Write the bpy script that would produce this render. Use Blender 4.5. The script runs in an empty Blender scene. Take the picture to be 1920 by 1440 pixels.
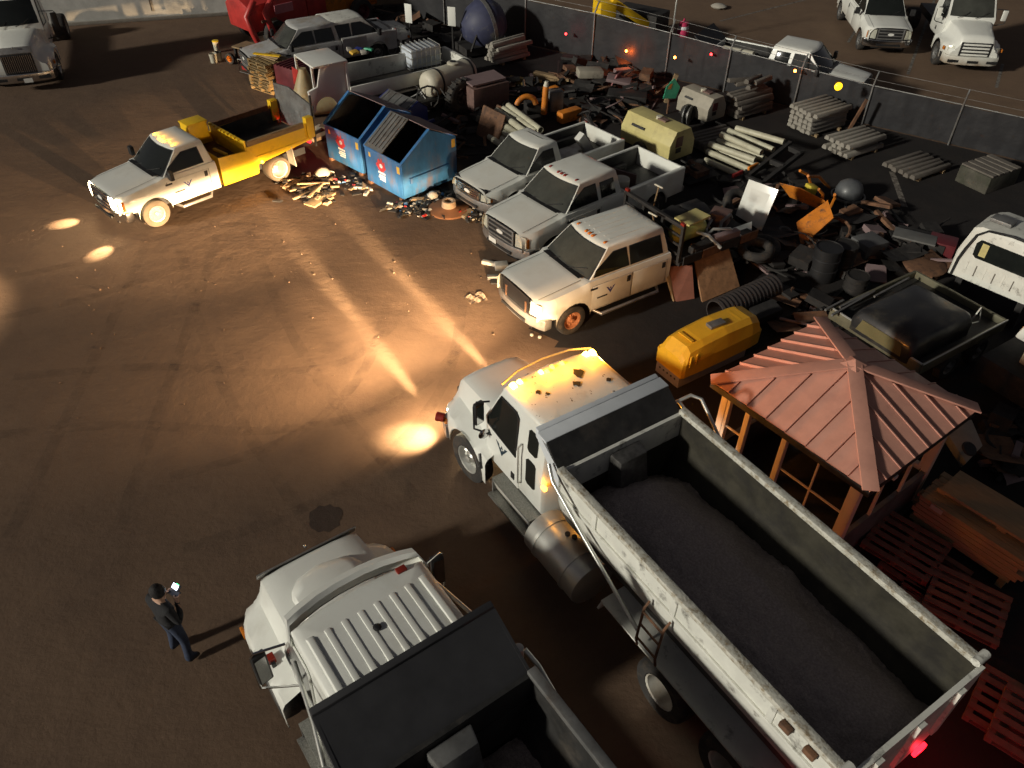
import bpy, bmesh, math, random
from mathutils import Vector, Matrix, noise as mnoise
R = math.radians
rnd = random.Random(11)
S = bpy.context.scene
COL = S.collection

# ------------------------------------------------------------------ camera
FPX, PITCH, ROLL, CAMZ = 1490.0, 40.8, 0.75, 11.6
cam = bpy.data.cameras.new('camera'); camo = bpy.data.objects.new('camera', cam); COL.objects.link(camo)
cam.sensor_fit = 'HORIZONTAL'; cam.sensor_width = 36; cam.lens = FPX / 1920 * 36
cam.clip_start = 0.1; cam.clip_end = 2000
camo.matrix_world = Matrix.Translation((0, 0, CAMZ)) @ Matrix.Rotation(R(90 - PITCH), 4, 'X') @ Matrix.Rotation(R(ROLL), 4, 'Z')
S.camera = camo

# ------------------------------------------------------------------ light
SUN_AZ, SUN_EL = 211.0, 19.0          # yard flood light from behind the viewer (math angle of the direction TO the light)
world = bpy.data.worlds.new('World'); S.world = world; world.use_nodes = True
nt = world.node_tree; nt.nodes.clear()
sky = nt.nodes.new('ShaderNodeTexSky'); sky.sky_type = 'NISHITA'; sky.sun_disc = False
sky.sun_elevation = R(SUN_EL); sky.sun_rotation = R(90 - SUN_AZ)
bg = nt.nodes.new('ShaderNodeBackground'); bg.inputs['Strength'].default_value = 0.021
wo = nt.nodes.new('ShaderNodeOutputWorld')
hs = nt.nodes.new('ShaderNodeHueSaturation'); hs.inputs['Saturation'].default_value = 0.35      # town glow greys the night sky
tn = nt.nodes.new('ShaderNodeMix'); tn.data_type = 'RGBA'; tn.blend_type = 'MULTIPLY'; tn.inputs[0].default_value = 1; tn.inputs[7].default_value = (1.0, 0.90, 0.88, 1)
nt.links.new(sky.outputs[0], hs.inputs['Color']); nt.links.new(hs.outputs[0], tn.inputs[6]); nt.links.new(tn.outputs[2], bg.inputs[0]); nt.links.new(bg.outputs[0], wo.inputs[0])
sl = bpy.data.lights.new('sun', 'SUN'); so = bpy.data.objects.new('sun', sl); COL.objects.link(so)
sl.energy = 2.8; sl.angle = R(4); sl.color = (1.0, 0.95, 0.82)
d = Vector((math.cos(R(SUN_AZ)) * math.cos(R(SUN_EL)), math.sin(R(SUN_AZ)) * math.cos(R(SUN_EL)), math.sin(R(SUN_EL))))
so.rotation_euler = d.to_track_quat('Z', 'Y').to_euler(); so.location = d * 40
S.view_settings.view_transform = 'Standard'; S.view_settings.look = 'None'
S.view_settings.gamma = 1; S.view_settings.use_curve_mapping = False
S.view_settings.exposure = 0.0
S.cycles.max_bounces = 6; S.cycles.sample_clamp_indirect = 3.0
S.cycles.use_denoising = True
S.cycles.caustics_reflective = False; S.cycles.caustics_refractive = False

# ------------------------------------------------------------------ helpers
def W(px, py, z=0.0):
    """point at height z that the survey of the photograph puts at pixel (px, py)"""
    ro, th = R(ROLL), R(PITCH)
    a, b = px - 960, py - 720
    u = a * math.cos(ro) + b * math.sin(ro); v = -a * math.sin(ro) + b * math.cos(ro)
    dx, dy, dz = u, FPX * math.cos(th) - v * math.sin(th), -FPX * math.sin(th) - v * math.cos(th)
    t = (z - CAMZ) / dz
    return Vector((dx * t, dy * t, z))

def seg(a, b, z):
    """mid point, yaw and length of the line between two surveyed points at height z"""
    A, B = W(*a, z), W(*b, z); D = B - A
    return (A + B) / 2, math.atan2(D.y, D.x), D.length

class MB:
    def __init__(s): s.v = []; s.f = []
    def add(s, vs, fs, M=None):
        o = len(s.v)
        for p in vs:
            p = Vector(p); s.v.append(M @ p if M else p)
        s.f += [tuple(i + o for i in f) for f in fs]; return s
    def box(s, c, d, rz=0, M=None, top=1.0):
        x, y, z = d[0] / 2, d[1] / 2, d[2] / 2
        vs = [(-x, -y, -z), (x, -y, -z), (x, y, -z), (-x, y, -z), (-x * top, -y * top, z), (x * top, -y * top, z), (x * top, y * top, z), (-x * top, y * top, z)]
        T = Matrix.Translation(c) @ Matrix.Rotation(rz, 4, 'Z')
        if M: T = M @ T
        return s.add(vs, [(3, 2, 1, 0), (4, 5, 6, 7), (0, 1, 5, 4), (1, 2, 6, 5), (2, 3, 7, 6), (3, 0, 4, 7)], T)
    def prism(s, poly, ax, a, b, M=None):
        n = len(poly)
        def P(p, t): return {'x': (t, p[0], p[1]), 'y': (p[0], t, p[1]), 'z': (p[0], p[1], t)}[ax]
        vs = [P(p, a) for p in poly] + [P(p, b) for p in poly]
        fs = [tuple(range(n))[::-1], tuple(range(n, 2 * n))] + [(i, (i + 1) % n, n + (i + 1) % n, n + i) for i in range(n)]
        return s.add(vs, fs, M)
    def slab(s, pts, off):
        """polygon of 3d points thickened by the vector off"""
        n = len(pts); off = Vector(off)
        vs = [Vector(p) for p in pts] + [Vector(p) + off for p in pts]
        fs = [tuple(range(n))[::-1], tuple(range(n, 2 * n))] + [(i, (i + 1) % n, n + (i + 1) % n, n + i) for i in range(n)]
        return s.add(vs, fs)
    def cyl(s, p0, p1, r0, r1=None, n=14):
        r1 = r0 if r1 is None else r1
        p0, p1 = Vector(p0), Vector(p1); q = (p1 - p0).to_track_quat('Z', 'Y'); vs = []
        for p, r in ((p0, r0), (p1, r1)):
            vs += [p + q @ Vector((r * math.cos(2 * math.pi * i / n), r * math.sin(2 * math.pi * i / n), 0)) for i in range(n)]
        fs = [tuple(range(n))[::-1], tuple(range(n, 2 * n))] + [(i, (i + 1) % n, n + (i + 1) % n, n + i) for i in range(n)]
        return s.add(vs, fs)
    def tube(s, path, r, n=7, closed=False):
        path = [Vector(p) for p in path]; m = len(path); vs = []; up = None
        for i, p in enumerate(path):
            a = path[(i - 1) % m] if (closed or i) else p; b = path[(i + 1) % m] if (closed or i < m - 1) else p
            t = (b - a).normalized()
            if up is None: up = t.orthogonal().normalized()
            up = (up - t * up.dot(t)); up = up.normalized() if up.length > 1e-6 else t.orthogonal().normalized()
            w = t.cross(up)
            vs += [p + (up * math.cos(2 * math.pi * k / n) + w * math.sin(2 * math.pi * k / n)) * r for k in range(n)]
        fs = []
        for i in range(m if closed else m - 1):
            j = (i + 1) % m
            fs += [(i * n + k, i * n + (k + 1) % n, j * n + (k + 1) % n, j * n + k) for k in range(n)]
        if not closed: fs += [tuple(range(n))[::-1], tuple(range((m - 1) * n, m * n))]
        return s.add(vs, fs)
    def lathe(s, prof, n=20, M=None, closed=False):
        """profile of (radius, height) round the local z axis"""
        vs = []; fs = []; m = len(prof)
        for r, h in prof:
            vs += [(r * math.cos(2 * math.pi * k / n), r * math.sin(2 * math.pi * k / n), h) for k in range(n)]
        for i in range(m if closed else m - 1):
            j = (i + 1) % m
            fs += [(i * n + k, i * n + (k + 1) % n, j * n + (k + 1) % n, j * n + k) for k in range(n)]
        if not closed: fs += [tuple(range(n))[::-1], tuple(range((m - 1) * n, m * n))]
        return s.add(vs, fs, M)
    def grid(s, rows, M=None):
        n = len(rows[0]); vs = [p for r in rows for p in r]
        return s.add(vs, [(i * n + k, i * n + k + 1, (i + 1) * n + k + 1, (i + 1) * n + k) for i in range(len(rows) - 1) for k in range(n - 1)], M)
    def loft(s, rings, caps=True, M=None):
        n = len(rings[0]); vs = [p for r in rings for p in r]; m = len(rings)
        fs = [(i * n + k, i * n + (k + 1) % n, (i + 1) * n + (k + 1) % n, (i + 1) * n + k) for i in range(m - 1) for k in range(n)]
        if caps: fs += [tuple(range(n))[::-1], tuple(range((m - 1) * n, m * n))]
        return s.add(vs, fs, M)
    def mesh(s, name, mat, smooth=None, bevel=0, fix=True):
        me = bpy.data.meshes.new(name); me.from_pydata([tuple(v) for v in s.v], [], s.f)
        bm = bmesh.new(); bm.from_mesh(me)
        if fix: bmesh.ops.recalc_face_normals(bm, faces=bm.faces)
        if bevel:
            es = [e for e in bm.edges if len(e.link_faces) == 2 and e.calc_face_angle(0) > R(28)]
            bmesh.ops.bevel(bm, geom=es, offset=bevel, segments=2, affect='EDGES', profile=0.6, clamp_overlap=True)
            smooth = smooth or 35
        bm.to_mesh(me); bm.free()
        if mat: me.materials.append(mat)
        if smooth:
            me.shade_smooth(); me.set_sharp_from_angle(angle=R(smooth))
        return me
    def build(s, name, mat, parent=None, smooth=None, bevel=0, subsurf=0, loc=None, rz=None, fix=True):
        o = bpy.data.objects.new(name, s.mesh(name, mat, smooth, bevel, fix)); COL.objects.link(o)
        if parent: o.parent = parent
        if loc is not None: o.location = loc
        if rz is not None: o.rotation_euler.z = rz
        if subsurf:
            m = o.modifiers.new('smooth', 'SUBSURF'); m.levels = subsurf; m.render_levels = subsurf
        return o

def tag(o, label=None, cat=None, group=None, kind=None):
    if label: o['label'] = label
    if cat: o['category'] = cat
    if group: o['group'] = group
    if kind: o['kind'] = kind
    return o

def thing(name, label, cat, loc=(0, 0, 0), rz=0, group=None, rx=0, ry=0):
    o = bpy.data.objects.new(name, None); COL.objects.link(o); o.empty_display_size = 0.2
    o.location = loc; o.rotation_euler = (rx, ry, rz)
    return tag(o, label, cat, group)

KIDS = {}
def kids(o):
    return [c for c in bpy.data.objects if c.parent == o]
def copy_tree(o, parent=None):
    c = o.copy(); COL.objects.link(c)
    if parent: c.parent = parent
    for k in kids(o): copy_tree(k, c)
    return c

def lamp(name, kind, parent, loc, energy, color, aim=None, size=None, blend=0.3, radius=0.05, flat=1.0, narrow=1.0):
    l = bpy.data.lights.new(name, kind); o = bpy.data.objects.new(name, l); COL.objects.link(o)
    l.energy = energy; l.color = color; l.shadow_soft_size = radius
    o.parent = parent; o.location = loc
    if kind == 'SPOT':
        l.spot_size = R(size); l.spot_blend = blend
        o.rotation_euler = (-(Vector(aim) - Vector(loc))).to_track_quat('Z', 'Y').to_euler(); o.scale = (narrow, flat, 1)
    return o

# ------------------------------------------------------------------ materials
def mat(name, col, rough=0.6, metal=0.0, var=0.12, scale=3.0, dirt=None, dirt_lo=0.55, dirt_hi=0.75, dscale=2.2,
        bump=0.0, bscale=60.0, emit=0.0, ecol=None, spec=0.5, stretch=(1, 1, 1), coat=0.0, spots=None, road=0.0):
    m = bpy.data.materials.new(name); m.use_nodes = True; n = m.node_tree.nodes; L = m.node_tree.links
    b = n['Principled BSDF']
    b.inputs['Metallic'].default_value = metal; b.inputs['Specular IOR Level'].default_value = spec
    if coat: b.inputs['Coat Weight'].default_value = coat; b.inputs['Coat Roughness'].default_value = 0.12
    tc = n.new('ShaderNodeTexCoord'); mp = n.new('ShaderNodeMapping'); mp.inputs['Scale'].default_value = stretch
    L.new(tc.outputs['Object'], mp.inputs[0])
    no = n.new('ShaderNodeTexNoise'); no.inputs['Scale'].default_value = scale; no.inputs['Detail'].default_value = 5; no.inputs['Roughness'].default_value = 0.65
    L.new(mp.outputs[0], no.inputs['Vector'])
    mx = n.new('ShaderNodeMix'); mx.data_type = 'RGBA'
    mx.inputs[6].default_value = tuple(max(0, c * (1 - var)) for c in col) + (1,); mx.inputs[7].default_value = tuple(min(1, c * (1 + var)) for c in col) + (1,)
    mr = n.new('ShaderNodeMapRange'); mr.inputs[1].default_value = 0.3; mr.inputs[2].default_value = 0.7
    L.new(no.outputs[0], mr.inputs[0]); L.new(mr.outputs[0], mx.inputs[0])
    out = mx.outputs[2]
    def layer(out, dc, lo, hi, sc, det=8):
        n2 = n.new('ShaderNodeTexNoise'); n2.inputs['Scale'].default_value = sc; n2.inputs['Detail'].default_value = det; n2.inputs['Roughness'].default_value = 0.7
        L.new(mp.outputs[0], n2.inputs['Vector'])
        r2 = n.new('ShaderNodeMapRange'); r2.inputs[1].default_value = lo; r2.inputs[2].default_value = hi; L.new(n2.outputs[0], r2.inputs[0])
        m2 = n.new('ShaderNodeMix'); m2.data_type = 'RGBA'; m2.inputs[7].default_value = tuple(dc) + (1,)
        L.new(r2.outputs[0], m2.inputs[0]); L.new(out, m2.inputs[6]); return m2.outputs[2]
    if dirt: out = layer(out, dirt, dirt_lo, dirt_hi, dscale)
    if spots: out = layer(out, spots[0], spots[1], spots[1] + 0.03, spots[2], 3)
    if road:      # road dust thrown up over the lower panels
        sx = n.new('ShaderNodeSeparateXYZ'); L.new(tc.outputs['Object'], sx.inputs[0])
        rz_ = n.new('ShaderNodeMapRange'); rz_.inputs[1].default_value = 0.95; rz_.inputs[2].default_value = 0.38; L.new(sx.outputs[2], rz_.inputs[0])
        rn = n.new('ShaderNodeMapRange'); rn.inputs[1].default_value = 0.25; rn.inputs[2].default_value = 0.75; L.new(no.outputs[0], rn.inputs[0])
        mu = n.new('ShaderNodeMath'); mu.operation = 'MULTIPLY'; L.new(rz_.outputs[0], mu.inputs[0]); L.new(rn.outputs[0], mu.inputs[1])
        mv = n.new('ShaderNodeMath'); mv.operation = 'MULTIPLY'; mv.inputs[1].default_value = road; L.new(mu.outputs[0], mv.inputs[0])
        m3 = n.new('ShaderNodeMix'); m3.data_type = 'RGBA'; m3.inputs[7].default_value = (0.24, 0.17, 0.11, 1); L.new(mv.outputs[0], m3.inputs[0]); L.new(out, m3.inputs[6]); out = m3.outputs[2]
    L.new(out, b.inputs['Base Color'])
    rr = n.new('ShaderNodeMapRange'); rr.inputs[3].default_value = max(0.02, rough - 0.08); rr.inputs[4].default_value = min(1, rough + 0.1)
    L.new(no.outputs[0], rr.inputs[0]); L.new(rr.outputs[0], b.inputs['Roughness'])
    if bump:
        nb = n.new('ShaderNodeTexNoise'); nb.inputs['Scale'].default_value = bscale; nb.inputs['Detail'].default_value = 6; L.new(mp.outputs[0], nb.inputs['Vector'])
        bp = n.new('ShaderNodeBump'); bp.inputs['Strength'].default_value = bump; bp.inputs['Distance'].default_value = 0.02
        L.new(nb.outputs[0], bp.inputs['Height']); L.new(bp.outputs[0], b.inputs['Normal'])
    if emit:
        b.inputs['Emission Color'].default_value = tuple(ecol or col) + (1,); b.inputs['Emission Strength'].default_value = emit
    return m

DUST = (0.20, 0.15, 0.10)
GRIME = (0.05, 0.045, 0.04)
white = mat('white_paint', (0.74, 0.75, 0.70), 0.32, var=0.03, scale=1.2, dirt=(0.56, 0.54, 0.47), dirt_lo=0.5, dirt_hi=0.9, dscale=1.0, coat=0.3, road=0.9)
white_dusty = mat('dusty_white_paint', (0.74, 0.75, 0.69), 0.40, var=0.035, scale=1.2, dirt=(0.62, 0.60, 0.52), dirt_lo=0.45, dirt_hi=0.85, dscale=1.1, coat=0.2, road=1.3)
white_worn = mat('worn_white_paint', (0.66, 0.66, 0.60), 0.5, var=0.1, dirt=(0.07, 0.06, 0.05), dirt_lo=0.56, dirt_hi=0.72, dscale=3.5)
roof_spotted = mat('spattered_white_roof', (0.74, 0.73, 0.66), 0.45, var=0.05, dirt=(0.4, 0.36, 0.28), dirt_lo=0.55, dirt_hi=0.9, dscale=2.0, spots=((0.05, 0.04, 0.03), 0.665, 9.0))
silver_paint = mat('old_grey_paint', (0.42, 0.42, 0.41), 0.45, var=0.15, dirt=(0.28, 0.21, 0.12), dirt_lo=0.5, dirt_hi=0.7, dscale=1.3)
yellow = mat('yellow_paint', (0.80, 0.50, 0.015), 0.38, var=0.1, dirt=(0.35, 0.2, 0.04), dirt_lo=0.55, dirt_hi=0.85, dscale=3)
yellow_deep = mat('deep_yellow_plastic', (0.72, 0.40, 0.02), 0.45, var=0.08, dirt=(0.4, 0.22, 0.03), dirt_lo=0.55, dirt_hi=0.9)
cream = mat('cream_machine_paint', (0.55, 0.48, 0.20), 0.5, var=0.1, dirt=(0.3, 0.24, 0.12), dirt_lo=0.5, dirt_hi=0.8, dscale=2)
beige = mat('beige_paint', (0.33, 0.30, 0.24), 0.6, var=0.15, dirt=GRIME, dirt_lo=0.55, dirt_hi=0.8)
tan = mat('tan_metal', (0.36, 0.29, 0.16), 0.55, var=0.12, dirt=(0.35, 0.18, 0.05), dirt_lo=0.58, dirt_hi=0.7, dscale=4)
blue = mat('blue_dumpster_paint', (0.035, 0.15, 0.36), 0.5, var=0.35, scale=2.0, dirt=(0.16, 0.13, 0.13), dirt_lo=0.5, dirt_hi=0.75, dscale=1.6, stretch=(1, 1, 0.45))
blue_dark = mat('dark_blue_lid', (0.02, 0.03, 0.16), 0.5, var=0.2)
orange = mat('orange_paint', (0.62, 0.20, 0.02), 0.5, var=0.2, dirt=GRIME, dirt_lo=0.52, dirt_hi=0.7, dscale=4)
red = mat('red_paint', (0.45, 0.035, 0.03), 0.4, var=0.2, dirt=(0.2, 0.02, 0.02), dirt_lo=0.5, dirt_hi=0.8)
maroon = mat('maroon_metal', (0.12, 0.02, 0.025), 0.4, var=0.2)
brown = mat('brown_machine', (0.16, 0.095, 0.08), 0.6, var=0.2, dirt=GRIME, dirt_lo=0.5, dirt_hi=0.8)
mauve = mat('faded_mauve', (0.20, 0.14, 0.14), 0.7, var=0.1)
green = mat('green_sign_sheet', (0.06, 0.42, 0.24), 0.5, var=0.15)
glass = mat('dark_tinted_glass', (0.012, 0.014, 0.013), 0.09, var=0.2, spec=0.6)
glass_dust = mat('dusty_windscreen', (0.05, 0.052, 0.045), 0.22, var=0.3, scale=1.5, spec=0.5)
black = mat('black_plastic', (0.015, 0.015, 0.016), 0.5, var=0.2)
blackg = mat('black_gloss_shell', (0.02, 0.02, 0.021), 0.38, var=0.2, coat=0.15, dirt=(0.09, 0.08, 0.06), dirt_lo=0.5, dirt_hi=0.9)
rubber = mat('tyre_rubber', (0.028, 0.026, 0.025), 0.85, var=0.3, dirt=(0.09, 0.07, 0.05), dirt_lo=0.5, dirt_hi=0.75, dscale=5, bump=0.3, bscale=40)
rubber_dusty = mat('dusty_tyre_rubber', (0.11, 0.085, 0.06), 0.9, var=0.3, bump=0.3, bscale=40)
chrome = mat('chrome', (0.62, 0.62, 0.62), 0.14, 1.0, var=0.08)
bumper_m = mat('dull_bumper', (0.36, 0.35, 0.34), 0.35, 0.7, var=0.2, dirt=(0.16, 0.12, 0.09), dirt_lo=0.5, dirt_hi=0.8)
alu = mat('polished_aluminium', (0.64, 0.645, 0.60), 0.36, 0.7, var=0.1, dirt=(0.35, 0.32, 0.26), dirt_lo=0.6, dirt_hi=0.8, dscale=6)
tread = mat('tread_plate', (0.30, 0.30, 0.28), 0.4, 0.8, var=0.3, scale=40, bump=0.6, bscale=70)
steel = mat('grey_steel', (0.20, 0.20, 0.195), 0.5, 0.5, var=0.25, dirt=(0.10, 0.07, 0.05), dirt_lo=0.5, dirt_hi=0.75)
steel_dark = mat('dark_bed_steel', (0.035, 0.034, 0.033), 0.55, 0.3, var=0.4, dirt=(0.10, 0.085, 0.07), dirt_lo=0.52, dirt_hi=0.75, dscale=1.2)
shield_dark = mat('black_painted_shield', (0.035, 0.035, 0.038), 0.55, var=0.15)
bedwall = mat('scraped_bed_wall', (0.042, 0.038, 0.027), 0.6, 0.2, var=0.35, scale=2.5, dirt=(0.022, 0.02, 0.018), dirt_lo=0.45, dirt_hi=0.68, dscale=1.6, bump=0.5, bscale=5)
rust = mat('rusty_steel', (0.17, 0.085, 0.045), 0.8, 0.1, var=0.35, dirt=(0.06, 0.035, 0.025), dirt_lo=0.45, dirt_hi=0.7, dscale=5, bump=0.3)
rust_wheel = mat('rusty_wheel_rim', (0.36, 0.15, 0.07), 0.7, 0.2, var=0.35, scale=8)
junk_dark = mat('dark_scrap', (0.024, 0.022, 0.021), 0.7, 0.2, var=0.4, scale=6, dirt=(0.06, 0.045, 0.035), dirt_lo=0.55, dirt_hi=0.75, dscale=5)
concrete = mat('cast_concrete', (0.27, 0.25, 0.215), 0.85, var=0.15, scale=5, dirt=(0.18, 0.16, 0.13), dirt_lo=0.5, dirt_hi=0.8, bump=0.35, bscale=50)
concrete_d = mat('stained_concrete', (0.13, 0.115, 0.098), 0.9, var=0.2, scale=5, dirt=(0.10, 0.085, 0.07), dirt_lo=0.48, dirt_hi=0.75, bump=0.35, bscale=50)
plasticpipe = mat('cream_plastic_pipe', (0.50, 0.48, 0.36), 0.5, var=0.08, dirt=(0.3, 0.26, 0.18), dirt_lo=0.5, dirt_hi=0.85)
poly = mat('white_poly_tank', (0.55, 0.52, 0.42), 0.5, var=0.06, dirt=(0.35, 0.31, 0.23), dirt_lo=0.5, dirt_hi=0.9)
wood = mat('weathered_wood', (0.26, 0.18, 0.095), 0.85, var=0.3, scale=4, stretch=(1, 8, 8), dirt=(0.12, 0.08, 0.045), dirt_lo=0.5, dirt_hi=0.8)
lumber_m = mat('stacked_lumber', (0.34, 0.24, 0.13), 0.8, var=0.2, scale=3, stretch=(1, 8, 8))
plywood = mat('rough_plywood', (0.27, 0.15, 0.075), 0.85, var=0.3, scale=6, dirt=(0.10, 0.055, 0.03), dirt_lo=0.55, dirt_hi=0.72, dscale=5)
roofpink = mat('painted_roof_metal', (0.52, 0.255, 0.19), 0.55, var=0.10, scale=2.5, dirt=(0.42, 0.20, 0.155), dirt_lo=0.5, dirt_hi=0.8)
framew = mat('cream_frame_paint', (0.66, 0.56, 0.45), 0.5, var=0.06)
crust = mat('crusted_white_rail', (0.50, 0.49, 0.43), 0.75, var=0.2, scale=6, dirt=(0.22, 0.17, 0.10), dirt_lo=0.48, dirt_hi=0.66, dscale=11, bump=0.5, bscale=30)
gravel = mat('loose_road_gravel', (0.44, 0.37, 0.34), 0.95, var=0.35, scale=30, dirt=(0.28, 0.24, 0.22), dirt_lo=0.5, dirt_hi=0.62, dscale=60, bump=1.0, bscale=45)
paper = mat('white_litter', (0.45, 0.42, 0.36), 0.8, var=0.15)
card = mat('torn_cardboard', (0.28, 0.20, 0.12), 0.9, var=0.2)
amber = mat('lit_amber_lens', (1.0, 0.42, 0.03), 0.3, emit=20, ecol=(1.0, 0.36, 0.02))
amber_hot = mat('lit_amber_beacon', (1.0, 0.5, 0.08), 0.3, emit=50, ecol=(1.0, 0.42, 0.04))
amber_off = mat('amber_lens', (0.55, 0.17, 0.02), 0.25, var=0.1)
amber_dim = mat('warm_amber_lens', (0.8, 0.3, 0.03), 0.3, emit=0.5, ecol=(1.0, 0.36, 0.02))
warn_or = mat('lit_orange_lamp', (1, 0.3, 0.05), 0.3, emit=26, ecol=(1.0, 0.22, 0.03))
warn_red = mat('lit_red_lamp', (1, 0.03, 0.05), 0.3, emit=10, ecol=(1.0, 0.03, 0.03))
warn_yel = mat('lit_yellow_lamp', (1, 0.6, 0.05), 0.3, emit=3.0, ecol=(1.0, 0.5, 0.01))
redlens = mat('red_lens', (0.24, 0.025, 0.015), 0.25, var=0.1)
redlens_on = mat('lit_red_lens', (0.8, 0.02, 0.02), 0.3, emit=6, ecol=(1, 0.01, 0.02))
lens_clear = mat('headlight_lens', (0.62, 0.62, 0.52), 0.12, 0.3, var=0.2, scale=20)
lens_lit = mat('lit_headlight', (1, 0.95, 0.8), 0.2, emit=60, ecol=(1.0, 0.86, 0.55))
whitebtn = mat('marker_lens_clear', (0.6, 0.5, 0.3), 0.3, emit=0.25, ecol=(1, .7, .3))
emblem_blue = mat('dark_blue_emblem', (0.04, 0.04, 0.22), 0.4)
emblem_teal = mat('dark_teal_emblem', (0.01, 0.03, 0.05), 0.4)
plate_m = mat('number_plate', (0.7, 0.7, 0.66), 0.5)
sticker_y = mat('yellow_warning_sticker', (0.72, 0.44, 0.06), 0.5, var=0.2, scale=25)
sticker_r = mat('red_sticker_print', (0.55, 0.05, 0.06), 0.5, var=0.3, scale=15)
sticker_w = mat('white_sticker_print', (0.72, 0.72, 0.74), 0.5, var=0.2, scale=15)
seat_grey = mat('grey_seat_fabric', (0.30, 0.33, 0.30), 0.9, var=0.15)
seat_tan = mat('tan_seat_fabric', (0.36, 0.30, 0.20), 0.9, var=0.15)

# ------------------------------------------------------------------ the ground
def ground_mat(name, c1, c2, c3, rough, tracks=0.0, bump=0.5, fine=9.0):
    m = bpy.data.materials.new(name); m.use_nodes = True; n = m.node_tree.nodes; L = m.node_tree.links; b = n['Principled BSDF']
    b.inputs['Roughness'].default_value = rough; b.inputs['Specular IOR Level'].default_value = 0.25
    tc = n.new('ShaderNodeTexCoord')
    def noise(sc, det=6, rot=0, st=(1, 1, 1), ro=0.65, dist=0.0):
        mp = n.new('ShaderNodeMapping'); mp.inputs['Rotation'].default_value = (0, 0, R(rot)); mp.inputs['Scale'].default_value = st
        L.new(tc.outputs['Object'], mp.inputs[0])
        t = n.new('ShaderNodeTexNoise'); t.inputs['Scale'].default_value = sc; t.inputs['Detail'].default_value = det; t.inputs['Roughness'].default_value = ro
        t.inputs['Distortion'].default_value = dist; L.new(mp.outputs[0], t.inputs['Vector']); return t.outputs[0]
    def rng(s, a, b_, c=0, d_=1):
        r = n.new('ShaderNodeMapRange'); r.inputs[1].default_value = a; r.inputs[2].default_value = b_; r.inputs[3].default_value = c; r.inputs[4].default_value = d_
        L.new(s, r.inputs[0]); return r.outputs[0]
    def mix(f, A, B):
        x = n.new('ShaderNodeMix'); x.data_type = 'RGBA'; L.new(f, x.inputs[0])
        for i, c in ((6, A), (7, B)):
            if isinstance(c, tuple): x.inputs[i].default_value = c + (1,)
            else: L.new(c, x.inputs[i])
        return x.outputs[2]
    def math_(op, A, B):
        x = n.new('ShaderNodeMath'); x.operation = op
        for i, c in enumerate((A, B)):
            if isinstance(c, float): x.inputs[i].default_value = c
            else: L.new(c, x.inputs[i])
        return x.outputs[0]
    big = noise(0.16, 7, dist=0.6); mid = noise(0.9, 8, ro=0.7); fin = noise(fine, 8, ro=0.75)
    col = mix(rng(big, 0.38, 0.64), c1, c2)
    col = mix(rng(mid, 0.45, 0.75, 0, 0.7), col, c3)
    st1 = noise(0.45, 5, 128, (0.22, 1.0, 1), dist=0.5); st2 = noise(0.4, 5, 62, (0.25, 1.0, 1), dist=0.8)
    h = math_('ADD', math_('MULTIPLY', mid, 1.0), math_('MULTIPLY', fin, 0.16))
    if tracks:
        col = mix(rng(st1, 0.52, 0.72, 0, tracks), col, c3)
        col = mix(rng(st2, 0.55, 0.70, 0, tracks * 0.9), col, c1)
        h = math_('ADD', h, math_('MULTIPLY', st1, 0.5)); h = math_('ADD', h, math_('MULTIPLY', st2, 0.4))
    col = mix(rng(fin, 0.35, 0.8, 0.0, 0.55), col, c2)
    vo = n.new('ShaderNodeTexVoronoi'); vo.inputs['Scale'].default_value = 22; L.new(tc.outputs['Object'], vo.inputs['Vector'])
    peb = rng(vo.outputs['Distance'], 0.0, 0.22, 1, 0)
    gate = rng(noise(4.0, 3), 0.55, 0.7)
    pg = math_('MULTIPLY', peb, gate)
    h = math_('ADD', h, math_('MULTIPLY', pg, 0.12))
    L.new(col, b.inputs['Base Color'])
    bp = n.new('ShaderNodeBump'); bp.inputs['Strength'].default_value = bump; bp.inputs['Distance'].default_value = 0.09
    L.new(h, bp.inputs['Height']); L.new(bp.outputs[0], b.inputs['Normal'])
    return m

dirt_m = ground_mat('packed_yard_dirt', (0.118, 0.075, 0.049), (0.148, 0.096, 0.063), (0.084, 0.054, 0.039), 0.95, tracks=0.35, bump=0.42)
yard_m = ground_mat('dark_yard_asphalt', (0.018, 0.016, 0.016), (0.024, 0.021, 0.020), (0.036, 0.029, 0.025), 0.9, bump=0.4)  # near-black tone across the storage side of the yard
lot_m = ground_mat('lamp_tinted_lot_asphalt', (0.150, 0.098, 0.064), (0.175, 0.115, 0.074), (0.10, 0.066, 0.048), 0.9, bump=0.25)  # warm sodium lamplight over the far lot is put into this brown colour
stain_m = ground_mat('damp_stain', (0.05, 0.034, 0.026), (0.06, 0.04, 0.03), (0.045, 0.032, 0.024), 0.8, bump=0.4)

def flat(name, pts, z, m, kind='structure'):
    b = MB(); b.add([(p[0], p[1], 0) for p in pts], [tuple(range(len(pts)))])
    o = b.build(name, m, loc=(0, 0, z)); o['kind'] = kind; return o
flat('ground', [(-500, -400), (500, -400), (500, 700), (-500, 700)], 0, dirt_m)
def wavy(px, n=5, amp=0.35):
    """surveyed outline with a ragged edge"""
    P = [W(*p) for p in px]; out = []
    for i, a in enumerate(P):
        b = P[(i + 1) % len(P)]
        for k in range(n):
            q = a.lerp(b, k / n)
            out.append((q.x + rnd.uniform(-amp, amp), q.y + rnd.uniform(-amp, amp)))
    return out
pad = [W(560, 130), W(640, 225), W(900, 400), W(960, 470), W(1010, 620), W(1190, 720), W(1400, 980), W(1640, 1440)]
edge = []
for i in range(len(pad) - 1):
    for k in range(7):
        q = pad[i].lerp(pad[i + 1], k / 7); edge.append((q.x + rnd.uniform(-.3, .3), q.y + rnd.uniform(-.3, .3)))
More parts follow.
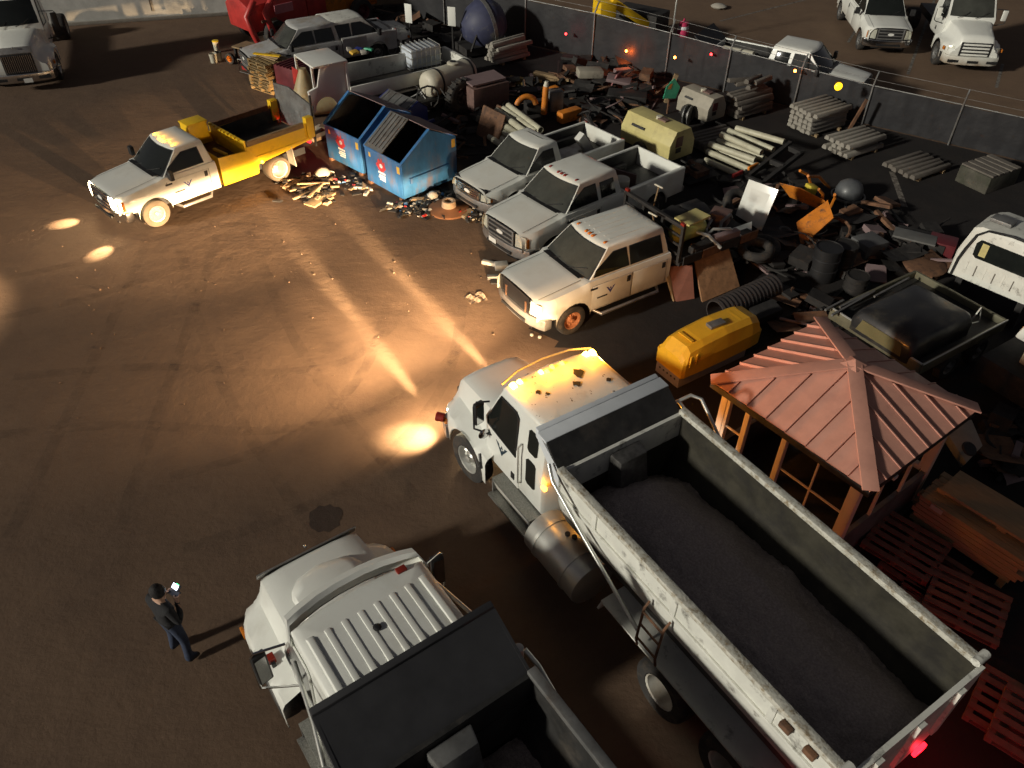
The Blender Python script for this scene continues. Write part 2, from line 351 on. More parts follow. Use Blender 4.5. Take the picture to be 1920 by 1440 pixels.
fa, fb = W(990, 85), W(1600, 265)
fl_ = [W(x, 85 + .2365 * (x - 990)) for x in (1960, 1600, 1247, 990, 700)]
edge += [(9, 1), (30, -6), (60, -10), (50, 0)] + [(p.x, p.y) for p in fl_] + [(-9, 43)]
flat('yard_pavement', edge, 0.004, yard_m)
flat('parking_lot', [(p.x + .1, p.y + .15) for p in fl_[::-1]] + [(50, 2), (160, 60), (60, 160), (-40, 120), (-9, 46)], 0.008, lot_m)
# painted lines of the lot and the yard
line_m = mat('worn_line_paint', (0.20, 0.18, 0.155), 0.8, var=0.4, scale=8, dirt=(0.055, 0.045, 0.038), dirt_lo=0.42, dirt_hi=0.6, dscale=6)
for a, b in (((1590, 80), (1640, 0)), ((1702, 140), (1752, 0)), ((1868, 165), (1880, 120)), ((1350, 40), (1510, 0))):
    A, B = W(*a), W(*b); D = (B - A); w = Vector((-D.y, D.x, 0)).normalized() * 0.06
    flat('parking_line', [A - w, B - w, B + w, A + w], 0.012, line_m)
A, B = W(1672, 322), W(1696, 388); D = B - A; w = Vector((-D.y, D.x, 0)).normalized() * 0.09
flat('yard_line', [A - w, B - w, B + w, A + w], 0.008, line_m)
c = W(610, 972)
flat('oil_stain', [(c.x + math.cos(t * .3) * .33 * rnd.uniform(.85, 1.1), c.y + math.sin(t * .3) * .33 * rnd.uniform(.85, 1.1)) for t in range(21)], 0.004, stain_m)
# patches of pale compacted soil far up the yard
pale_m = ground_mat('pale_dust_patch', (0.19, 0.135, 0.095), (0.15, 0.11, 0.08), (0.17, 0.125, 0.09), 0.95, bump=0.3)

# faint tyre tracks pressed into the dirt
trk = bpy.data.materials.new('tyre_track_dirt'); trk.use_nodes = True; n = trk.node_tree.nodes; L = trk.node_tree.links; b = n['Principled BSDF']
b.inputs['Base Color'].default_value = (0.050, 0.036, 0.029, 1); b.inputs['Roughness'].default_value = 0.95
tc = n.new('ShaderNodeTexCoord'); no = n.new('ShaderNodeTexNoise'); no.inputs['Scale'].default_value = 1.6; no.inputs['Detail'].default_value = 8; no.inputs['Roughness'].default_value = .75
mr = n.new('ShaderNodeMapRange'); mr.inputs[1].default_value = .42; mr.inputs[2].default_value = .75; mr.inputs[4].default_value = .30
L.new(tc.outputs['Object'], no.inputs['Vector']); L.new(no.outputs[0], mr.inputs[0]); L.new(mr.outputs[0], b.inputs['Alpha'])
def track(pts, off, w=.13):
    P = [W(*p) for p in pts]; out = []
    for i in range(len(P) - 1):
        p0, p1, p2, p3 = P[max(i - 1, 0)], P[i], P[i + 1], P[min(i + 2, len(P) - 1)]
        for k in range(8):
            t = k / 8; out.append(.5 * ((2 * p1) + (p2 - p0) * t + (2 * p0 - 5 * p1 + 4 * p2 - p3) * t * t + (3 * p1 - p0 - 3 * p2 + p3) * t ** 3))
    rows = []
    for i in range(len(out)):
        d_ = (out[min(i + 1, len(out) - 1)] - out[max(i - 1, 0)]).normalized(); s_ = Vector((-d_.y, d_.x, 0)); c = out[i] + s_ * off; ww = w * rnd.uniform(.85, 1.1)
        rows.append([(c.x + s_.x * ww, c.y + s_.y * ww, 0), (c.x - s_.x * ww, c.y - s_.y * ww, 0)])
    o = MB().grid(rows).build('tyre_track', trk, loc=(0, 0, .004 + .001 * (len(pts) % 3))); o['kind'] = 'structure'
for pts in ([(0, 560), (170, 520), (330, 470), (520, 440)], [(120, 1000), (210, 780), (300, 560), (345, 440)], [(700, 980), (560, 800), (470, 640), (420, 500), (400, 440)], [(0, 760), (260, 740), (520, 750), (720, 700), (860, 560)], [(330, 960), (520, 900), (660, 820), (760, 700), (800, 560)]):
    for off in (.95, -.95): track(pts, off)

# concrete wall closing the yard
wall_m = mat('poured_concrete_wall', (0.50, 0.50, 0.47), 0.9, var=0.16, scale=1.2, dirt=(0.34, 0.34, 0.32), dirt_lo=0.5, dirt_hi=0.75, dscale=1.1, bump=0.25, bscale=12)
A, B = W(0, 57), W(420, 29); yaw = math.atan2(B.y - A.y, B.x - A.x)
cw = thing('concrete_wall', 'long pale concrete wall along the back of the yard behind the big white truck', 'wall', (A.x, A.y, 0), yaw)
MB().box((-1.5, 0.2, 1.75), (31, 0.3, 3.5)).build('wall_face', wall_m, cw)
MB().box((-1.5, 0.0, 0.07), (31, 0.12, 0.14)).build('footing', concrete, cw, bevel=0.02)
for i in range(6):
    MB().box((-13 + i * 4.9, 0.04, 1.95), (0.05, 0.03, 3.1)).build('joint', concrete_d, cw)

# screened fence on the lot side
scr = bpy.data.materials.new('fence_screen_mesh'); scr.use_nodes = True
n = scr.node_tree.nodes; L = scr.node_tree.links; b = n['Principled BSDF']
b.inputs['Base Color'].default_value = (0.012, 0.012, 0.0145, 1); b.inputs['Roughness'].default_value = 0.6
tc = n.new('ShaderNodeTexCoord'); no = n.new('ShaderNodeTexNoise'); no.inputs['Scale'].default_value = 1.3; no.inputs['Detail'].default_value = 5
bp = n.new('ShaderNodeBump'); bp.inputs['Strength'].default_value = 0.4; bp.inputs['Distance'].default_value = 0.1
L.new(tc.outputs['Object'], no.inputs['Vector']); L.new(no.outputs[0], bp.inputs['Height']); L.new(bp.outputs[0], b.inputs['Normal'])
b.inputs['Alpha'].default_value = 0.93
fpx = [(835, 48), (985, 84), (1110, 113), (1247, 146), (1357, 172), (1487, 202), (1616, 233), (1778, 271), (1960, 314)]
FP = [W(*p) for p in fpx]
FP = [W(700, 16)] + FP
fence = thing('screened_fence', 'chain link fence with dark privacy screen and bent barbed wire posts beside the far lot', 'fence', FP[4])
HF = 1.63
def hf(i): return max(1.38, min(1.85, 1.85 - .13 * (i - 3)))
for i in range(len(FP) - 1):
    a, b_ = FP[i] - FP[4], FP[i + 1] - FP[4]
    bb = MB(); rows = []
    for f_ in (0.03, 0.15, 0.3, 0.45, 0.6, 0.75, 0.9, 1.0):
        z = f_ * HF
        rows.append([a.lerp(b_, k / 20) + Vector((0, math.sin(k * 1.1 + z * 2.2 + i) * .022 + math.sin(k * 2.7 + i * 3) * .018 + rnd.uniform(-.012, .012), f_ * (hf(i) + (hf(i + 1) - hf(i)) * k / 20) - (.03 * math.sin(k * .48) if f_ > .95 else 0))) for k in range(21)])
    bb.grid(rows).build('screen_panel', scr, fence, smooth=60)
    MB().tube([a + Vector((0, 0, hf(i) + .02)), b_ + Vector((0, 0, hf(i + 1) + .02))], 0.02).build('top_rail', steel, fence, smooth=40)
dirn = (FP[6] - FP[4]).normalized(); outw = Vector((-dirn.y, dirn.x, 0))
for i, p in enumerate(FP):
    q = p - FP[4] - outw * 0.05; HF = hf(i)
    MB().tube([q, q + Vector((0, 0, HF)), q + Vector((0, 0, HF + .1)) + outw * .03, q + Vector((0, 0, HF + .45)) + outw * .32], 0.032, 8).build('fence_post', steel, fence, smooth=40)
    if i < len(FP) - 1:
        r = FP[i + 1] - FP[4] - outw * .05
        for k in (0.2, 0.45):
            MB().tube([q + Vector((0, 0, HF + k)) + outw * k * .7, r + Vector((0, 0, hf(i + 1) + k)) + outw * k * .7], 0.006, 4).build('barbed_wire', steel, fence)
# warning lamps hung on the fence
def warn(px, py, z, m, col, e, label, r=0.045):
    p = W(px, py, z) - Vector((.05, .06, 0))
    t = thing('warning_lamp', label, 'warning lamp', p, 0, 'warning lamps hung along the fence')
    MB().lathe([(r * .3, 0), (r, .02), (r * 1.05, .06), (r * .6, .11), (0.01, .12)], 12, Matrix.Rotation(R(90), 4, 'X')).build('lens', m, t, smooth=60)
    MB().box((0, .05, -.0), (r * 1.3, .06, r * 2.6)).build('bracket', black, t)
    if e: lamp('lamp_glow', 'POINT', t, (0, -.25, -.05), e, col, radius=0.04)
warn(1063, 62, 1.0, warn_red, (1, .02, .07), 3, 'small crimson lamp glowing on the fence by the gap behind the stacked concrete beams')
warn(1176, 94, 0.7, warn_or, (1, .16, .02), 22, 'bright orange lamp on the fence under the yellow boom lift')
warn(1267, 106, 1.15, warn_or, (1, .2, .03), 4, 'bright orange lamp on the fence under the silver lamp post')
warn(1335, 100, 1.35, warn_red, (1, .02, .07), 1.0, 'tiny crimson lamp on the fence under the tail of the white pickup')
warn(1492, 131, 1.5, warn_or, (1, .22, .03), 1.5, 'small orange lamp on the fence in front of the door of the white pickup')
warn(1573, 160, 1.62, warn_yel, (1, .5, .03), 0.0, 'big yellow lamp on top of the fence above the highest concrete stack', 0.13)

# ------------------------------------------------------------------ wheels
WM = {}
def wheel(parent, x, y, r, w, side, rim_mat, tyre=None, rim_r=None, steer=0, dual=False, face=0.0):
    """tyre with a rim as its part; side = +1 or -1 is the outer side"""
    rim_r = rim_r or r * 0.58
    key = (r, w, tyre.name if tyre else '', rim_mat.name, rim_r, dual)
    if key not in WM:
        a = MB(); h = w / 2
        a.lathe([(rim_r, -h * .82), (rim_r + .02, -h * .95), (r * .90, -h), (r * .97, -h * .86), (r, -h * .55), (r, h * .55), (r * .97, h * .86), (r * .90, h), (rim_r + .02, h * .95), (rim_r, h * .82)], 28, closed=True)
        k = MB(); nseg = 20
        dish = -h * .45 if dual else h * .2
        prof = [(rim_r * 1.02, h * .93), (rim_r * .93, h * .86), (rim_r * .86, h * .5 if not dual else -h * .2)]
        vs = []; fs = []
        for rr, hh in prof: vs += [(rr * math.cos(2 * math.pi * i / nseg), rr * math.sin(2 * math.pi * i / nseg), hh) for i in range(nseg)]
        for j, rr in enumerate((rim_r * .74, rim_r * .56)):
            vs += [(rr * math.cos(2 * math.pi * i / nseg), rr * math.sin(2 * math.pi * i / nseg), dish + .015 - (0.0 if i % 2 else 0.06)) for i in range(nseg)]
        for rr, hh in ((rim_r * .42, dish + .02), (rim_r * .30, dish + .05), (rim_r * .27, dish + .10), (rim_r * .12, dish + .12)):
            vs += [(rr * math.cos(2 * math.pi * i / nseg), rr * math.sin(2 * math.pi * i / nseg), hh) for i in range(nseg)]
        nr = 9
        for i in range(nr - 1):
            fs += [(i * nseg + q, i * nseg + (q + 1) % nseg, (i + 1) * nseg + (q + 1) % nseg, (i + 1) * nseg + q) for q in range(nseg)]
        fs.append(tuple(range((nr - 1) * nseg, nr * nseg)))
        k.add(vs, fs)
        WM[key] = (a.mesh('wheel', tyre or rubber, 40), k.mesh('rim', rim_mat, 25))
    o = bpy.data.objects.new('wheel', WM[key][0]); COL.objects.link(o); o.parent = parent
    o.location = (x, y, r); o.rotation_euler = (R(-90 * side), 0, R(steer))
    q = bpy.data.objects.new('rim', WM[key][1]); COL.objects.link(q); q.parent = o
    return o

def oval(b, c, a, h, axis, off):
    """thin oval plate: centre, half sizes, axis 'x' or 'y'"""
    n = 16
    pts = [(c[0], c[1] + a * math.cos(2 * math.pi * i / n), c[2] + h * math.sin(2 * math.pi * i / n)) if axis == 'x' else
           (c[0] + a * math.cos(2 * math.pi * i / n), c[1], c[2] + h * math.sin(2 * math.pi * i / n)) for i in range(n)]
    b.slab(pts, (off, 0, 0) if axis == 'x' else (0, off, 0)); return b

def wing_emblem(parent, x, y, z, s, m, side=1):
    """winged V badge printed on the doors"""
    b = MB(); t = 0.004 * side
    for k in (1, -1):
        b.slab([(x, y, z - .5 * s), (x + k * .16 * s, y, z - .22 * s), (x + k * .62 * s, y, z + .42 * s), (x + k * .30 * s, y, z + .30 * s), (x + k * .26 * s, y, z + .10 * s), (x + k * .08 * s, y, z + .02 * s), (x, y, z - .12 * s)], (0, t, 0))
    b.slab([(x - .12 * s, y, z + .08 * s), (x + .12 * s, y, z + .08 * s), (x, y, z + .34 * s)], (0, t, 0))
    return b.build('emblem', m, parent)

# ------------------------------------------------------------------ pickups
def hermite(a, b, t): t = max(0, min(1, t)); t = t * t * (3 - 2 * t); return a + (b - a) * t

def pickup(name, label, cat, loc, yaw, cab='reg', bed=('box', 2.45), paint=None, style='sd', group=None, ribs=0, markers=None,
           grille=True, lights='off', rim=None, tyre=None, emblem=None, plate=False, glassm=None, wb=None, bump_m=None, dz=0.0, hood_open=False, marker_m=None, steps=False, front=True, mirrors=True):
    paint = paint or white
    t = thing(name, label, cat, (loc[0], loc[1], dz), yaw, group)
    sd = style == 'sd'
    hw = 0.99 if sd else 0.95
    zb0 = 0.50 if sd else 0.36
    zh, zc = (1.20, 1.33) if sd else (0.98, 1.12)
    roofz = 1.96 if sd else 1.76
    xa = -0.97; xcow = -1.36
    xb = {'reg': -3.03, 'ext': -3.56, 'crew': -3.92}[cab]
    if not sd: xb = {'reg': -2.92, 'ext': -3.45, 'crew': -3.7}[cab]
    wr = 0.40 if sd else 0.36; ra = wr + 0.10; za = wr + 0.01
    rim = rim or steel
    # ---- lower body
    xs = [0.0, -0.06, -0.16, -0.32, xa + ra + .001] + [xa + ra * math.cos(math.pi * k / 10) for k in range(11)] + [xa - ra - .001, -1.62, -2.2, -2.8, xb + .04, xb]
    rows = []
    for x in xs:
        zt = hermite(zh - .035, zh, -x / .10) if x > -.12 else (zh + (zc - zh) * min(1, (-x - .12) / (-xcow - .12)))
        w = hw * (0.86 + 0.14 * hermite(0, 1, -x / .42))
        inarch = abs(x - xa) <= ra
        z0 = za + math.sqrt(max(0, ra * ra - (x - xa) ** 2)) if inarch else (0.66 if x > xa else zb0)
        fl = 0.03 * math.exp(-((x - xa) / .55) ** 2) if x > -1.7 else 0
        sh = zt - (.17 if x > xcow else .12)
        cr = 0.045 if x > xcow else 0
        half = [(x, 0, zt + cr), (x, .33, zt + cr * .85), (x, hw * .62, zt + .01 + cr * .3), (x, hw * .74, zt - .025), (x, (w - .09), zt - .06), (x, w - .012, sh), (x, w + fl * .6, max(sh - .12, z0 + .02)), (x, w + fl, max(z0 + .012, min(sh - .3, (z0 + sh) / 2))), (x, w + fl - .012, z0)]
        if x < xcow + .02: half[3] = (x, hw * .80, zt - .01); half[4] = (x, w - .06, zt - .02)
        rows.append([(p[0], -p[1], p[2]) for p in half[::-1]] + half[1:])
    b = MB(); b.grid(rows); k = len(rows[0]); b.f.append(tuple((len(rows) - 1) * k + i for i in range(k)))
    body = b.build('body', paint, t, smooth=38, fix=True)
    # shut lines of the hood
    for s in (1, -1):
        MB().add([(x, s * (hw * .74 * f + d_), z) for x, f, z in ((-.10, 1, zh - .012), (-.5, 1, zh + (zc - zh) * .31 - .012), (-.9, 1, zh + (zc - zh) * .63 - .012), (xcow + .02, 1, zc - .014)) for d_ in (.012, 0)], [(0, 1, 3, 2), (2, 3, 5, 4), (4, 5, 7, 6)]).build('hood_gap', black, t)
    # dark inside of the nose and wheel arches, frame and axle
    c = MB(); L = -xb + (bed[1] if bed else 0.4)
    c.box((-.52 - (L - .6) / 2, 0, .52), (L - .6, 1.25, .22)); c.box((xa, 0, .72), (1.0, 1.42, .45)); c.box((xa, 0, wr), (.12, 1.5, .12))
    c.box((-.10, 0, .80), (.10, 1.45, .40)); c.build('chassis', black, t)
    # ---- greenhouse
    yb_, yt = (hw - .10, hw - .275)
    zt0, zt1 = zc - .03, roofz - .06
    xf0, xf1 = xcow - .10, xcow - .70
    bow0, bow1 = .17, .12
    xr0, xr1 = xb + .01, xb + .13
    def ring(v, inset=0, z=None):
        xf = xf0 + (xf1 - xf0) * v; bow = bow0 + (bow1 - bow0) * v; y = yb_ + (yt - yb_) * (v ** 1.15) - inset; xr = xr0 + (xr1 - xr0) * v + inset * .8
        z = zt0 + (zt1 - zt0) * v if z is None else z; xf -= inset * 1.3
        pts = []
        for q in (-1, -.6, 0, .6, 1): pts.append((xf + bow * (1 - q * q), y * q, z))
        xm = (xf + xr) / 2
        pts += [(xm, y, z), (xr + .03, y, z), (xr, y * .94, z), (xr, 0, z), (xr, -y * .94, z), (xr + .03, -y, z), (xm, -y, z)]
        return pts
    b = MB(); rings = [ring(v) for v in (0, .25, .5, .75, 1)] + [ring(1, .035, roofz - .02), ring(1, .12, roofz), ring(1, .35, roofz + .018)]
    b.loft(rings); b.build('cab', paint, t, smooth=40)
    gl = glassm or glass_dust
    # windscreen follows the curved front of the cab
    rows = []
    for j in range(7):
        v = .06 + .88 * j / 6; row = []
        xf = xf0 + (xf1 - xf0) * v; bow = bow0 + (bow1 - bow0) * v; y = yb_ + (yt - yb_) * (v ** 1.15); z = zt0 + (zt1 - zt0) * v
        for i in range(13):
            q = (-1 + i / 6) * (.93 if 0 < j < 6 else .90); row.append((xf + bow * (1 - q * q) + .008, y * q, z + .008))
        rows.append(row)
    fr_ = []
    for j in range(7):
        v = .03 + .94 * j / 6; xf = xf0 + (xf1 - xf0) * v; bow = bow0 + (bow1 - bow0) * v; y = yb_ + (yt - yb_) * (v ** 1.15); z = zt0 + (zt1 - zt0) * v
        fr_.append([(xf + bow * (1 - q * q) + .004, y * q, z + .004) for q in [(-1 + i / 6) * .965 for i in range(13)]])
    ws = MB().grid(rows).build('windscreen', gl, t, smooth=60)
    MB().grid(fr_).build('windscreen_seal', black, ws, smooth=60)
    for yy in (.12, -.45):
        MB().tube([(xf0 + bow0 + .05, yy, zt0 + .05), (xf0 + .06, yy + .22, zt0 + .10), (xf0 - .09, yy + .52, zt0 + .19)], .012, 5).build('wiper', black, ws)
    MB().slab([(xcow + .12, -.72, zc + .035), (xcow + .12, .72, zc + .035), (xcow - .02, .72, zc + .03), (xcow - .02, -.72, zc + .03)], (0, 0, .012)).build('cowl_panel', black, t)
    def side(x, z, s, off=.006):
        v = (z - zt0) / (zt1 - zt0); y = yb_ + (yt - yb_) * (max(v, 0) ** 1.15); return (x, s * (y + off), z)
    zl, zu = zc + .04, roofz - .17
    fx0, fxt = xf0 - .13, xf1 - .10
    if cab == 'reg': doors = [(xf0 - .02, xb + .27, xb + .34)]
    elif cab == 'ext': doors = [(xf0 - .02, -2.66, -2.60)]
    else: doors = [(xf0 - .02, -2.66, -2.60), (-2.70, xb + .15, xb + .24)]
    wins = []
    for i, (d0, d1, w1) in enumerate(doors):
        for s in (1, -1):
            yy = s * hw
            poly = [(d0, zb0 + .04), (d1, zb0 + .04), (d1, zc - .13), (d0, zc - .13)]
            if True: MB().slab([(p[0] + (.014 if p[0] == d0 else -.014), yy, p[1] + (-.014 if p[1] < .8 else 0)) for p in poly], (0, s * .003, 0)).build('door_gap', black, t)
            dob = MB().slab([(p[0], yy, p[1]) for p in poly], (0, s * .012, 0)).build('door', paint, t, bevel=.006)
            MB().box((d1 + .10, s * (hw + .02), zc - .25), (.10, .02, .16 if i == 0 else .15)).build('door_handle', black, dob, bevel=.006)
            # window
            if i == 0: pl = [(fx0, zl), (w1 - .02, zl), (w1 + .02, zu), (fxt - .03, zu), (fx0 - .08, zl + .14)]; pl[0] = (fx0, zl + .0)
            else: pl = [(d0 + .0, zl), (w1, zl), (w1 + .05, zu), (d0 + .0, zu)]
            cx_, cz_ = sum(p[0] for p in pl) / len(pl), sum(p[1] for p in pl) / len(pl)
            MB().slab([side(cx_ + (p[0] - cx_) * 1.05, cz_ + (p[1] - cz_) * 1.09, s, .003) for p in pl], (0, s * .006, 0)).build('window_gasket', black, dob)
            wn = MB().slab([side(p[0], p[1], s) for p in pl], (0, s * .010, 0)).build('side_window', glass, dob)
            if i == 0:
                if mirrors: MB().box((fx0 + .02, s * (hw + .17), zc + .10), (.12, .20, .26)).build('mirror', black, dob, bevel=.025)
                if emblem and s == 1: wing_emblem(dob, (d0 + d1) / 2 + .05, hw + .014, zc - .36, .22, emblem)
    if cab == 'ext':
        for s in (1, -1):
            pl = [(-2.76, zl), (xb + .26, zl), (xb + .30, zu), (-2.74, zu)]
            MB().slab([side(p[0], p[1], s) for p in pl], (0, s * .008, 0)).build('quarter_window', glass, t, bevel=.02)
    # rear window
    zr = lambda v: zt0 + (zt1 - zt0) * v
    MB().slab([(xr0 + (xr1 - xr0) * .12 - .006, -.58, zr(.15)), (xr0 + (xr1 - xr0) * .12 - .006, .58, zr(.15)), (xr0 + (xr1 - xr0) * .8 - .006, .52, zr(.8)), (xr0 + (xr1 - xr0) * .8 - .006, -.52, zr(.8))], (-.006, 0, 0)).build('rear_window', glass, t)
    # roof ribs and marker lights
    for i in range(ribs):
        yy = (i - (ribs - 1) / 2) * .19
        MB().tube([(xf1 - .22, yy, roofz + .004 - abs(yy) * .02), ((xf1 + xb) / 2, yy, roofz + .014 - abs(yy) * .02), (xb + .3, yy, roofz + .004 - abs(yy) * .02)], .022, 8).build('roof_rib', paint, t, smooth=60)
    if markers:
        for yy in (-.52, -.13, 0, .13, .52) if markers == 5 else [-.5 + i / (markers - 1) for i in range(markers)]:
            MB().box((xf1 + bow1 * (1 - yy * yy * 2) - .13, yy, roofz + .012 - abs(yy) * .03), (.12, .07, .045), top=.6).build('marker_light', marker_m or amber_off, t, bevel=.008)
    # ---- front end
    bm_ = bump_m or bumper_m
    def arc(o, w): return [(-.02 + o - .22 * (abs(y) / 1.0) ** 2.6, y * w) for y in [-1, -.85, -.6, -.3, 0, .3, .6, .85, 1]]
    if front:
        a1 = arc(.11, hw + .015); a0 = arc(-.10, hw + .005)
        bp_ = MB().prism(a1 + a0[::-1], 'z', .43 if sd else .37, .72 if sd else .64).build('front_bumper', bm_, t, bevel=.03)
        MB().box((.095, 0, .53 if sd else .47), (.03, 1.0, .07)).build('bumper_slot', black, bp_)
        if plate: MB().box((.108, -.25, .61), (.015, .30, .13)).build('number_plate', plate_m, bp_)
        MB().box((-.06, 0, .44 if sd else .36), (.12, 1.3, .12)).build('air_dam', black, t)
        zg0, zg1 = (.74, zh - .03) if sd else (.66, zh - .06)
        if grille:
            fr = MB().slab([(.015, -.52, zg0), (.015, .52, zg0), (-.005, .56, zg1), (-.005, -.56, zg1)], (.02, 0, 0)).build('grille', black if not grille == 'chrome' else chrome, t, bevel=.012)
            gm = chrome if grille == 'chrome' else steel
            for i in range(4):
                z = zg0 + .03 + i * (zg1 - zg0 - .06) / 3
                MB().box((.043 - i * .005, 0, z), (.03, 1.06, .045)).build('grille_bar', gm, fr, bevel=.008)
            for yy in (-.52, .52): MB().box((.035, yy, (zg0 + zg1) / 2), (.04, .06, zg1 - zg0)).build('grille_post', gm, fr, bevel=.008)
            oval(MB(), (.058, 0, (zg0 + zg1) / 2), .13, .055, 'x', .014).build('badge', plate_m, fr)
        else:
            MB().slab([(.012, -.50, zg0 - .02), (.012, .50, zg0 - .02), (-.006, .55, zg1 - .02), (-.006, -.55, zg1 - .02)], (.012, 0, 0)).build('grille_opening', black, t)
            for yy in (-.42, .42): MB().box((.02, yy, .86), (.03, .05, .3)).build('bracket', rust, t)
        for s in (1, -1):
            lm = lens_lit if lights == 'on' else lens_clear
            pts = [(.004, s * .58, zg0 + .02), (-.055, s * .83, zg0 + .03), (-.12, s * .885, zg0 + .05), (-.125, s * .88, zg1 - .10), (-.06, s * .83, zg1 - .06), (-.01, s * .58, zg1 - .04)]
            if grille is False and s == -1: lm = black
            hl = MB().slab(pts, (.014, s * .008, 0)).build('headlight', lm if lights != 'missing' else (black if s < 0 else white), t, bevel=.006)
            if lights != 'missing':
                MB().slab([(-.20, s * (hw - .075), zg0 + .03), (-.125, s * .90, zg0 + .03), (-.13, s * .90, zg1 - .13), (-.2, s * (hw - .08), zg1 - .13)], (.012, s * .012, 0)).build('turn_signal', amber_off, t)
    MB().box((-1.52 if sd else -1.45, hw + .012, zc - .20), (.20, .02, .05)).build('fender_vent', black, t)
    MB().box((-1.78, hw + .016, .84 if sd else .72), (.30, .02, .03)).build('side_trim', black, t)
    # ---- wheels
    rwx = wb or {'reg': -4.4 if not sd else -4.45, 'ext': -4.9, 'crew': -5.25}[cab]
    for s in (1, -1):
        wheel(t, xa, s * (hw - .14), wr, .24, s, rim, tyre)
        if not (bed and bed[0] == 'custom'): wheel(t, rwx, s * (hw - .14), wr, .24, s, rim, tyre)
    if steps:
        for s in (1, -1):
            MB().tube([(-1.62, s * (hw - .12), .44), (-1.72, s * (hw + .10), .40), (xb + .42, s * (hw + .10), .40), (xb + .28, s * (hw - .12), .44)], .045, 8).build('side_step', steel if not sd else bumper_m, t, smooth=50)
    # ---- load box
    if bed and bed[0] == 'box':
        x0 = xb - .04; x1 = x0 - bed[1]; zt = 1.34 if sd else 1.17; zf = .78 if sd else .66; bw = hw - .01
        xs = [x0, rwx + ra + .001] + [rwx + ra * math.cos(math.pi * k / 10) for k in range(11)] + [rwx - ra - .001, x1]
        box = None
        for s in (1, -1):
            rows = []
            for x in xs:
                z0 = za + math.sqrt(max(0, ra * ra - (x - rwx) ** 2)) if abs(x - rwx) <= ra else zb0 + .06
                fl = .03 * math.exp(-((x - rwx) / .55) ** 2)
                rows.append([(x, s * (bw - .02), z0), (x, s * (bw + fl), z0 + .02), (x, s * (bw + fl * .5), max(z0 + .03, zf + .22)), (x, s * bw, zt - .03), (x, s * (bw - .025), zt), (x, s * (bw - .10), zt), (x, s * (bw - .11), zt - .03), (x, s * (bw - .11), zf)])
            q = MB(); q.grid(rows); nn = len(rows[0]); q.f.append(tuple(range(nn))); q.f.append(tuple((len(rows) - 1) * nn + i for i in range(nn)))
            bsd = q.build('bed_side', paint, t, smooth=38)
            MB().box(((x0 + x1) / 2, s * (bw - .118), (zf + zt) / 2 - .02), (x0 - x1 - .02, .012, zt - zf - .03)).build('bed_liner', steel_dark, bsd)
            MB().box((rwx, s * (bw - .21), zf + .13), (.95, .2, .26)).build('wheel_housing', bed[2] if len(bed) > 2 else steel, t, bevel=.05)
        fl_ = MB(); fl_.box(((x0 + x1) / 2, 0, zf - .03), (bed[1] - .02, 2 * bw - .18, .06))
        fl_.build('bed_floor', bed[2] if len(bed) > 2 else steel, t)
        MB().box((x0 - .03, 0, (zf + zt) / 2), (.05, 2 * bw - .16, zt - zf - .02)).build('bed_front', paint, t)
        MB().box((x0 - .062, 0, (zf + zt) / 2 - .02), (.012, 2 * bw - .25, zt - zf - .05)).build('bed_liner', steel_dark, t); MB().box((x1 - .008, 0, (zf + zt) / 2 - .02), (.012, 2 * bw - .25, zt - zf - .05)).build('bed_liner', steel_dark, t)
        tg = MB().box((x1 + .03, 0, (zf + zt) / 2 - .06), (.06, 2 * bw - .04, zt - zf + .1)).build('tailgate', paint, t, bevel=.015)
        for s in (1, -1): MB().box((x1 - .012, s * (bw - .09), .98), (.03, .13, .40)).build('tail_light', redlens, t, bevel=.01)
        MB().box((x1 - .12, 0, .58), (.16, 1.8, .16)).build('rear_bumper', bm_, t, bevel=.03)
    return t


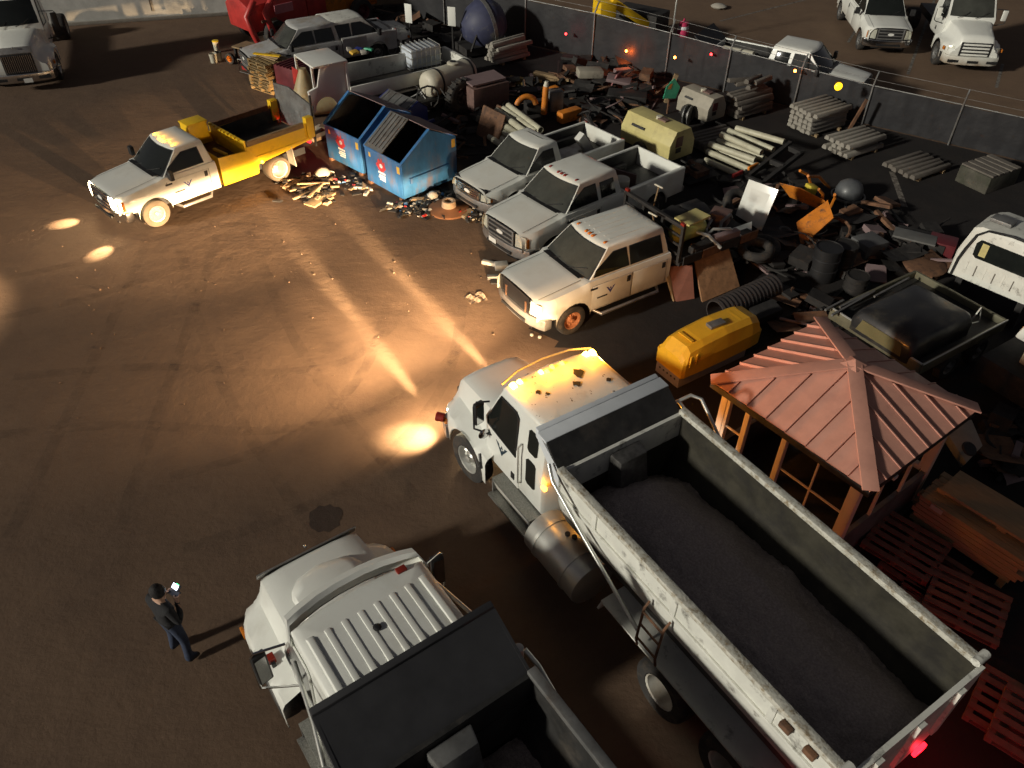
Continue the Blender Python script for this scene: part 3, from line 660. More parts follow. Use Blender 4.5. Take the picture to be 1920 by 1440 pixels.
# ------------------------------------------------------------------ heavy trucks (origin under the front axle, x forward)
def dump_bed(t, x0, x1, hw, zf, zr, paint, inner, shield_mat, shield_front, shield_z, rail=None, lipw=False, P_hoist=None):
    P_hoist = P_hoist or steel
    half = [(hw, zr), (hw, zr - .48), (hw * .985, zr - .70), (hw * .93, zr - .95), (hw * .82, zf + .26), (hw * .62, zf + .08), (hw * .34, zf), (0, zf - .01)]
    full = [(-y, z) for y, z in half] + half[-2::-1]
    bed = MB().grid([[(x, y, z - .05 if abs(y) < hw * .9 else z) for y, z in full[3:-3]] for x in (x0, x1)]).build('dump_bed', inner, t, smooth=60)
    nx = 7
    for s in (1, -1):
        xs = [x0 + (x1 - x0) * i / (nx - 1) for i in range(nx)]
        q = MB().grid([[(x, s * y, z) for y, z in half[:5]] for x in xs]).build('bed_side', paint, bed, smooth=50)
        MB().grid([[(x, s * (y - .035), z + .01) for y, z in half] for x in xs]).build('bed_liner', inner, bed, smooth=60)
        MB().box(((x0 + x1) / 2, s * (hw - .01), zr + .02), (x0 - x1, .13, .10)).build('top_rail', rail or paint, bed, bevel=.02)
        MB().box(((x0 + x1) / 2, s * (hw + .012), zr - .44), (x0 - x1, .045, .07)).build('side_rail', paint, bed, bevel=.012)
        for i in range(3): MB().box((x0 - .9 - i * 1.7, s * (hw + .012), zr - .2), (.10, .03, .42)).build('side_post', paint, bed, bevel=.008)
    fwl = MB().prism(full, 'x', x0 - .06, x0).build('front_wall', paint, bed)
    MB().prism([(y * .96, z) for y, z in full[1:-1]], 'x', x0 - .072, x0 - .063).build('bed_liner', inner, fwl)
    # hoist cover inside the front wall
    MB().add([(x0 - .07, -.30, zr - .1), (x0 - .07, .30, zr - .1), (x0 - .30, .26, zr - .15), (x0 - .30, -.26, zr - .15), (x0 - .07, -.36, zf), (x0 - .07, .36, zf), (x0 - .55, .30, zf), (x0 - .55, -.30, zf)],
             [(0, 1, 2, 3), (7, 6, 5, 4), (0, 4, 5, 1), (1, 5, 6, 2), (2, 6, 7, 3), (3, 7, 4, 0)]).build('hoist_cover', P_hoist, bed, bevel=.03)
    # tailgate
    tgm = MB().prism([(y * .995, z) for y, z in full], 'x', x1 - .07, x1 - .005).build('tailgate', paint, t)
    MB().prism([(y * .94, z) for y, z in full[1:-1]], 'x', x1 + .002, x1 + .012).build('gate_liner', inner, tgm)
    for s in (1, -1): MB().cyl((x1 + .03, s * (hw - .1), zr + .06), (x1 + .03, s * (hw + .12), zr + .06), .06).build('hinge_pin', paint, tgm, smooth=40)
    for yy in (-.75, 0, .75): MB().box((x1 - .09, yy, zr - .55), (.06, .12, 1.0)).build('gate_rib', paint, tgm)
    # cab shield
    sm = shield_mat; lw = .23 if lipw else 0
    xf, zs = shield_front, shield_z
    sh = MB().slab([(x0 - .02, -hw, zr - .06), (x0 - .02, hw, zr - .06), (xf - lw, hw - .02, zs), (xf - lw, -hw + .02, zs)], (.02, 0, -.05)).build('cab_shield', sm[0], t)
    MB().slab([(xf - .02, -hw + .02, zs - .16), (xf - .02, hw - .02, zs - .16), (xf, hw - .02, zs + .04), (xf, -hw + .02, zs + .04)], (.09, 0, .02)).build('shield_lip', sm[1], sh, bevel=.025)
    if lw: MB().slab([(xf, -hw, zs + .03), (xf, hw, zs + .03), (xf - lw, hw, zs + .012), (xf - lw, -hw, zs + .012)], (0, 0, -.05)).build('shield_top', sm[1], sh, bevel=.015)
    for s in (1, -1):
        MB().slab([(x0 - .02, s * hw, zr - .05), (xf, s * (hw - .02), zs), (xf, s * (hw - .02), zs - .16), (x0, s * hw, zr - .40)], (0, -s * .04, 0)).build('shield_gusset', sm[1], sh)
    return bed

def big_truck(name, label, loc, yaw, P, group=None, cat='dump truck'):
    paint = P.get('paint', white); roofm = P.get('roof', paint)
    t = thing(name, label, cat, (loc[0], loc[1], 0), yaw, group)
    wr = P.get('wr', .52); nose = P.get('nose', 1.15); xc = P.get('cowl', -.38)
    # ---- hood and fenders
    ra = wr + .10; za = wr + .02
    xs = [nose, nose - .05, nose - .14, nose - .28, ra + .001] + [ra * math.cos(math.pi * k / 12) for k in range(13)] + [-ra - .001, -ra - .10]
    rows = []
    z0n, z1n = P.get('hz', (1.42, 1.92)); w0, w1 = P.get('hwid', (.52, .80)); zfen = P.get('zf', 1.22); wf = P.get('wf', 1.2)
    for x in xs:
        f = (nose - x) / (nose + ra + .1)
        zc = z0n + (z1n - z0n) * min(1, f * 1.02)
        zc -= .16 * max(0, 1 - (nose - x) / .16) ** 2
        wc = w0 + (w1 - w0) * min(1, f)
        w = wf * (P.get('nosew', .80) + (1 - P.get('nosew', .80)) * hermite(0, 1, (nose - x) / .5))
        zf = zfen - .18 * max(0, 1 - (nose - x) / .4) ** 2 - (.10 * max(0, (-x - .35)) if x < -.35 else 0)
        z0 = za + math.sqrt(max(0, ra * ra - x * x)) if abs(x) <= ra else (.72 if x > 0 else .50)
        zf = max(zf, z0 + .06)
        half = [(x, 0, zc + .03), (x, wc * .55, zc + .022), (x, wc * .88, zc - .015), (x, wc, zc - .06), (x, wc + .06, zf + (zc - zf) * .42), (x, wc + .13, zf + .07), (x, (wc + .16 + w - .2) / 2, zf + .035), (x, w - .17, zf), (x, w - .05, zf - .05), (x, w, min(zf - .14, max(z0 + .03, zf - .14))), (x, w, z0 + .02), (x, w - .02, z0)]
        half[9] = (x, w, max(z0 + .025, zf - .15)); half[6] = (x, max(wc + .17, (wc + w) / 2), zf + .03)
        rows.append([(p[0], -p[1], p[2]) for p in half[::-1]] + half[1:])
    b = MB(); b.grid(rows); k = len(rows[0]); b.f.append(tuple(range(k)))
    # close the hood back to the windscreen
    rr = []
    for x, zz in ((-ra - .10, 0), (xc - .05, .02)):
        wc = w1; rr.append([(x, y * wc, z1n + .03 * (1 - y * y) + zz - (.07 if abs(y) == 1 else 0)) for y in (-1, -.85, -.5, 0, .5, .85, 1)])
    hood = b.build('hood', paint, t, smooth=P.get('crease', 48))
    if xc < -ra - .12: MB().grid(rr).build('cowl', paint, t, smooth=40)
    MB().box((.15, 0, .95), (1.6, 1.3, .7)).build('engine_bay', black, t)
    MB().box((-3.9 + 1.2, 0, .72), (P.get('chl', 8.6), .9, .30)).build('chassis', black, t) if P.get('chl', 1) else None
    if P.get('dome'):
        d_ = MB(); rows = []
        for i in range(9):
            f = i / 8; x = nose - .42 - f * (nose - .42 - xc); ww = .50 * math.sqrt(max(0.0, 1 - (1 - min(1, f / .42)) ** 2)) + .02; zz = z0n + (z1n - z0n) * min(1, (nose - x) / (nose + ra + .1) * 1.02)
            hh = .12 * min(1, f / .35) ** .6
            rows.append([(x, ww * y * 1.12, zz + (hh if abs(y) < .9 else (-.02 if abs(y) > .99 else hh * .75)) + (.02 * (1 - y * y))) for y in (-1, -.9, -.6, 0, .6, .9, 1)])
        d_.grid(rows).build('hood_dome', paint, hood, smooth=50)
    for s in (1, -1):   # details on the hood
        if P.get('latch'):
            MB().tube([(-.50, s * (wf - .02), 1.12), (-.60, s * (wf + .03), 1.02), (-.62, s * (wf + .02), .86)], .025, 6).build('hood_latch', black, hood)
            MB().tube([(-.40, s * (wf + .01), .95), (-.55, s * (wf + .05), .86), (-.68, s * (wf - .1), .95)], .008, 5).build('latch_cable', black, hood)
    if P.get('vents'): MB().box((nose - .22, -.05, z0n + .03), (.06, .26, .03), rz=.0).build('hood_vent', black, hood); MB().box((.1, -.38, (z0n + z1n) / 2 + .045), (.24, .05, .02), rz=.5).build('hood_hook', black, hood)
    # ---- nose
    gz0, gz1 = .72, z0n - .18
    g = MB().slab([(nose - .01, -w0 + .02, gz0), (nose - .01, w0 - .02, gz0), (nose - .005, w0 - .02, gz1), (nose - .005, -w0 + .02, gz1)], (.03, 0, 0)).build('grille', P.get('grm', steel), t, bevel=.012)
    if P.get('bars', 'v') == 'v':
        for i in range(15): MB().box((nose + .03, -w0 + .08 + i * (2 * w0 - .16) / 14, (gz0 + gz1) / 2), (.02, .022, gz1 - gz0 - .1)).build('grille_bar', chrome, g)
    else:
        for i in range(4): MB().box((nose + .03, 0, gz0 + .08 + i * (gz1 - gz0 - .16) / 3), (.03, 2 * w0 - .2, .07)).build('grille_bar', P.get('barm', white), g, bevel=.01)
    if P.get('chromelip'):
        MB().slab([(nose + .02, -w0 - .04, z0n - .17), (nose + .02, w0 + .04, z0n - .17), (nose - .08, w0 + .04, z0n + .035), (nose - .08, -w0 - .04, z0n + .035)], (.02, 0, .02)).build('grille_surround', bumper_m, t, bevel=.02)
        MB().lathe([(.025, 0), (.03, .03), (.012, .06), (.001, .065)], 10, Matrix.Translation((nose + .02, 0, z0n + .03))).build('hood_ornament', chrome, t, smooth=60)
    bu = MB().prism([(nose - .35, -wf + .02), (nose - .02, -wf + .12), (nose + .13, -.7), (nose + .17, 0), (nose + .13, .7), (nose - .02, wf - .12), (nose - .35, wf - .02), (nose - .4, wf - .1), (nose - .05, .7), (nose - .05, -.7), (nose - .4, -wf + .1)], 'z', .42, .74).build('front_bumper', P.get('bum', bumper_m), t, bevel=.03)
    if P.get('plate'): MB().box((nose + .175, .15, .5), (.02, .3, .15)).build('number_plate', plate_m, bu)
    if P.get('bslots'):
        for yy in (-.75, 0, .75): MB().box((nose + .15 - abs(yy) * .04, yy, .56), (.05, .42, .10)).build('bumper_slot', black, bu)
    for s in (1, -1):
        on = P.get('lit')
        hl = MB().slab([(nose - .07, s * (w0 + .10), .84), (nose - .24, s * (wf * .86), .86), (nose - .28, s * (wf * .87), 1.04), (nose - .12, s * (w0 + .10), 1.06)], (.06, s * .02, .01)).build('headlight', lens_lit if on else lens_clear, t, bevel=.012)
        MB().box((nose - .34, s * (wf - .015), .93), (.16, .05, .13)).build('turn_signal', amber_off, t, bevel=.015)
        if P.get('fenderlamp'):
            MB().box((P['fenderlamp'], s * (wf - .16), zfen + .07), (.13, .11, .11)).build('fender_lamp', redlens if s > 0 else amber_off, t, bevel=.015)
            MB().box((P['fenderlamp'] - .09, s * (wf - .16), zfen + .04), (.05, .06, .08)).build('lamp_bracket', black, t)
        if P.get('nosewing'):
            MB().cyl((nose - .36, s * (wf - .0), 1.0), (nose - .24, s * (wf + .10), 1.0), .085, .095).build('side_lamp', redlens, t, smooth=40)
    # ---- cab
    zb, zbelt, zr = P.get('cabz', (.92, 1.92, 2.95)); xr = P.get('cabrear', -2.25); yw, yr = P.get('cabw', (1.0, .93))
    xt = P.get('rooffront', -.92)
    def ring(x0, y, z, bow, x1, ins=0):
        pts = [(x0 + bow * (1 - q * q) - ins, q * (y - ins), z) for q in (-1, -.92, -.6, 0, .6, .92, 1)]
        return pts + [((x0 + x1) / 2, y - ins, z), (x1 + .05 + ins, y - ins, z), (x1 + ins, (y - ins) * .93, z), (x1 + ins, 0, z), (x1 + ins, -(y - ins) * .93, z), (x1 + .05 + ins, -(y - ins), z), ((x0 + x1) / 2, -(y - ins), z)]
    b = MB(); b.loft([ring(xc - .10, yw - .06, zb, .02, xr), ring(xc - .08, yw, zb + .12, .04, xr), ring(xc - .05, yw, zbelt, .10, xr), ring((xc - .05 + xt) / 2, (yw + yr) / 2, (zbelt + zr - .09) / 2, .11, xr), ring(xt, yr, zr - .09, .12, xr)])
    b.build('cab', paint, t, smooth=40)
    b = MB(); b.loft([ring(xt, yr + .004, zr - .092, .12, xr), ring(xt, yr + .004, zr - .06, .12, xr), ring(xt, yr, zr - .02, .12, xr, .03), ring(xt, yr, zr + .012, .12, xr, .12), ring(xt, yr, zr + .03, .1, xr, .4)]); rf = b.build('roof', roofm, t, smooth=50)
    rows = []
    for j in range(6):
        v = .08 + .84 * j / 5; x0 = (xc - .05) + (xt - xc + .05) * v; y = yw + (yr - yw) * v; z = zbelt + (zr - .09 - zbelt) * v; bow = .10 + .02 * v
        rows.append([(x0 + bow * (1 - q * q) + .012, q * y * .92, z + .008) for q in [-1 + i / 5 for i in range(11)]])
    ws = MB().grid(rows).build('windscreen', P.get('glass', glass), t, smooth=60)
    for yy in (.1, -.6): MB().tube([(xc + .10, yy, zbelt + .05), (xc + .02, yy + .3, zbelt + .14), (xc - .08, yy + .5, zbelt + .25)], .012, 5).build('wiper', black, ws)
    for i in range(P.get('ribs', 0)):
        n_ = P['ribs']; yy = (i - (n_ - 1) / 2) * (2 * yr - .3) / (n_ - 1)
        MB().add([(xt - .22, yy - .055, zr - .0), (xt - .22, yy + .055, zr - .0), (xr + .05, yy + .055, zr + .0), (xr + .05, yy - .055, zr + .0), (xt - .30, yy - .035, zr + .042), (xt - .30, yy + .035, zr + .042), (xr + .1, yy + .035, zr + .042), (xr + .1, yy - .035, zr + .042)],
                 [(0, 1, 2, 3), (4, 7, 6, 5), (0, 4, 5, 1), (1, 5, 6, 2), (2, 6, 7, 3), (3, 7, 4, 0)]).build('roof_rib', roofm, rf, bevel=.012)
    if P.get('visor'):
        q = MB(); path = []
        ys = [-1.06, -.98, -.8, -.5, -.2, .2, .5, .8, .98, 1.06]
        prof = [(.02, -.13), (.14, -.10), (.19, -.02), (.16, .06), (.05, .10), (-.01, .06), (.10, .0), (.01, -.09)]
        for y in ys:
            xx = xt + .22 - .17 * abs(y) ** 2.2 - (.12 if abs(y) > 1 else 0); sc = .55 if abs(y) > 1 else 1; path.append([(xx + a * sc, y * yr, zr - .06 + c_ * sc - (.10 if abs(y) > 1 else 0)) for a, c_ in prof])
        q.loft(path).build('sun_visor', paint, t, smooth=45)
        for y in (-.8, -.22, 0, .22, .8): MB().box((xt + .34 - .17 * abs(y) ** 2.2, y * yr, zr - .07), (.07, .13, .05)).build('marker_light', amber_dim, t, bevel=.01)
        MB().box((xt - .02, -.62, zr + .01), (.10, .14, .05)).build('roof_lamp', redlens, rf, bevel=.012)
        MB().add([(xt - .34, -.08, zr + .06)], []) if 0 else None
        MB().lathe([(.05, 0), (.055, .02), (.03, .03), (.001, .032)], 9, Matrix.Translation((xt - .62, .05, zr + .04))).build('roof_vent', black, rf)
    # doors, side windows
    d0, d1 = xc - .13, P.get('doorrear', -1.52)
    def yat(z): return yw + (yr - yw) * max(0, (z - zbelt) / (zr - .09 - zbelt))
    for s in (1, -1):
        dr = MB().slab([(d0, s * yw, zb + .1), (d1, s * yw, zb + .1), (d1, s * yw, zbelt), (d0, s * yw, zbelt)], (0, s * .012, 0)).build('door', paint, t, bevel=.006)
        pl = [(d0 - .02, zbelt + .02), (d1 + .06, zbelt - .02), (d1 + .06, zr - .26), (d1 - (-.06) , zr - .22), (xt - .14, zr - .22)]
        pl = [(d0 - .04, zbelt + .10), (d0 - .04, zbelt - .06), (d1 + .08, zbelt - .16), (d1 + .08, zr - .32), (d1 + .16, zr - .24), (xt + .02, zr - .24)]
        MB().slab([(x, s * (yat(z) + .013), z) for x, z in pl], (0, s * .008, 0)).build('side_window', glass, dr)
        fr = [(x, s * (yat(z) + .02), z) for x, z in pl]
        MB().tube(fr, .016, 5, closed=True).build('window_gasket', P.get('gask', black), dr)
        if P.get('rearwin'):
            for za_, zb_ in ((2.18, 2.66), (1.42, 2.02)):
                xw0, xw1 = d1 - .22, d1 - .50
                MB().slab([(x, s * (yat(z) + .004), z) for x, z in ((xw0, za_ + .05), (xw0 - .05, za_), (xw1 + .05, za_), (xw1, za_ + .05), (xw1, zb_ - .05), (xw1 + .05, zb_), (xw0 - .05, zb_), (xw0, zb_ - .05))], (0, s * .008, 0)).build('quarter_window', glass, t)
            MB().tube([(d1 - .08, s * (yw + .0), 2.2), (d1 - .08, s * (yw + .07), 2.15), (d1 - .08, s * (yw + .07), 1.3), (d1 - .08, s * yw, 1.25)], .018, 6).build('grab_handle', alu, t, smooth=50)
        MB().box((d1 + .16, s * (yw + .018), zb + .30), (.10, .02, .14)).build('door_handle', black, dr)
        if P.get('emblem') and s == 1: wing_emblem(dr, (d0 + d1) / 2 + .02, yw + .014, zb + .62, .30, P['emblem'])
        # mirrors on tube frames
        mz = P.get('mz', (1.45, 2.35)); mx_ = P.get('mx', -.62); my = yw + P.get('mo', .42)
        fm = MB().tube([(mx_ - .05, s * (yw + .01), mz[1]), (mx_ + .05, s * my, mz[1]), (mx_ + .05, s * (my + .06), mz[1] - .08), (mx_ + .05, s * (my + .06), mz[0] + .05), (mx_ + .05, s * my, mz[0]), (mx_ - .10, s * (yw + .01), mz[0] - .12)], .018, 7).build('mirror_frame', P.get('mfm', chrome), dr, smooth=50)
        MB().box((mx_ + .05, s * (my - .04), (mz[0] + mz[1]) / 2 + .06), (.09, .20, (mz[1] - mz[0]) * .74), rz=s * .15).build('mirror', P.get('mhm', black), fm, bevel=.03)
        MB().box((mx_ - .002, s * (my - .04), (mz[0] + mz[1]) / 2 + .06), (.012, .15, (mz[1] - mz[0]) * .62), rz=s * .15).build('mirror_glass', chrome, fm)
        if P.get('round'):
            MB().lathe([(.001, .04), (.09, .03), (.115, 0), (.10, -.01), (.001, -.012)], 16, Matrix.Translation((mx_ - .02, s * (my - .10), mz[0] - .10)) @ Matrix.Rotation(R(-90), 4, 'Y')).build('round_mirror', chrome, fm, smooth=50)
        # steps
        if P.get('steps'):
            st = MB().box((-1.55, s * 1.02, .86), (1.22, .34, .05)).build('upper_step', tread, t)
            MB().slab([(-.94, s * 1.19, .84), (-2.16, s * 1.19, .84), (-2.16, s * 1.10, .56), (-.94, s * 1.10, .56)], (0, -s * .02, 0)).build('step_skirt', P.get('skirt', white_dusty), st)
            MB().box((-1.55, s * 1.14, .50), (1.22, .28, .05)).build('lower_step', tread, t)
            for x in (-.96, -2.14): MB().box((x, s * 1.1, .68), (.03, .18, .34)).build('step_bracket', steel, t)
        if P.get('tank') and s == 1:
            q = MB().cyl((-2.36, 1.02, .82), (-3.72, 1.02, .82), .42, n=30).build('fuel_tank', alu, t, bevel=.02)
            for x in (-2.62, -3.38): MB().lathe([(.423, -.03), (.437, -.03), (.437, .03), (.423, .03)], 30, Matrix.Translation((x, 1.02, .82)) @ Matrix.Rotation(R(90), 4, 'Y'), closed=True).build('tank_strap', alu, q, smooth=40)
            for x in (-2.95, -3.06): MB().cyl((x, .92 + (.06 if x > -3 else 0), 1.22), (x, .92 + (.06 if x > -3 else 0), 1.27), .045).build('tank_cap', black, q, smooth=40)
        wheel(t, 0, s * (wf - .16), wr, .29, s, P.get('frim', alu), P.get('tyre'), rim_r=wr * .57, steer=P.get('steer', 0))
        for x in P.get('rear', ()): wheel(t, x, s * .96, wr, .52, s, P.get('rrim', white_dusty), None, rim_r=wr * .56, dual=True)
    return t

# ------------------------------------------------------------------ the loaded dump truck with its lamps on
TAZ = R(123.5); TA = Vector((.13, 11.25, 0))
A = big_truck('dump_truck', 'white loaded dump truck with blazing amber roof lamps, beside the pink roofed booth', TA, TAZ,
              dict(roof=roof_spotted, lit=True, emblem=emblem_teal, rearwin=True, steps=True, tank=True, rear=(-5.6, -6.95), latch=True, vents=True, round=True, nosewing=True, hz=(1.60, 1.98), hwid=(.62, .82), zf=1.20, crease=34, wf=1.2, mfm=black, mo=.22, mz=(1.75, 2.4), mx=-.55, bars='h', barm=steel, grm=black, steer=4), group='parked dump trucks')
bedA = dump_bed(A, -2.92, -8.2, 1.22, 1.35, 2.88, white_worn, bedwall, (steel_dark, mat('bluish_white_shield', (.60, .63, .66), .45, var=.06)), -2.32, 3.15, rail=crust, lipw=True, P_hoist=mat('scraped_hoist_cover', (.13, .125, .12), .35, .6, var=.5, scale=5))
for s in (1, -1):
    # lip of caked grit along the rail, tarp arm, fender over the rear wheels
    MB().tube([(-2.75, s * 1.30, 2.92), (-2.95, s * 1.36, 2.75), (-3.8, s * 1.36, 2.30), (-5.1, s * 1.34, 1.62)], .032, 8).build('tarp_arm', alu, A, smooth=50)
    f = MB().slab([(-4.25, s * .62, 1.26), (-4.25, s * 1.30, 1.22), (-7.8, s * 1.30, 1.22), (-7.8, s * .62, 1.26)], (0, 0, .04)).build('rear_fender', white_worn, A)
    MB().slab([(-4.25, s * .75, 1.24), (-4.25, s * 1.30, 1.22), (-4.18, s * 1.30, .98), (-4.18, s * .75, .98)], (-.04, 0, 0)).build('fender_front', white_worn, f)
    lad = MB().tube([(-5.15, s * 1.28, 2.35), (-5.15, s * 1.36, 2.25), (-5.15, s * 1.40, 1.55), (-5.15, s * 1.36, 1.35)], .02, 6).build('ladder', rust, A)
    MB().tube([(-5.55, s * 1.26, 2.35), (-5.55, s * 1.36, 2.25), (-5.55, s * 1.40, 1.55), (-5.55, s * 1.36, 1.35)], .02, 6).build('ladder_rail', rust, lad)
    for z in (1.55, 1.9, 2.2): MB().tube([(-5.15, s * 1.385, z), (-5.55, s * 1.385, z)], .018, 6).build('rung', rust, lad)
    for x in (-7.45, -7.8): MB().box((x, s * 1.28, 2.74), (.16, .08, .10)).build('latch', rust, A, bevel=.02)
MB().tube([(-2.72, -1.24, 2.90), (-2.80, -1.50, 3.0), (-2.95, -1.60, 2.98), (-3.5, -1.58, 2.55), (-4.3, -1.45, 1.75)], .03, 8).build('tarp_arm', alu, A, smooth=50)
# beacons on the roof
for y, x, m_, sc in ((.80, -1.02, amber_hot, 1.5), (.66, -1.0, amber_hot, 1.2), (.22, -.98, amber_hot, 1.1), (.12, -1.02, amber, 1.1), (-.02, -.97, amber, 1.0), (-.22, -.98, amber, 1.0), (-.72, -1.0, amber_hot, 1.4), (-.84, -1.02, amber_hot, 1.6)):
    MB().box((x, y, 2.975), (.10 * sc, .075 * sc, .05 * sc), top=.6).build('roof_beacon', m_, A, bevel=.012)
for y in (.78, .18, -.2, -.8): lamp('beacon_glow', 'POINT', A, (-1.12, y, 3.14), 17 if abs(y) > .5 else 10, (1, .36, .015), radius=.05)
MB().tube([(-.86, .93, 2.93), (-.74, .55, 2.97), (-.70, 0, 2.985), (-.74, -.55, 2.97), (-.86, -.93, 2.93)], .02, 6).build('roof_trim', alu, A, smooth=50)
lamp('beacon_glow', 'POINT', A, (-.98, -1.12, 2.80), 170, (1, .33, .04), radius=.06)
sm_ = MB().box((-2.30, 1.02, 1.78), (.10, .06, .08)).build('side_marker', amber, A, bevel=.015)
lamp('marker_glow', 'POINT', A, (-2.30, 1.10, 1.88), .45, (1, .45, .08), radius=.04)
smr = MB().box((-2.30, -1.02, 1.78), (.10, .06, .08)).build('side_marker', amber_hot, A, bevel=.015)
lamp('marker_glow', 'POINT', A, (-2.36, -1.16, 1.82), 26, (1, .36, .04), radius=.04)
for s in (1, -1):
    tl = MB().box((-8.27, s * .95, 1.05), (.06, .22, .14)).build('tail_light', redlens_on, A, bevel=.02)
    lamp('tail_glow', 'POINT', A, (-8.42, s * .95, 1.05), 14, (1, .015, .03), radius=.06)
lamp('tail_glow', 'POINT', A, (-7.9, -1.45, 1.35), 14, (1, .03, .03), radius=.06)
MB().box((-7.9, -1.30, 1.35), (.12, .05, .07)).build('side_marker', redlens_on, A)
MB().box((-7.85, 1.31, 1.35), (.12, .05, .07)).build('side_marker', redlens_on, A)
for s in (1, -1):
    hx, hy, hz = 1.17, s * .90, .96
    warm = (1, .66, .35)
    lamp('headlight_beam', 'SPOT', A, (hx, hy, hz), 900, warm, (hx + 2.4, hy + s * .8, 0), 150, 1.0, .06)
    lamp('headlight_beam', 'SPOT', A, (hx, hy, hz), 6500, warm, (hx + 10, hy + (2.5 if s > 0 else 1.0), hz - 2.2), 125, 1.0, .05, .16)
    lamp('headlight_beam', 'SPOT', A, (hx, hy, hz), 31000, warm, (hx + 10, hy + 1.7, hz - .62), 66, .9, .05, .11)
    lamp('headlight_beam', 'SPOT', A, (hx, hy, hz), 6200, (1, .70, .38), (hx + 3.1, hy - .06, 0), 36, 1.0, .08, 1.0, .23)
    lamp('headlight_beam', 'SPOT', A, (hx, hy, hz), 21000, (1, .70, .38), (hx + 7.4, hy - .12, 0), 11, 1.0, .08, 1.0, .50)
    lamp('headlight_beam', 'SPOT', A, (hx, hy, hz), 6000, warm, (hx + 5.5, hy + .2, 0), 22, 1.0, .08, 1.0, .85)
    if s > 0: lamp('headlight_beam', 'SPOT', A, (hx, hy, hz), 1700, (1, .74, .42), (hx + .36, hy + .62, 0), 50, 1.0, .04)
# load: road gravel heaped in the bed
def load(name, label, T, yaw, x0, x1, hw, f, m=None):
    nx, ny = 130, 56; rows = []
    for i in range(nx):
        row = []
        for j in range(ny):
            x = x0 + (x1 - x0) * i / (nx - 1); y = -hw + 2 * hw * j / (ny - 1)
            nz = mnoise.noise(Vector((x * 1.6, y * 1.6, 3))) * .07 + mnoise.noise(Vector((x * 4.5, y * 4.5, 7))) * .035 + mnoise.noise(Vector((x * 11, y * 11, 1))) * .015
            row.append((x, y, f(i / (nx - 1), y / hw) + nz + rnd.uniform(-.012, .012)))
        rows.append(row)
    o = MB().grid(rows).build(name, m or gravel, loc=(T.x, T.y, 0), rz=yaw, smooth=70)
    return tag(o, label, 'gravel load', kind='stuff')
def fA(u, v):
    ridge = 2.34 - .14 * abs(v - .3) ** 1.5 - .42 * max(0, -v - .2 - .15 * u)
    return max(1.36, ridge - .45 * max(0, .10 - u) / .10 * .6 + .05 * math.sin(u * 9 + v * 3) - .10 * u)
load('gravel_load', 'loose grey road gravel heaped along one side of the loaded dump bed', TA, TAZ, -3.0, -8.17, 1.14, fA)

# ------------------------------------------------------------------ the second dump truck, lamps off
TBZ = R(126); TB = Vector((-2.47, 6.66, 0))
B = big_truck('dump_truck', 'white dump truck with ribbed roof, sun visor and black cab shield, lamps off', TB, TBZ,
              dict(roof=white, ribs=8, visor=True, dome=True, chromelip=True, hz=(1.62, 1.94), hwid=(.78, .84), zf=1.20, wf=1.30, nosew=.88, crease=36, fenderlamp=-.05, rear=(-5.6, -6.95), steps=True, tank=True, frim=steel, bars='v', mz=(1.5, 2.35), mx=-.62, mo=.40, cabw=(.98, .93), gask=white), group='parked dump trucks')
dump_bed(B, -3.0, -8.1, 1.22, 1.35, 2.82, steel_dark, steel_dark, (shield_dark, shield_dark), -2.25, 3.22, rail=steel)
for s in (1, -1):
    MB().tube([(-1.1, s * 1.02, 2.55), (-2.0, s * 1.16, 2.62), (-2.6, s * 1.30, 2.5)], .03, 8).build('grab_rail', alu, B, smooth=50)
    MB().tube([(-2.75, s * 1.30, 2.86), (-2.95, s * 1.36, 2.72), (-3.8, s * 1.36, 2.30), (-5.1, s * 1.34, 1.62)], .032, 8).build('tarp_arm', alu, B, smooth=50)
    MB().cyl((-2.62, s * 1.30, 2.40), (-2.62, s * 1.30, 2.72), .07).build('arm_motor', alu, B, bevel=.015)
load('gravel_load', 'dark gravel lying in the bed behind the black cab shield', TB, TBZ, -3.1, -8.05, 1.055, lambda u, v: 1.75 + .22 * math.sin(3.1 * u) - .2 * v * v + .04 * math.sin(u * 11 + v * 4))

# ------------------------------------------------------------------ the yellow bodied dump pickup
Y = pickup('dump_pickup', 'white pickup with a bright yellow dump body, amber roof lights and headlights on', 'pickup truck', (-11.51, 20.12), R(226.6), 'reg', bed=('custom', 3.3), paint=white, markers=5, marker_m=amber, lights='on', grille='chrome', rim=alu, tyre=rubber_dusty, emblem=emblem_blue, glassm=glass, bump_m=chrome, steps=True)
for y in (.5, .15, -.2, -.52): lamp('marker_glow', 'POINT', Y, (-2.20, y, 2.06), 1.6, (1, .45, .04), radius=.04)
for s in (1, -1):
    wheel(Y, -5.02, s * .80, .40, .46, s, white_dusty, rubber_dusty, rim_r=.27, dual=True)
    lamp('headlight_beam', 'SPOT', Y, (.05, s * .74, .92), 1300, (1, .72, .40), (.85, s * 1.12, 0), 30, .9, .04)
    lamp('headlight_beam', 'SPOT', Y, (.05, s * .74, .92), 8000, (1, .72, .42), (10, s * .9, -.7), 70, 1, .05, .2)
lamp('headlight_glow', 'POINT', Y, (.12, .80, .98), 5, (1, .85, .6), radius=.05)
yb0, yb1 = -3.12, -6.35
yd = MB().box(((-4.05 + yb1) / 2, 0, .98), (-yb1 - 4.05, 1.9, .10)).build('dump_bed', steel_dark, Y)
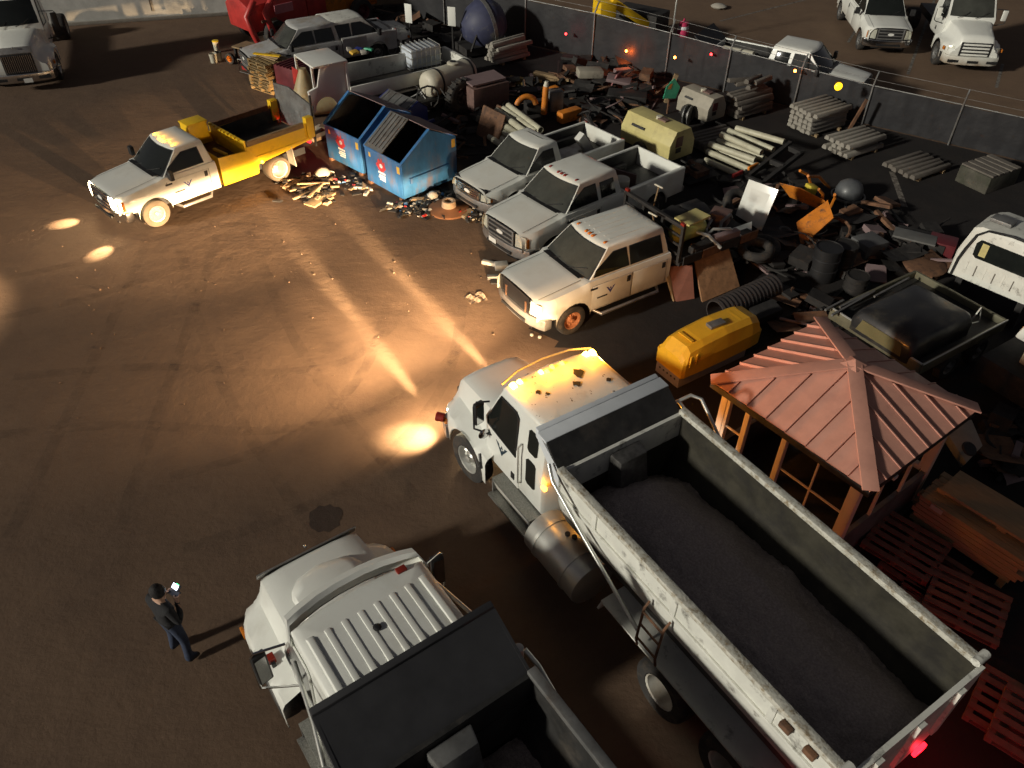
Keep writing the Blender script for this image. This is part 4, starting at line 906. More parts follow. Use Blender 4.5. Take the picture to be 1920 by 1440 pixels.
for s in (1, -1):
    MB().slab([(-4.05, s * .99, 1.00), (yb1, s * .99, 1.00), (yb1, s * 1.02, 1.52), (-4.05, s * 1.02, 1.42)], (0, -s * .05, 0)).build('bed_side', yellow, yd, bevel=.01)
    MB().slab([(-4.1, s * .935, 1.02), (yb1, s * .935, 1.02), (yb1, s * .965, 1.46), (-4.1, s * .965, 1.38)], (0, -s * .012, 0)).build('bed_liner', steel_dark, yd)
    MB().box((-5.1, s * .985, 1.50), (2.0, .09, .16)).build('side_board', wood if s > 0 else rust, yd)
    MB().box((yb1 + .04, s * .98, 1.38), (.26, .20, .66)).build('corner_post', yellow, yd, bevel=.02)
    MB().slab([(yb0, s * 1.02, .52), (-4.3, s * 1.04, .52), (-4.38, s * 1.04, 1.0), (-4.1, s * 1.04, 1.32), (yb0, s * 1.0, 1.38)], (0, -s * .06, 0)).build('body_skirt', yellow, Y, bevel=.015)
    MB().slab([(-4.3, s * 1.03, .80), (yb1, s * 1.01, .98), (yb1, s * 1.01, 1.05), (-4.1, s * 1.03, 1.05)], (0, -s * .06, 0)).build('lower_rail', yellow, yd)
    MB().slab([(-5.55, s * .62, .98), (-5.55, s * 1.02, .98), (-5.60, s * 1.02, .30), (-5.60, s * .62, .30)], (-.02, 0, 0)).build('mud_flap', paper, Y)
    MB().slab([(yb0 - .02, s * .98, .5), (yb0 - .02, s * .3, .5), (yb0 - .02, s * .3, 1.36), (yb0 - .02, s * .98, 1.36)], (-.04, 0, 0)).build('body_front', yellow, Y)
MB().box((-3.6, 0, 1.0), (.92, 1.9, .06)).build('pocket_floor', rust, Y)
MB().box((-4.095, 0, 1.26), (.012, 1.85, .46)).build('bed_liner', steel_dark, yd)
fw = MB().box((-4.05, 0, 1.30), (.07, 1.98, .62)).build('bed_front', yellow, yd, bevel=.01)
for i in range(9): MB().box((-4.0, -.86 + i * .2, 1.60), (.10, .09, .05)).build('rail_tooth', yellow, fw)
MB().box((-3.55, .35, 1.24), (.08, .62, .06), rz=.1).build('pocket_bar', yellow, Y)
tb = MB().box((-3.45, -.78, 1.62), (.62, .50, .50)).build('tool_box', yellow, Y, bevel=.02)
MB().box((-3.45, -.78, 1.885), (.66, .54, .04)).build('tool_box_lid', yellow, tb, bevel=.01)
MB().cyl((-4.45, 1.05, .86), (-4.45, 1.09, .86), .05).build('side_marker', amber, Y)
lamp('marker_glow', 'POINT', Y, (-4.45, 1.22, .86), 1.5, (1, .5, .1), radius=.03)
tgt = MB().slab([(yb1 - .10, -.98, 1.0), (yb1 - .10, .95, .95), (yb1 - .22, .95, 1.92), (yb1 - .16, -.2, 2.25), (yb1 - .12, -.98, 2.2)], (-.05, 0, 0)).build('tailgate', steel, Y)
for y in (-.98, .97): MB().tube([(yb1 - .12, y, .7), (yb1 - .16, y, 2.3)], .04, 6).build('gate_post', junk_dark, tgt)
for s in (1, -1): MB().box((yb1 - .03, s * .7, .82), (.06, .2, .1)).build('tail_light', redlens_on, Y)
lamp('tail_glow', 'POINT', Y, (yb1 - .2, .7, .8), 3.5, (1, .03, .04), radius=.04)
lamp('tail_glow', 'POINT', Y, (yb1 - .2, -.7, .8), 3.5, (1, .03, .04), radius=.04)

# ------------------------------------------------------------------ the row of parked pickups
pickup('pickup_truck', 'rounded white single cab pickup parked beside the blue dumpsters', 'pickup truck', (-1.33, 21.12), R(219.7), 'reg', mirrors=False, bed=('box', 2.45, steel_dark), paint=white_dusty, style='f', grille='chrome', group='white pickups parked in the yard row', tyre=rubber)
pickup('pickup_truck', 'white extended cab pickup with red roof markers, between two other parked white pickups', 'pickup truck', (-.33, 18.52), R(219.6), 'ext', mirrors=False, bed=('box', 2.45, steel_dark), paint=white_dusty, markers=5, marker_m=redlens, lights='off', plate=True, group='white pickups parked in the yard row')
C = pickup('pickup_truck', 'white crew cab truck with ribbed roof, missing grille and a flatbed heaped with junk', 'pickup truck', (.08, 15.57), R(213.4), 'crew', mirrors=False, bed=('custom', 2.6), paint=white_dusty, ribs=6, markers=5, marker_m=amber_off, grille=False, lights='missing', rim=rust_wheel, emblem=emblem_blue, steps=True, group='white pickups parked in the yard row')
for s in (1, -1): wheel(C, -5.3, s * .78, .40, .46, s, rust_wheel, None, rim_r=.26, dual=True)
fbx0, fbx1 = -4.05, -6.75
fbp = MB().box(((fbx0 + fbx1) / 2, 0, 1.02), (fbx0 - fbx1, 2.3, .10)).build('flatbed', junk_dark, C)
hb = MB().box((fbx0 - .02, 0, 2.02), (.10, 2.25, .10)).build('headboard', junk_dark, C, bevel=.02)
for y in (-1.08, -.36, .36, 1.08): MB().box((fbx0 - .02, y, 1.53), (.08, .08, .95)).build('headboard_post', junk_dark, hb)
for z in (1.25, 1.5, 1.75): MB().box((fbx0 - .02, 0, z), (.04, 2.2, .05)).build('headboard_bar', junk_dark, hb)
for s in (1, -1): MB().box((fbx0 - .02, s * 1.05, 2.10), (.08, .12, .06)).build('marker_light', redlens, hb)
for i in range(4): MB().slab([(fbx0 - .1 - i * .66, 1.16, .98), (fbx0 - .7 - i * .66, 1.16, .98), (fbx0 - .7 - i * .66, 1.16, 1.22), (fbx0 - .1 - i * .66, 1.16, 1.22)], (0, .03, 0)).build('side_panel', rust if i % 2 else junk_dark, fbp)

# ------------------------------------------------------------------ old vehicles behind the dumpsters
pickup('old_pickup', 'old grey crew cab pickup with a rusty brown roof by the red machine', 'pickup truck', (-10.65, 31.9), R(213), 'crew', bed=('box', 2.4, steel_dark), paint=silver_paint, style='f', group='wrecks behind the dumpsters')
VP = W(556, 128); VROOT = (VP.x + 4.9 * math.cos(R(33)), VP.y + 4.9 * math.sin(R(33)))
V = pickup('old_estate_wagon', 'old white estate wagon wreck with a pale roof beside the grey pickup', 'car', VROOT, R(33), 'crew', bed=None, paint=white_worn, style='f', group='wrecks behind the dumpsters', wb=-4.0, grille=True)
MB().loft([[(-3.66, -.84, .4), (-3.66, .84, .4), (-3.66, .84, 1.12), (-3.66, .68, 1.70), (-3.66, -.68, 1.70), (-3.66, -.84, 1.12)], [(-4.9, -.84, .45), (-4.9, .84, .45), (-4.9, .84, 1.08), (-4.7, .66, 1.66), (-4.7, -.66, 1.66), (-4.9, -.84, 1.08)]]).build('rear_body', white_worn, V, bevel=.04)
for s in (1, -1): MB().slab([(-3.75, s * .845, 1.16), (-4.6, s * .845, 1.16), (-4.55, s * .72, 1.6), (-3.75, s * .72, 1.6)], (0, s * .012, 0)).build('side_window', glass, V)
MB().slab([(-4.905, -.6, 1.15), (-4.905, .6, 1.15), (-4.745, .54, 1.56), (-4.745, -.54, 1.56)], (-.014, 0, 0)).build('tail_window', glass, V)
# wreck of a white utility body: tall rear corner, long sides
U, ang, L_ = seg((650, 168), (870, 118), 1.0)
ut = thing('utility_body_wreck', 'stripped white utility truck body with an open wheel arch, holding a caged tank', 'truck body', (U.x, U.y, 0), ang, 'wrecks behind the dumpsters')
MB().slab([(-2.4, -.2, .45), (2.5, -.2, .55), (2.5, -.2, 1.15), (-2.4, -.2, 1.12)], (0, .07, 0)).build('body_side', white_dusty, ut, bevel=.02)
MB().slab([(-2.2, 1.5, .6), (2.3, 1.5, .6), (2.3, 1.5, 1.22), (-2.2, 1.5, 1.35)], (0, .07, 0)).build('body_side', white_worn, ut, bevel=.02)
MB().box((.1, .65, .62), (4.6, 1.7, .08)).build('bed_floor', steel_dark, ut)
arch = [(-3.1, .1, .5)] + [(-3.05 + .42 - .42 * math.cos(math.pi * k / 8) - .35, .1, .5 + .45 * math.sin(math.pi * k / 8)) for k in range(9)] + [(-2.35, .1, .5), (-2.3, .1, 2.0), (-3.2, .1, 1.95), (-3.6, .1, 1.2), (-3.5, .1, .5)]
arch = [(-3.9, 0, .45), (-3.72, 0, .45)] + [(-3.3 - .42 * math.cos(math.pi * k / 8), 0, .45 + .46 * math.sin(math.pi * k / 8)) for k in range(9)] + [(-2.88, 0, .45), (-2.45, 0, .40), (-2.42, 0, 1.95), (-3.35, 0, 1.95), (-3.55, 0, 1.3), (-3.9, 0, 1.2)]
MB().slab(arch, (0, .10, 0)).build('rear_quarter', white, ut, bevel=.015)
MB().box((-2.40, -.02, 1.15), (.10, .16, 1.65)).build('corner_post', white, ut, bevel=.015)
MB().box((-3.0, .7, 2.0), (1.3, 1.6, .07)).build('roof_edge', white, ut, bevel=.02)
for y in (.1, 1.45): MB().box((-3.62, y, 1.6), (.07, .08, .8)).build('window_post', white, ut)
MB().box((2.5, .6, .95), (.16, 1.9, .5)).build('tailgate', white_worn, ut, bevel=.03)

# ------------------------------------------------------------------ vehicles on the far lot and by the wall
X = pickup('pickup_truck', 'white extended cab pickup standing close behind the screened fence', 'pickup truck', (12.85, 29.4), R(327), 'ext', bed=('box', 2.3, steel_dark), paint=white, glassm=glass, grille=True, group='vehicles on the far lot')
MB().slab([(-5.9, -.95, 1.3), (-5.9, .95, 1.3), (-6.5, .95, 1.75), (-6.5, -.95, 1.75)], (0, 0, .05)).build('tonneau_lid', black, X)
MB().cyl((-4.2, -.55, 1.3), (-5.4, -.55, 1.3), .22).build('tank', poly, X, smooth=40)
pickup('pickup_truck', 'white pickup with a big dark grille facing the fence on the far lot', 'pickup truck', (15.87, 35.35), R(264), 'crew', bed=('box', 2.0, steel_dark), paint=white, grille=True, glassm=glass, bump_m=chrome, group='vehicles on the far lot')
big_truck('medium_truck', 'white medium duty truck with a slotted nose and big side mirrors on the far lot', (18.75, 34.5), R(262),
          dict(wr=.46, hz=(1.45, 1.75), hwid=(.62, .82), zf=1.12, wf=1.14, bars='h', grm=black, barm=white, bum=white_dusty, bslots=True, cabz=(.8, 1.75, 2.62), cabw=(.95, .86), mhm=white, mfm=black, mz=(1.55, 2.1), mo=.38, rear=(-4.9,), frim=steel, chl=6.5, rooffront=-.95, glass=glass_dust), 'vehicles on the far lot', 'truck')
for i, (px, py, lab, dz) in enumerate(((1790, 22, 'white truck with a red tail lamp partly hidden behind the medium duty truck', 0), (1905, 30, 'white truck parked on the far side of the medium duty truck', 0))):
    p = W(px, py)
    pickup('pickup_truck', lab, 'pickup truck', (p.x + 1.2, p.y + 4.2), R(262), 'crew', bed=('box', 2.0, steel_dark), paint=white_dusty, glassm=glass, group='vehicles on the far lot')
big_truck('conventional_truck', 'white truck with a tall chrome grille parked by the pale concrete wall', (-19.0, 31.2), R(291),
          dict(hz=(1.60, 1.92), hwid=(.56, .84), zf=1.22, wf=1.18, grm=black, bars='v', bum=chrome, bslots=True, plate=True, mo=.5, mhm=black, mfm=black, rear=(-5.2,), chl=7, chromelip=True, fenderlamp=0), 'trucks by the wall', 'truck')

# ------------------------------------------------------------------ booth with the pink roof
GC = Vector((5.76, 10.42, 0)); GY = R(37.5)
G = thing('guard_booth', 'small open booth with a pinkish hipped metal roof and cream window frames', 'booth', GC, GY)
ex, ey, ez, az = 1.56, 1.62, 2.45, 3.13
def roof_face(c0, c1, n, nm):
    """standing strips running from the eave to the hips"""
    a, b = Vector(c0), Vector(c1); apex = Vector((0, 0, az)); mid = (a + b) / 2; up = apex - mid
    for i in range(n):
        u0, u1 = i / n, (i + 1) / n
        def top(u): return 1 - abs(2 * u - 1)
        P0, P1 = a.lerp(b, u0), a.lerp(b, u1)
        pts = [P0, P1, P1 + up * top(u1)]
        if top(u0) > 1e-6: pts.append(P0 + up * top(u0))
        if top(u1) < 1e-6: pts = [P0, P1, P0 + up * top(u0)]
        if u0 < .5 < u1: pts = [P0, P1, P1 + up * top(u1), apex, P0 + up * top(u0)]
        nrm = (b - a).cross(up).normalized(); nrm = nrm if nrm.z > 0 else -nrm
        pts = [p + nrm * (.035 if (p - P1 - up * top(u1)).length < 1e-5 or (p - P1).length < 1e-5 else .0) for p in pts]
        MB().slab(pts, -nrm * .03).build('roof_panel', roofpink, G)
    nrm = (b - a).cross(up).normalized(); nrm = nrm if nrm.z > 0 else -nrm
    for i in range(1, n):
        u = i / n; q0 = a.lerp(b, u); q1 = q0 + up * max(.02, (1 - abs(2 * u - 1)) - .10); wv = (b - a).normalized() * .012
        MB().slab([q0 - wv, q0 + wv, q1 + wv, q1 - wv], nrm * .05).build('seam_rib', roofpink, G)
cor = [(ex, ey, ez), (-ex, ey, ez), (-ex, -ey, ez), (ex, -ey, ez)]
for i in range(4): roof_face(cor[i], cor[(i + 1) % 4], 8, i)
for i in range(4):
    c = Vector(cor[i]); d_ = Vector((0, 0, az)) - c; w = d_.cross(Vector((0, 0, 1))).normalized()
    ln = d_.length; ups = w.cross(d_).normalized(); ups = ups if ups.z > 0 else -ups
    MB().slab([c - w * .13 + ups * .02, c + w * .13 + ups * .02, c + d_ + w * .13 + ups * .03, c + d_ - w * .13 + ups * .03], ups * .035).build('hip_cap', roofpink, G, bevel=.008)
MB().add([(-.16, -.16, az + .02), (.16, -.16, az + .02), (.16, .16, az + .02), (-.16, .16, az + .02), (0, 0, az + .13)], [(0, 1, 4), (1, 2, 4), (2, 3, 4), (3, 0, 4)]).build('roof_cap', roofpink, G)
for i in range(4):
    a, b = Vector(cor[i]), Vector(cor[(i + 1) % 4]); m_ = (a + b) / 2; ln = (b - a).length
    MB().box((m_.x * .985, m_.y * .985, ez - .08), (ln if i % 2 == 0 else .05, .05 if i % 2 == 0 else ln, .12)).build('fascia', steel_dark, G)
wx, wy = 1.32, 1.38
for sx in (1, -1):
    for sy in (1, -1): MB().box((sx * wx, sy * wy, 1.2), (.13, .13, 2.4)).build('corner_post', framew, G, bevel=.01)
MB().box((0, 0, .06), (2 * wx + .3, 2 * wy + .3, .12)).build('floor_slab', junk_dark, G)
# side facing the dump truck (local -x): window frame, doorway, wide window
def frame(y0, y1, z0, z1, nv, nh, x=-wx):
    fr = MB().box((x, (y0 + y1) / 2, z0), (.12, y1 - y0, .10)).build('window_sill', framew, G, bevel=.008)
    MB().box((x, (y0 + y1) / 2, z1), (.10, y1 - y0, .10)).build('window_head', framew, G)
    for y in (y0, y1): MB().box((x, y, (z0 + z1) / 2), (.10, .10, z1 - z0)).build('window_jamb', framew, G, bevel=.006)
    for i in range(nv): MB().box((x, y0 + (y1 - y0) * (i + 1) / (nv + 1), (z0 + z1) / 2), (.03, .03, z1 - z0)).build('muntin', framew, G)
    for i in range(nh): MB().box((x, (y0 + y1) / 2, z0 + (z1 - z0) * (i + 1) / (nh + 1)), (.03, y1 - y0, .03)).build('muntin', framew, G)
frame(.86, 1.30, .75, 2.25, 0, 1)
frame(-1.30, .06, .62, 2.25, 1, 1)
MB().box((-wx, 1.08, .36), (.08, .50, .62)).build('low_wall', framew, G)
MB().box((-wx, -.62, .34), (.08, 1.40, .50)).build('low_wall', framew, G)
for y0, y1, x in ((-1.3, 1.3, wx),): frame(y0, y1, .9, 2.2, 2, 0, x)
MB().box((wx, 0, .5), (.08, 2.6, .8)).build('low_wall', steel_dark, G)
for sy in (1, -1):
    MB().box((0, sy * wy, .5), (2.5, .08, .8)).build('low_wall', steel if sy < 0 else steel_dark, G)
    for x in (-.45, .45): MB().box((x, sy * wy, 1.6), (.05, .05, 1.4)).build('window_jamb', framew, G)
MB().box((-.8, -1.56, 2.28), (.10, .16, .07)).build('lamp_fitting', white, G)
bench = MB().box((.6, 0, .55), (.7, 1.8, .05)).build('bench', junk_dark, G)

# ------------------------------------------------------------------ dumpsters
def dumpster(label, px, py, yaw, w, openw, dl=2.12, logo=True, col=None):
    p = W(px, py); t = thing('dumpster', label, 'dumpster', p, R(yaw), 'blue dumpsters'); col = col or blue
    z0 = .10
    prof = [(0, z0), (dl, z0), (dl, 1.45), (1.10, 1.95), (0, 1.20)]
    for y, e in ((0, 1), (w, -1)):
        sw = MB().prism(prof, 'y', y - .02, y + .02).build('side_wall', col, t, bevel=.008)
        MB().prism([(.04, .16), (dl - .04, .16), (dl - .04, 1.42), (1.09, 1.88), (.04, 1.15)], 'y', y + e * .022, y + e * .028).build('inner_face', steel_dark, sw)
    MB().box((.028, w / 2, .64), (.008, w - .1, 1.0)).build('inner_face', steel_dark, t); MB().box((dl - .028, w / 2, .78), (.008, w - .1, 1.25)).build('inner_face', steel_dark, t)
    MB().box((.0, w / 2, (z0 + 1.2) / 2), (.04, w - .05, 1.2 - z0)).build('front_wall', col, t, bevel=.005)
    MB().box((dl, w / 2, (z0 + 1.45) / 2), (.04, w - .05, 1.45 - z0)).build('rear_wall', col, t)
    MB().box((dl / 2, w / 2, z0 + .02), (dl - .06, w - .06, .04)).build('bottom', steel_dark, t)
    MB().slab([(1.10, -.03, 1.97), (dl + .05, -.03, 1.47), (dl + .05, w + .03, 1.47), (1.10, w + .03, 1.97)], (0, 0, .025)).build('rear_lid', mauve, t)
    MB().tube([(0, -.02, 1.20), (0, w + .02, 1.20)], .03, 8).build('front_rim', col, t, smooth=50)
    for y in (0, w): MB().slab([(0, y - .05, 1.20), (0, y + .05, 1.20), (1.10, y + .05, 1.95), (1.10, y - .05, 1.95)], (-.015, 0, .03)).build('slope_rim', col, t)
    if openw < w:
        a, b = openw, w - .02
        ld = MB().slab([(0, a, 1.225), (0, b, 1.225), (1.10, b, 1.975), (1.10, a, 1.975)], (-.02, 0, .03)).build('front_lid', steel, t)
        for i in range(5):
            y = a + .10 + i * (b - a - .2) / 4
            MB().slab([(.08, y - .03, 1.31), (.08, y + .03, 1.31), (1.04, y + .03, 1.965), (1.04, y - .03, 1.965)], (-.022, 0, .033)).build('lid_rib', steel, ld)
    # fork pockets
    for y in (-.05, w + .05):
        MB().box((1.0, y, .62), (1.5, .09, .17)).build('fork_pocket', col, t, bevel=.015)
    for y in (.12, w - .12): MB().box((.06, y, .05), (.2, .12, .1)).build('skid', rust, t)
    if logo:
        q = MB(); n = 18
        q.slab([(-.024, w * .55 + (.21 + .05 * math.cos(i * 3.7)) * math.cos(2 * math.pi * i / n), .84 + (.20 + .06 * math.sin(i * 2.9)) * math.sin(2 * math.pi * i / n)) for i in range(n)], (-.004, 0, 0)).build('round_logo', sticker_r, t)
        MB().slab([(-.029, w * .55 + .08 * math.cos(2 * math.pi * i / 10), .83 + .07 * math.sin(2 * math.pi * i / 10)) for i in range(10)], (-.004, 0, 0)).build('logo_centre', sticker_w, t)
        for k, (z, hw_, h) in enumerate(((.60, .17, .06), (.51, .15, .045), (.44, .17, .05), (.37, .14, .04))):
            MB().box((-.024, w * .55 - .02 * (k % 2), z), (.006, hw_ * 2, h)).build('print_line', sticker_w, t)
        for y, z in ((.14, .98), (w - .25, 1.02)):
            MB().box((-.024, y, z), (.006, .13 if y < .3 else .09, .22 if y < .3 else .14)).build('sticker', sticker_y, t)
        MB().box((dl - .12, -.105 + .08, 1.28), (.14, .008, .26)).build('sticker', sticker_y, t)
    return t
dumpster('blue dumpster with a ribbed grey half lid, standing beside the rounded white pickup', 758, 379, 44.6, 1.80, .92)
dumpster('blue dumpster with its front wide open, standing behind the yellow dump body', 682, 331, 47, 1.80, 9)
dumpster('dark blue lidded bin behind the other dumpsters', 742, 272, 47, 1.5, .0, dl=1.5, logo=False, col=blue_dark).scale = (1, 1, .62)

# ------------------------------------------------------------------ concrete beams
def beam_mesh(L=1.8, w=.19, h=.14):
    return MB().prism([(-w / 2, 0), (w / 2, 0), (w / 2 * .98, h * .45), (w / 2 * .6, h), (-w / 2 * .6, h), (-w / 2 * .98, h * .45)], 'x', -L / 2, L / 2)
BEAMS = {}
def stack(px, py, yaw, layers, label, group, m, L=1.8, pitch=.215, jit=.02, base=True):
    """layers: number of beams in each layer from the ground up; surveyed point = middle of the footprint"""
    p = W(px, py); y = R(yaw); k = (m.name, L)
    if k not in BEAMS: BEAMS[k] = beam_mesh(L).mesh('concrete_beam', m, None, .008)
    z = 0.10 if base else 0.0
    ux, uy = Vector((math.cos(y), math.sin(y), 0)), Vector((-math.sin(y), math.cos(y), 0))
    if base:
        for q in (-.32, .32):
            o = MB().box((0, 0, .05), (.10, pitch * max(layers), .10)).build('timber_bearer', wood, loc=p + ux * q * L, rz=y)
            tag(o, 'timber bearer under the ' + label, 'timber', group + ', bearers')
    for li, n in enumerate(layers):
        for i in range(n):
            o = bpy.data.objects.new('concrete_beam', BEAMS[k]); COL.objects.link(o)
            off = (i - (n - 1) / 2) * pitch
            o.location = p + uy * off + ux * rnd.uniform(-jit, jit) * 2 + Vector((0, 0, z)); o.rotation_euler.z = y + rnd.uniform(-jit, jit)
            tag(o, 'concrete parking beam of the ' + label, 'concrete beam', group)
        z += .155
stack(952, 112, 40, [4, 3, 3, 4, 2], 'loosely piled stack between the fence and the white tank', 'beams piled by the white tank', concrete, jit=.05)
stack(1398, 212, 35, [4, 4, 4, 4, 3], 'tall brownish stack with broken pieces on top', 'beams of the tall brownish stack', concrete_d, jit=.05)
stack(1528, 240, 32, [5, 5, 5, 5, 6], 'tall neat stack under the big yellow lamp', 'beams of the tall neat stack', concrete)
stack(1597, 282, 31, [5, 2, 5], 'low stack with two spaced layers next to the tall neat stack', 'beams of the two layer stack', concrete)
stack(1716, 318, 30, [6], 'single flat layer near the painted yard line', 'beams of the single flat layer', concrete_d, jit=.03)
stack(1336, 272, 30, [5, 5], 'dark low stack behind the cream compressor', 'beams of the dark low stack', concrete_d, L=1.7)
for i in range(7):
    p = W(1398 + rnd.uniform(-22, 22), 205 + rnd.uniform(-9, 9)); 
    o = beam_mesh(rnd.uniform(.7, 1.3)).build('broken_beam', concrete_d, bevel=.01); o.location = (p.x, p.y, .90 + .05 * i); o.rotation_euler = (rnd.uniform(-.2, .2), rnd.uniform(-.08, .08), R(35) + rnd.uniform(-.5, .5))
    tag(o, 'broken length of concrete beam lying on top of the tall brownish stack', 'concrete beam', 'broken beams on the brownish stack')
p = W(1846, 342)
mt = thing('mossy_crate', 'dark mossy concrete crate standing alone near the far end of the fence', 'crate', p, R(30))
MB().box((0, 0, .27), (1.5, 1.1, .55)).build('block', mat('mossy_concrete', (.075, .07, .055), .95, var=.35, scale=5, dirt=(.03, .035, .02), dirt_lo=.45, dirt_hi=.7, bump=.4), mt, bevel=.03)
for i in range(5): MB().box((-.6 + i * .3, 0, .57), (.2, 1.1, .05), rz=rnd.uniform(-.05, .05)).build('slat', concrete_d, mt)
# plastic pipes and poles
def pipe(a, b, z, r, m, label, group, name='pipe', cat='pipe', dz=0):
    A, B = W(*a, z), W(*b, z); A.z -= dz / 2; B.z += dz / 2; M_ = (A + B) / 2
    q = MB()
    n = 12; D = (B - A).normalized(); qq = D.to_track_quat('Z', 'Y'); vs = []
    for P_, rr in ((A, r), (B, r), (B, r * .8), (A, r * .8)):
        vs += [P_ - M_ + qq @ Vector((rr * math.cos(2 * math.pi * i / n), rr * math.sin(2 * math.pi * i / n), 0)) for i in range(n)]
    fs = [(k * n + i, k * n + (i + 1) % n, ((k + 1) % 4) * n + (i + 1) % n, ((k + 1) % 4) * n + i) for k in range(4) for i in range(n)]
    q.add(vs, fs)
    return tag(q.build(name, m, loc=M_, smooth=50), label, cat, group)
for a, b, z in (((931, 207), (996, 255), .72), ((944, 204), (1006, 248), .72), ((953, 198), (1014, 244), .80), ((926, 222), (985, 262), .55), ((924, 232), (975, 268), .40), ((938, 226), (1002, 268), .48), ((920, 244), (972, 282), .20), ((935, 246), (995, 290), .20), ((918, 256), (960, 286), .1)):
    pipe(a, b, z, .11, plasticpipe, 'cream plastic pipe in the pile behind the rounded white pickup', 'cream pipes behind the white pickup')
for a, b, z in (((1380, 240), (1470, 266), .62), ((1352, 252), (1428, 286), .62), ((1366, 245), (1450, 281), .50), ((1330, 270), (1416, 300), .44), ((1345, 264), (1432, 296), .36), ((1326, 284), (1405, 318), .22), ((1345, 282), (1425, 312), .18), ((1372, 276), (1450, 305), .16), ((1322, 300), (1390, 330), .08)):
    pipe(a, b, z, .10, plasticpipe, 'cream plastic pipe in the pile beside the dark trailer frame', 'cream pipes beside the trailer frame')
for x in (-.5, .4):
    pass
# ------------------------------------------------------------------ machines in the back rows
def compressor(label, a, b, w, h, m, z0=.32):
    M_, yaw, L_ = seg(a, b, .3)
    t = thing('air_compressor', label, 'compressor', (M_.x, M_.y, 0), yaw, 'compressors')
    hw = w / 2; L2 = L_ / 2
    MB().loft([[(-L2, 0, z0), (-L2, w, z0), (-L2, w, z0 + h * .55), (-L2, w * .78, z0 + h), (-L2, w * .22, z0 + h), (-L2, 0, z0 + h * .55)], [(L2, 0, z0), (L2, w, z0), (L2, w, z0 + h * .55), (L2, w * .78, z0 + h), (L2, w * .22, z0 + h), (L2, 0, z0 + h * .55)]]).build('canopy', m, t, bevel=.035)
    MB().slab([(-L2 * .6, -.005 + .035, z0 + h * .68), (-L2 * .1, .030, z0 + h * .68), (-L2 * .1, .055, z0 + h * .75), (-L2 * .6, .055, z0 + h * .75)], (0, -.02, .0)).build('vent_slot', black, t)
    MB().box((L2 + .005, w * .36, z0 + h * .62), (.02, w * .26, h * .34)).build('control_panel', maroon, t)
    MB().box((L2 + .005, w * .36, z0 + h * .32), (.02, w * .2, h * .16)).build('access_hatch', black, t)
    for x in (-L2 * .98, L2 * .97): MB().box((x, w * .5, z0 + h * .30), (.03, w * .96, .02)).build('seam', black, t)
    MB().cyl((0, w * .5, z0 + h), (0, w * .5, z0 + h + .09), .10).build('exhaust_cap', poly, t, smooth=40)
    MB().box((.2, w * .5, z0 + h + .03), (.35, .2, .05)).build('filler_plate', brown, t)
    MB().box((-.0, w * .5, z0 - .08), (L_ * .95, w * .7, .14)).build('chassis', junk_dark, t)
    for s in (0, 1): wheel(t, -.1, s * w + (.06 if s else -.06), .30, .18, 1 if s else -1, steel, None)
    MB().tube([(L2, w * .5, z0 - .06), (L2 + .9, w * .5, z0 - .1)], .035).build('drawbar', junk_dark, t)
    return t
compressor('big cream towable compressor with a maroon panel behind the pickup beds', (1162, 262), (1252, 306), 1.15, .95, cream)
compressor('smaller beige compressor near the fence behind the green board', (1268, 200), (1325, 225), .95, .8, beige, .2)
# white tank trailer
A_, B_ = W(800, 160, .85), W(880, 132, .85); D = (B_ - A_); yaw = math.atan2(D.y, D.x); Lk = D.length
tk = thing('water_tank', 'white plastic tank with a black strap lying on a dark frame', 'tank', (A_.x, A_.y, 0), yaw)
prof = [(.02, -.10), (.22, -.085), (.38, -.03), (.46, .08), (.47, .3), (.47, Lk - .25), (.44, Lk - .05), (.36, Lk + .05), (.02, Lk + .1)]
MB().lathe(prof, 28, Matrix.Translation((0, 0, .85)) @ Matrix.Rotation(R(90), 4, 'Y')).build('tank_shell', poly, tk, smooth=50)
for x in (.45, Lk - .2): MB().lathe([(.475, -.04), (.49, -.04), (.49, .04), (.475, .04)], 28, Matrix.Translation((x, 0, .85)) @ Matrix.Rotation(R(90), 4, 'Y'), closed=True).build('strap', black, tk, smooth=40)
MB().lathe([(.22, 0), (.23, .05), (.16, .08), (.12, .085)], 18, Matrix.Translation((Lk * .62, 0, 1.30))).build('manway', poly, tk, smooth=40)
MB().lathe([(.12, 0), (.001, .005)], 14, Matrix.Translation((Lk * .62, 0, 1.392))).build('manway_lid', black, tk)
MB().box((Lk / 2, 0, .30), (Lk + .3, .8, .14)).build('cradle', junk_dark, tk)
for x in (.2, Lk - .2): MB().box((x, 0, .18), (.12, .9, .36)).build('cradle_leg', junk_dark, tk)
# tangled hoses and a dark mower like frame before the tank
def ring_obj(name, label, cat, px, py, z, r, r2, m, tilt=(0, 0), group=None, n=24):
    p = W(px, py, z)
    o = MB().tube([(r * math.cos(2 * math.pi * i / n), r * math.sin(2 * math.pi * i / n), 0) for i in range(n)], r2, 8, closed=True).build(name, m, loc=p, smooth=60)
    o.rotation_euler.x, o.rotation_euler.y = tilt; return tag(o, label, cat, group)
mw = W(800, 205)
fm = thing('tangled_machine', 'dark tangled machine frame of hoops and bars in front of the white tank', 'machine', mw, R(20))
MB().tube([(.42 * math.cos(a_ * .52), -.3, .55 + .42 * math.sin(a_ * .52)) for a_ in range(12)], .035, 7, closed=True).build('hoop', steel_dark, fm, smooth=50)
MB().tube([(.55 + .3 * math.cos(a_ * .52), .1, .45 + .3 * math.sin(a_ * .52)) for a_ in range(12)], .03, 7, closed=True).build('hoop', junk_dark, fm, smooth=50)
MB().box((.2, 0, .3), (1.4, .5, .25), rz=.2).build('engine_block', junk_dark, fm, bevel=.04)
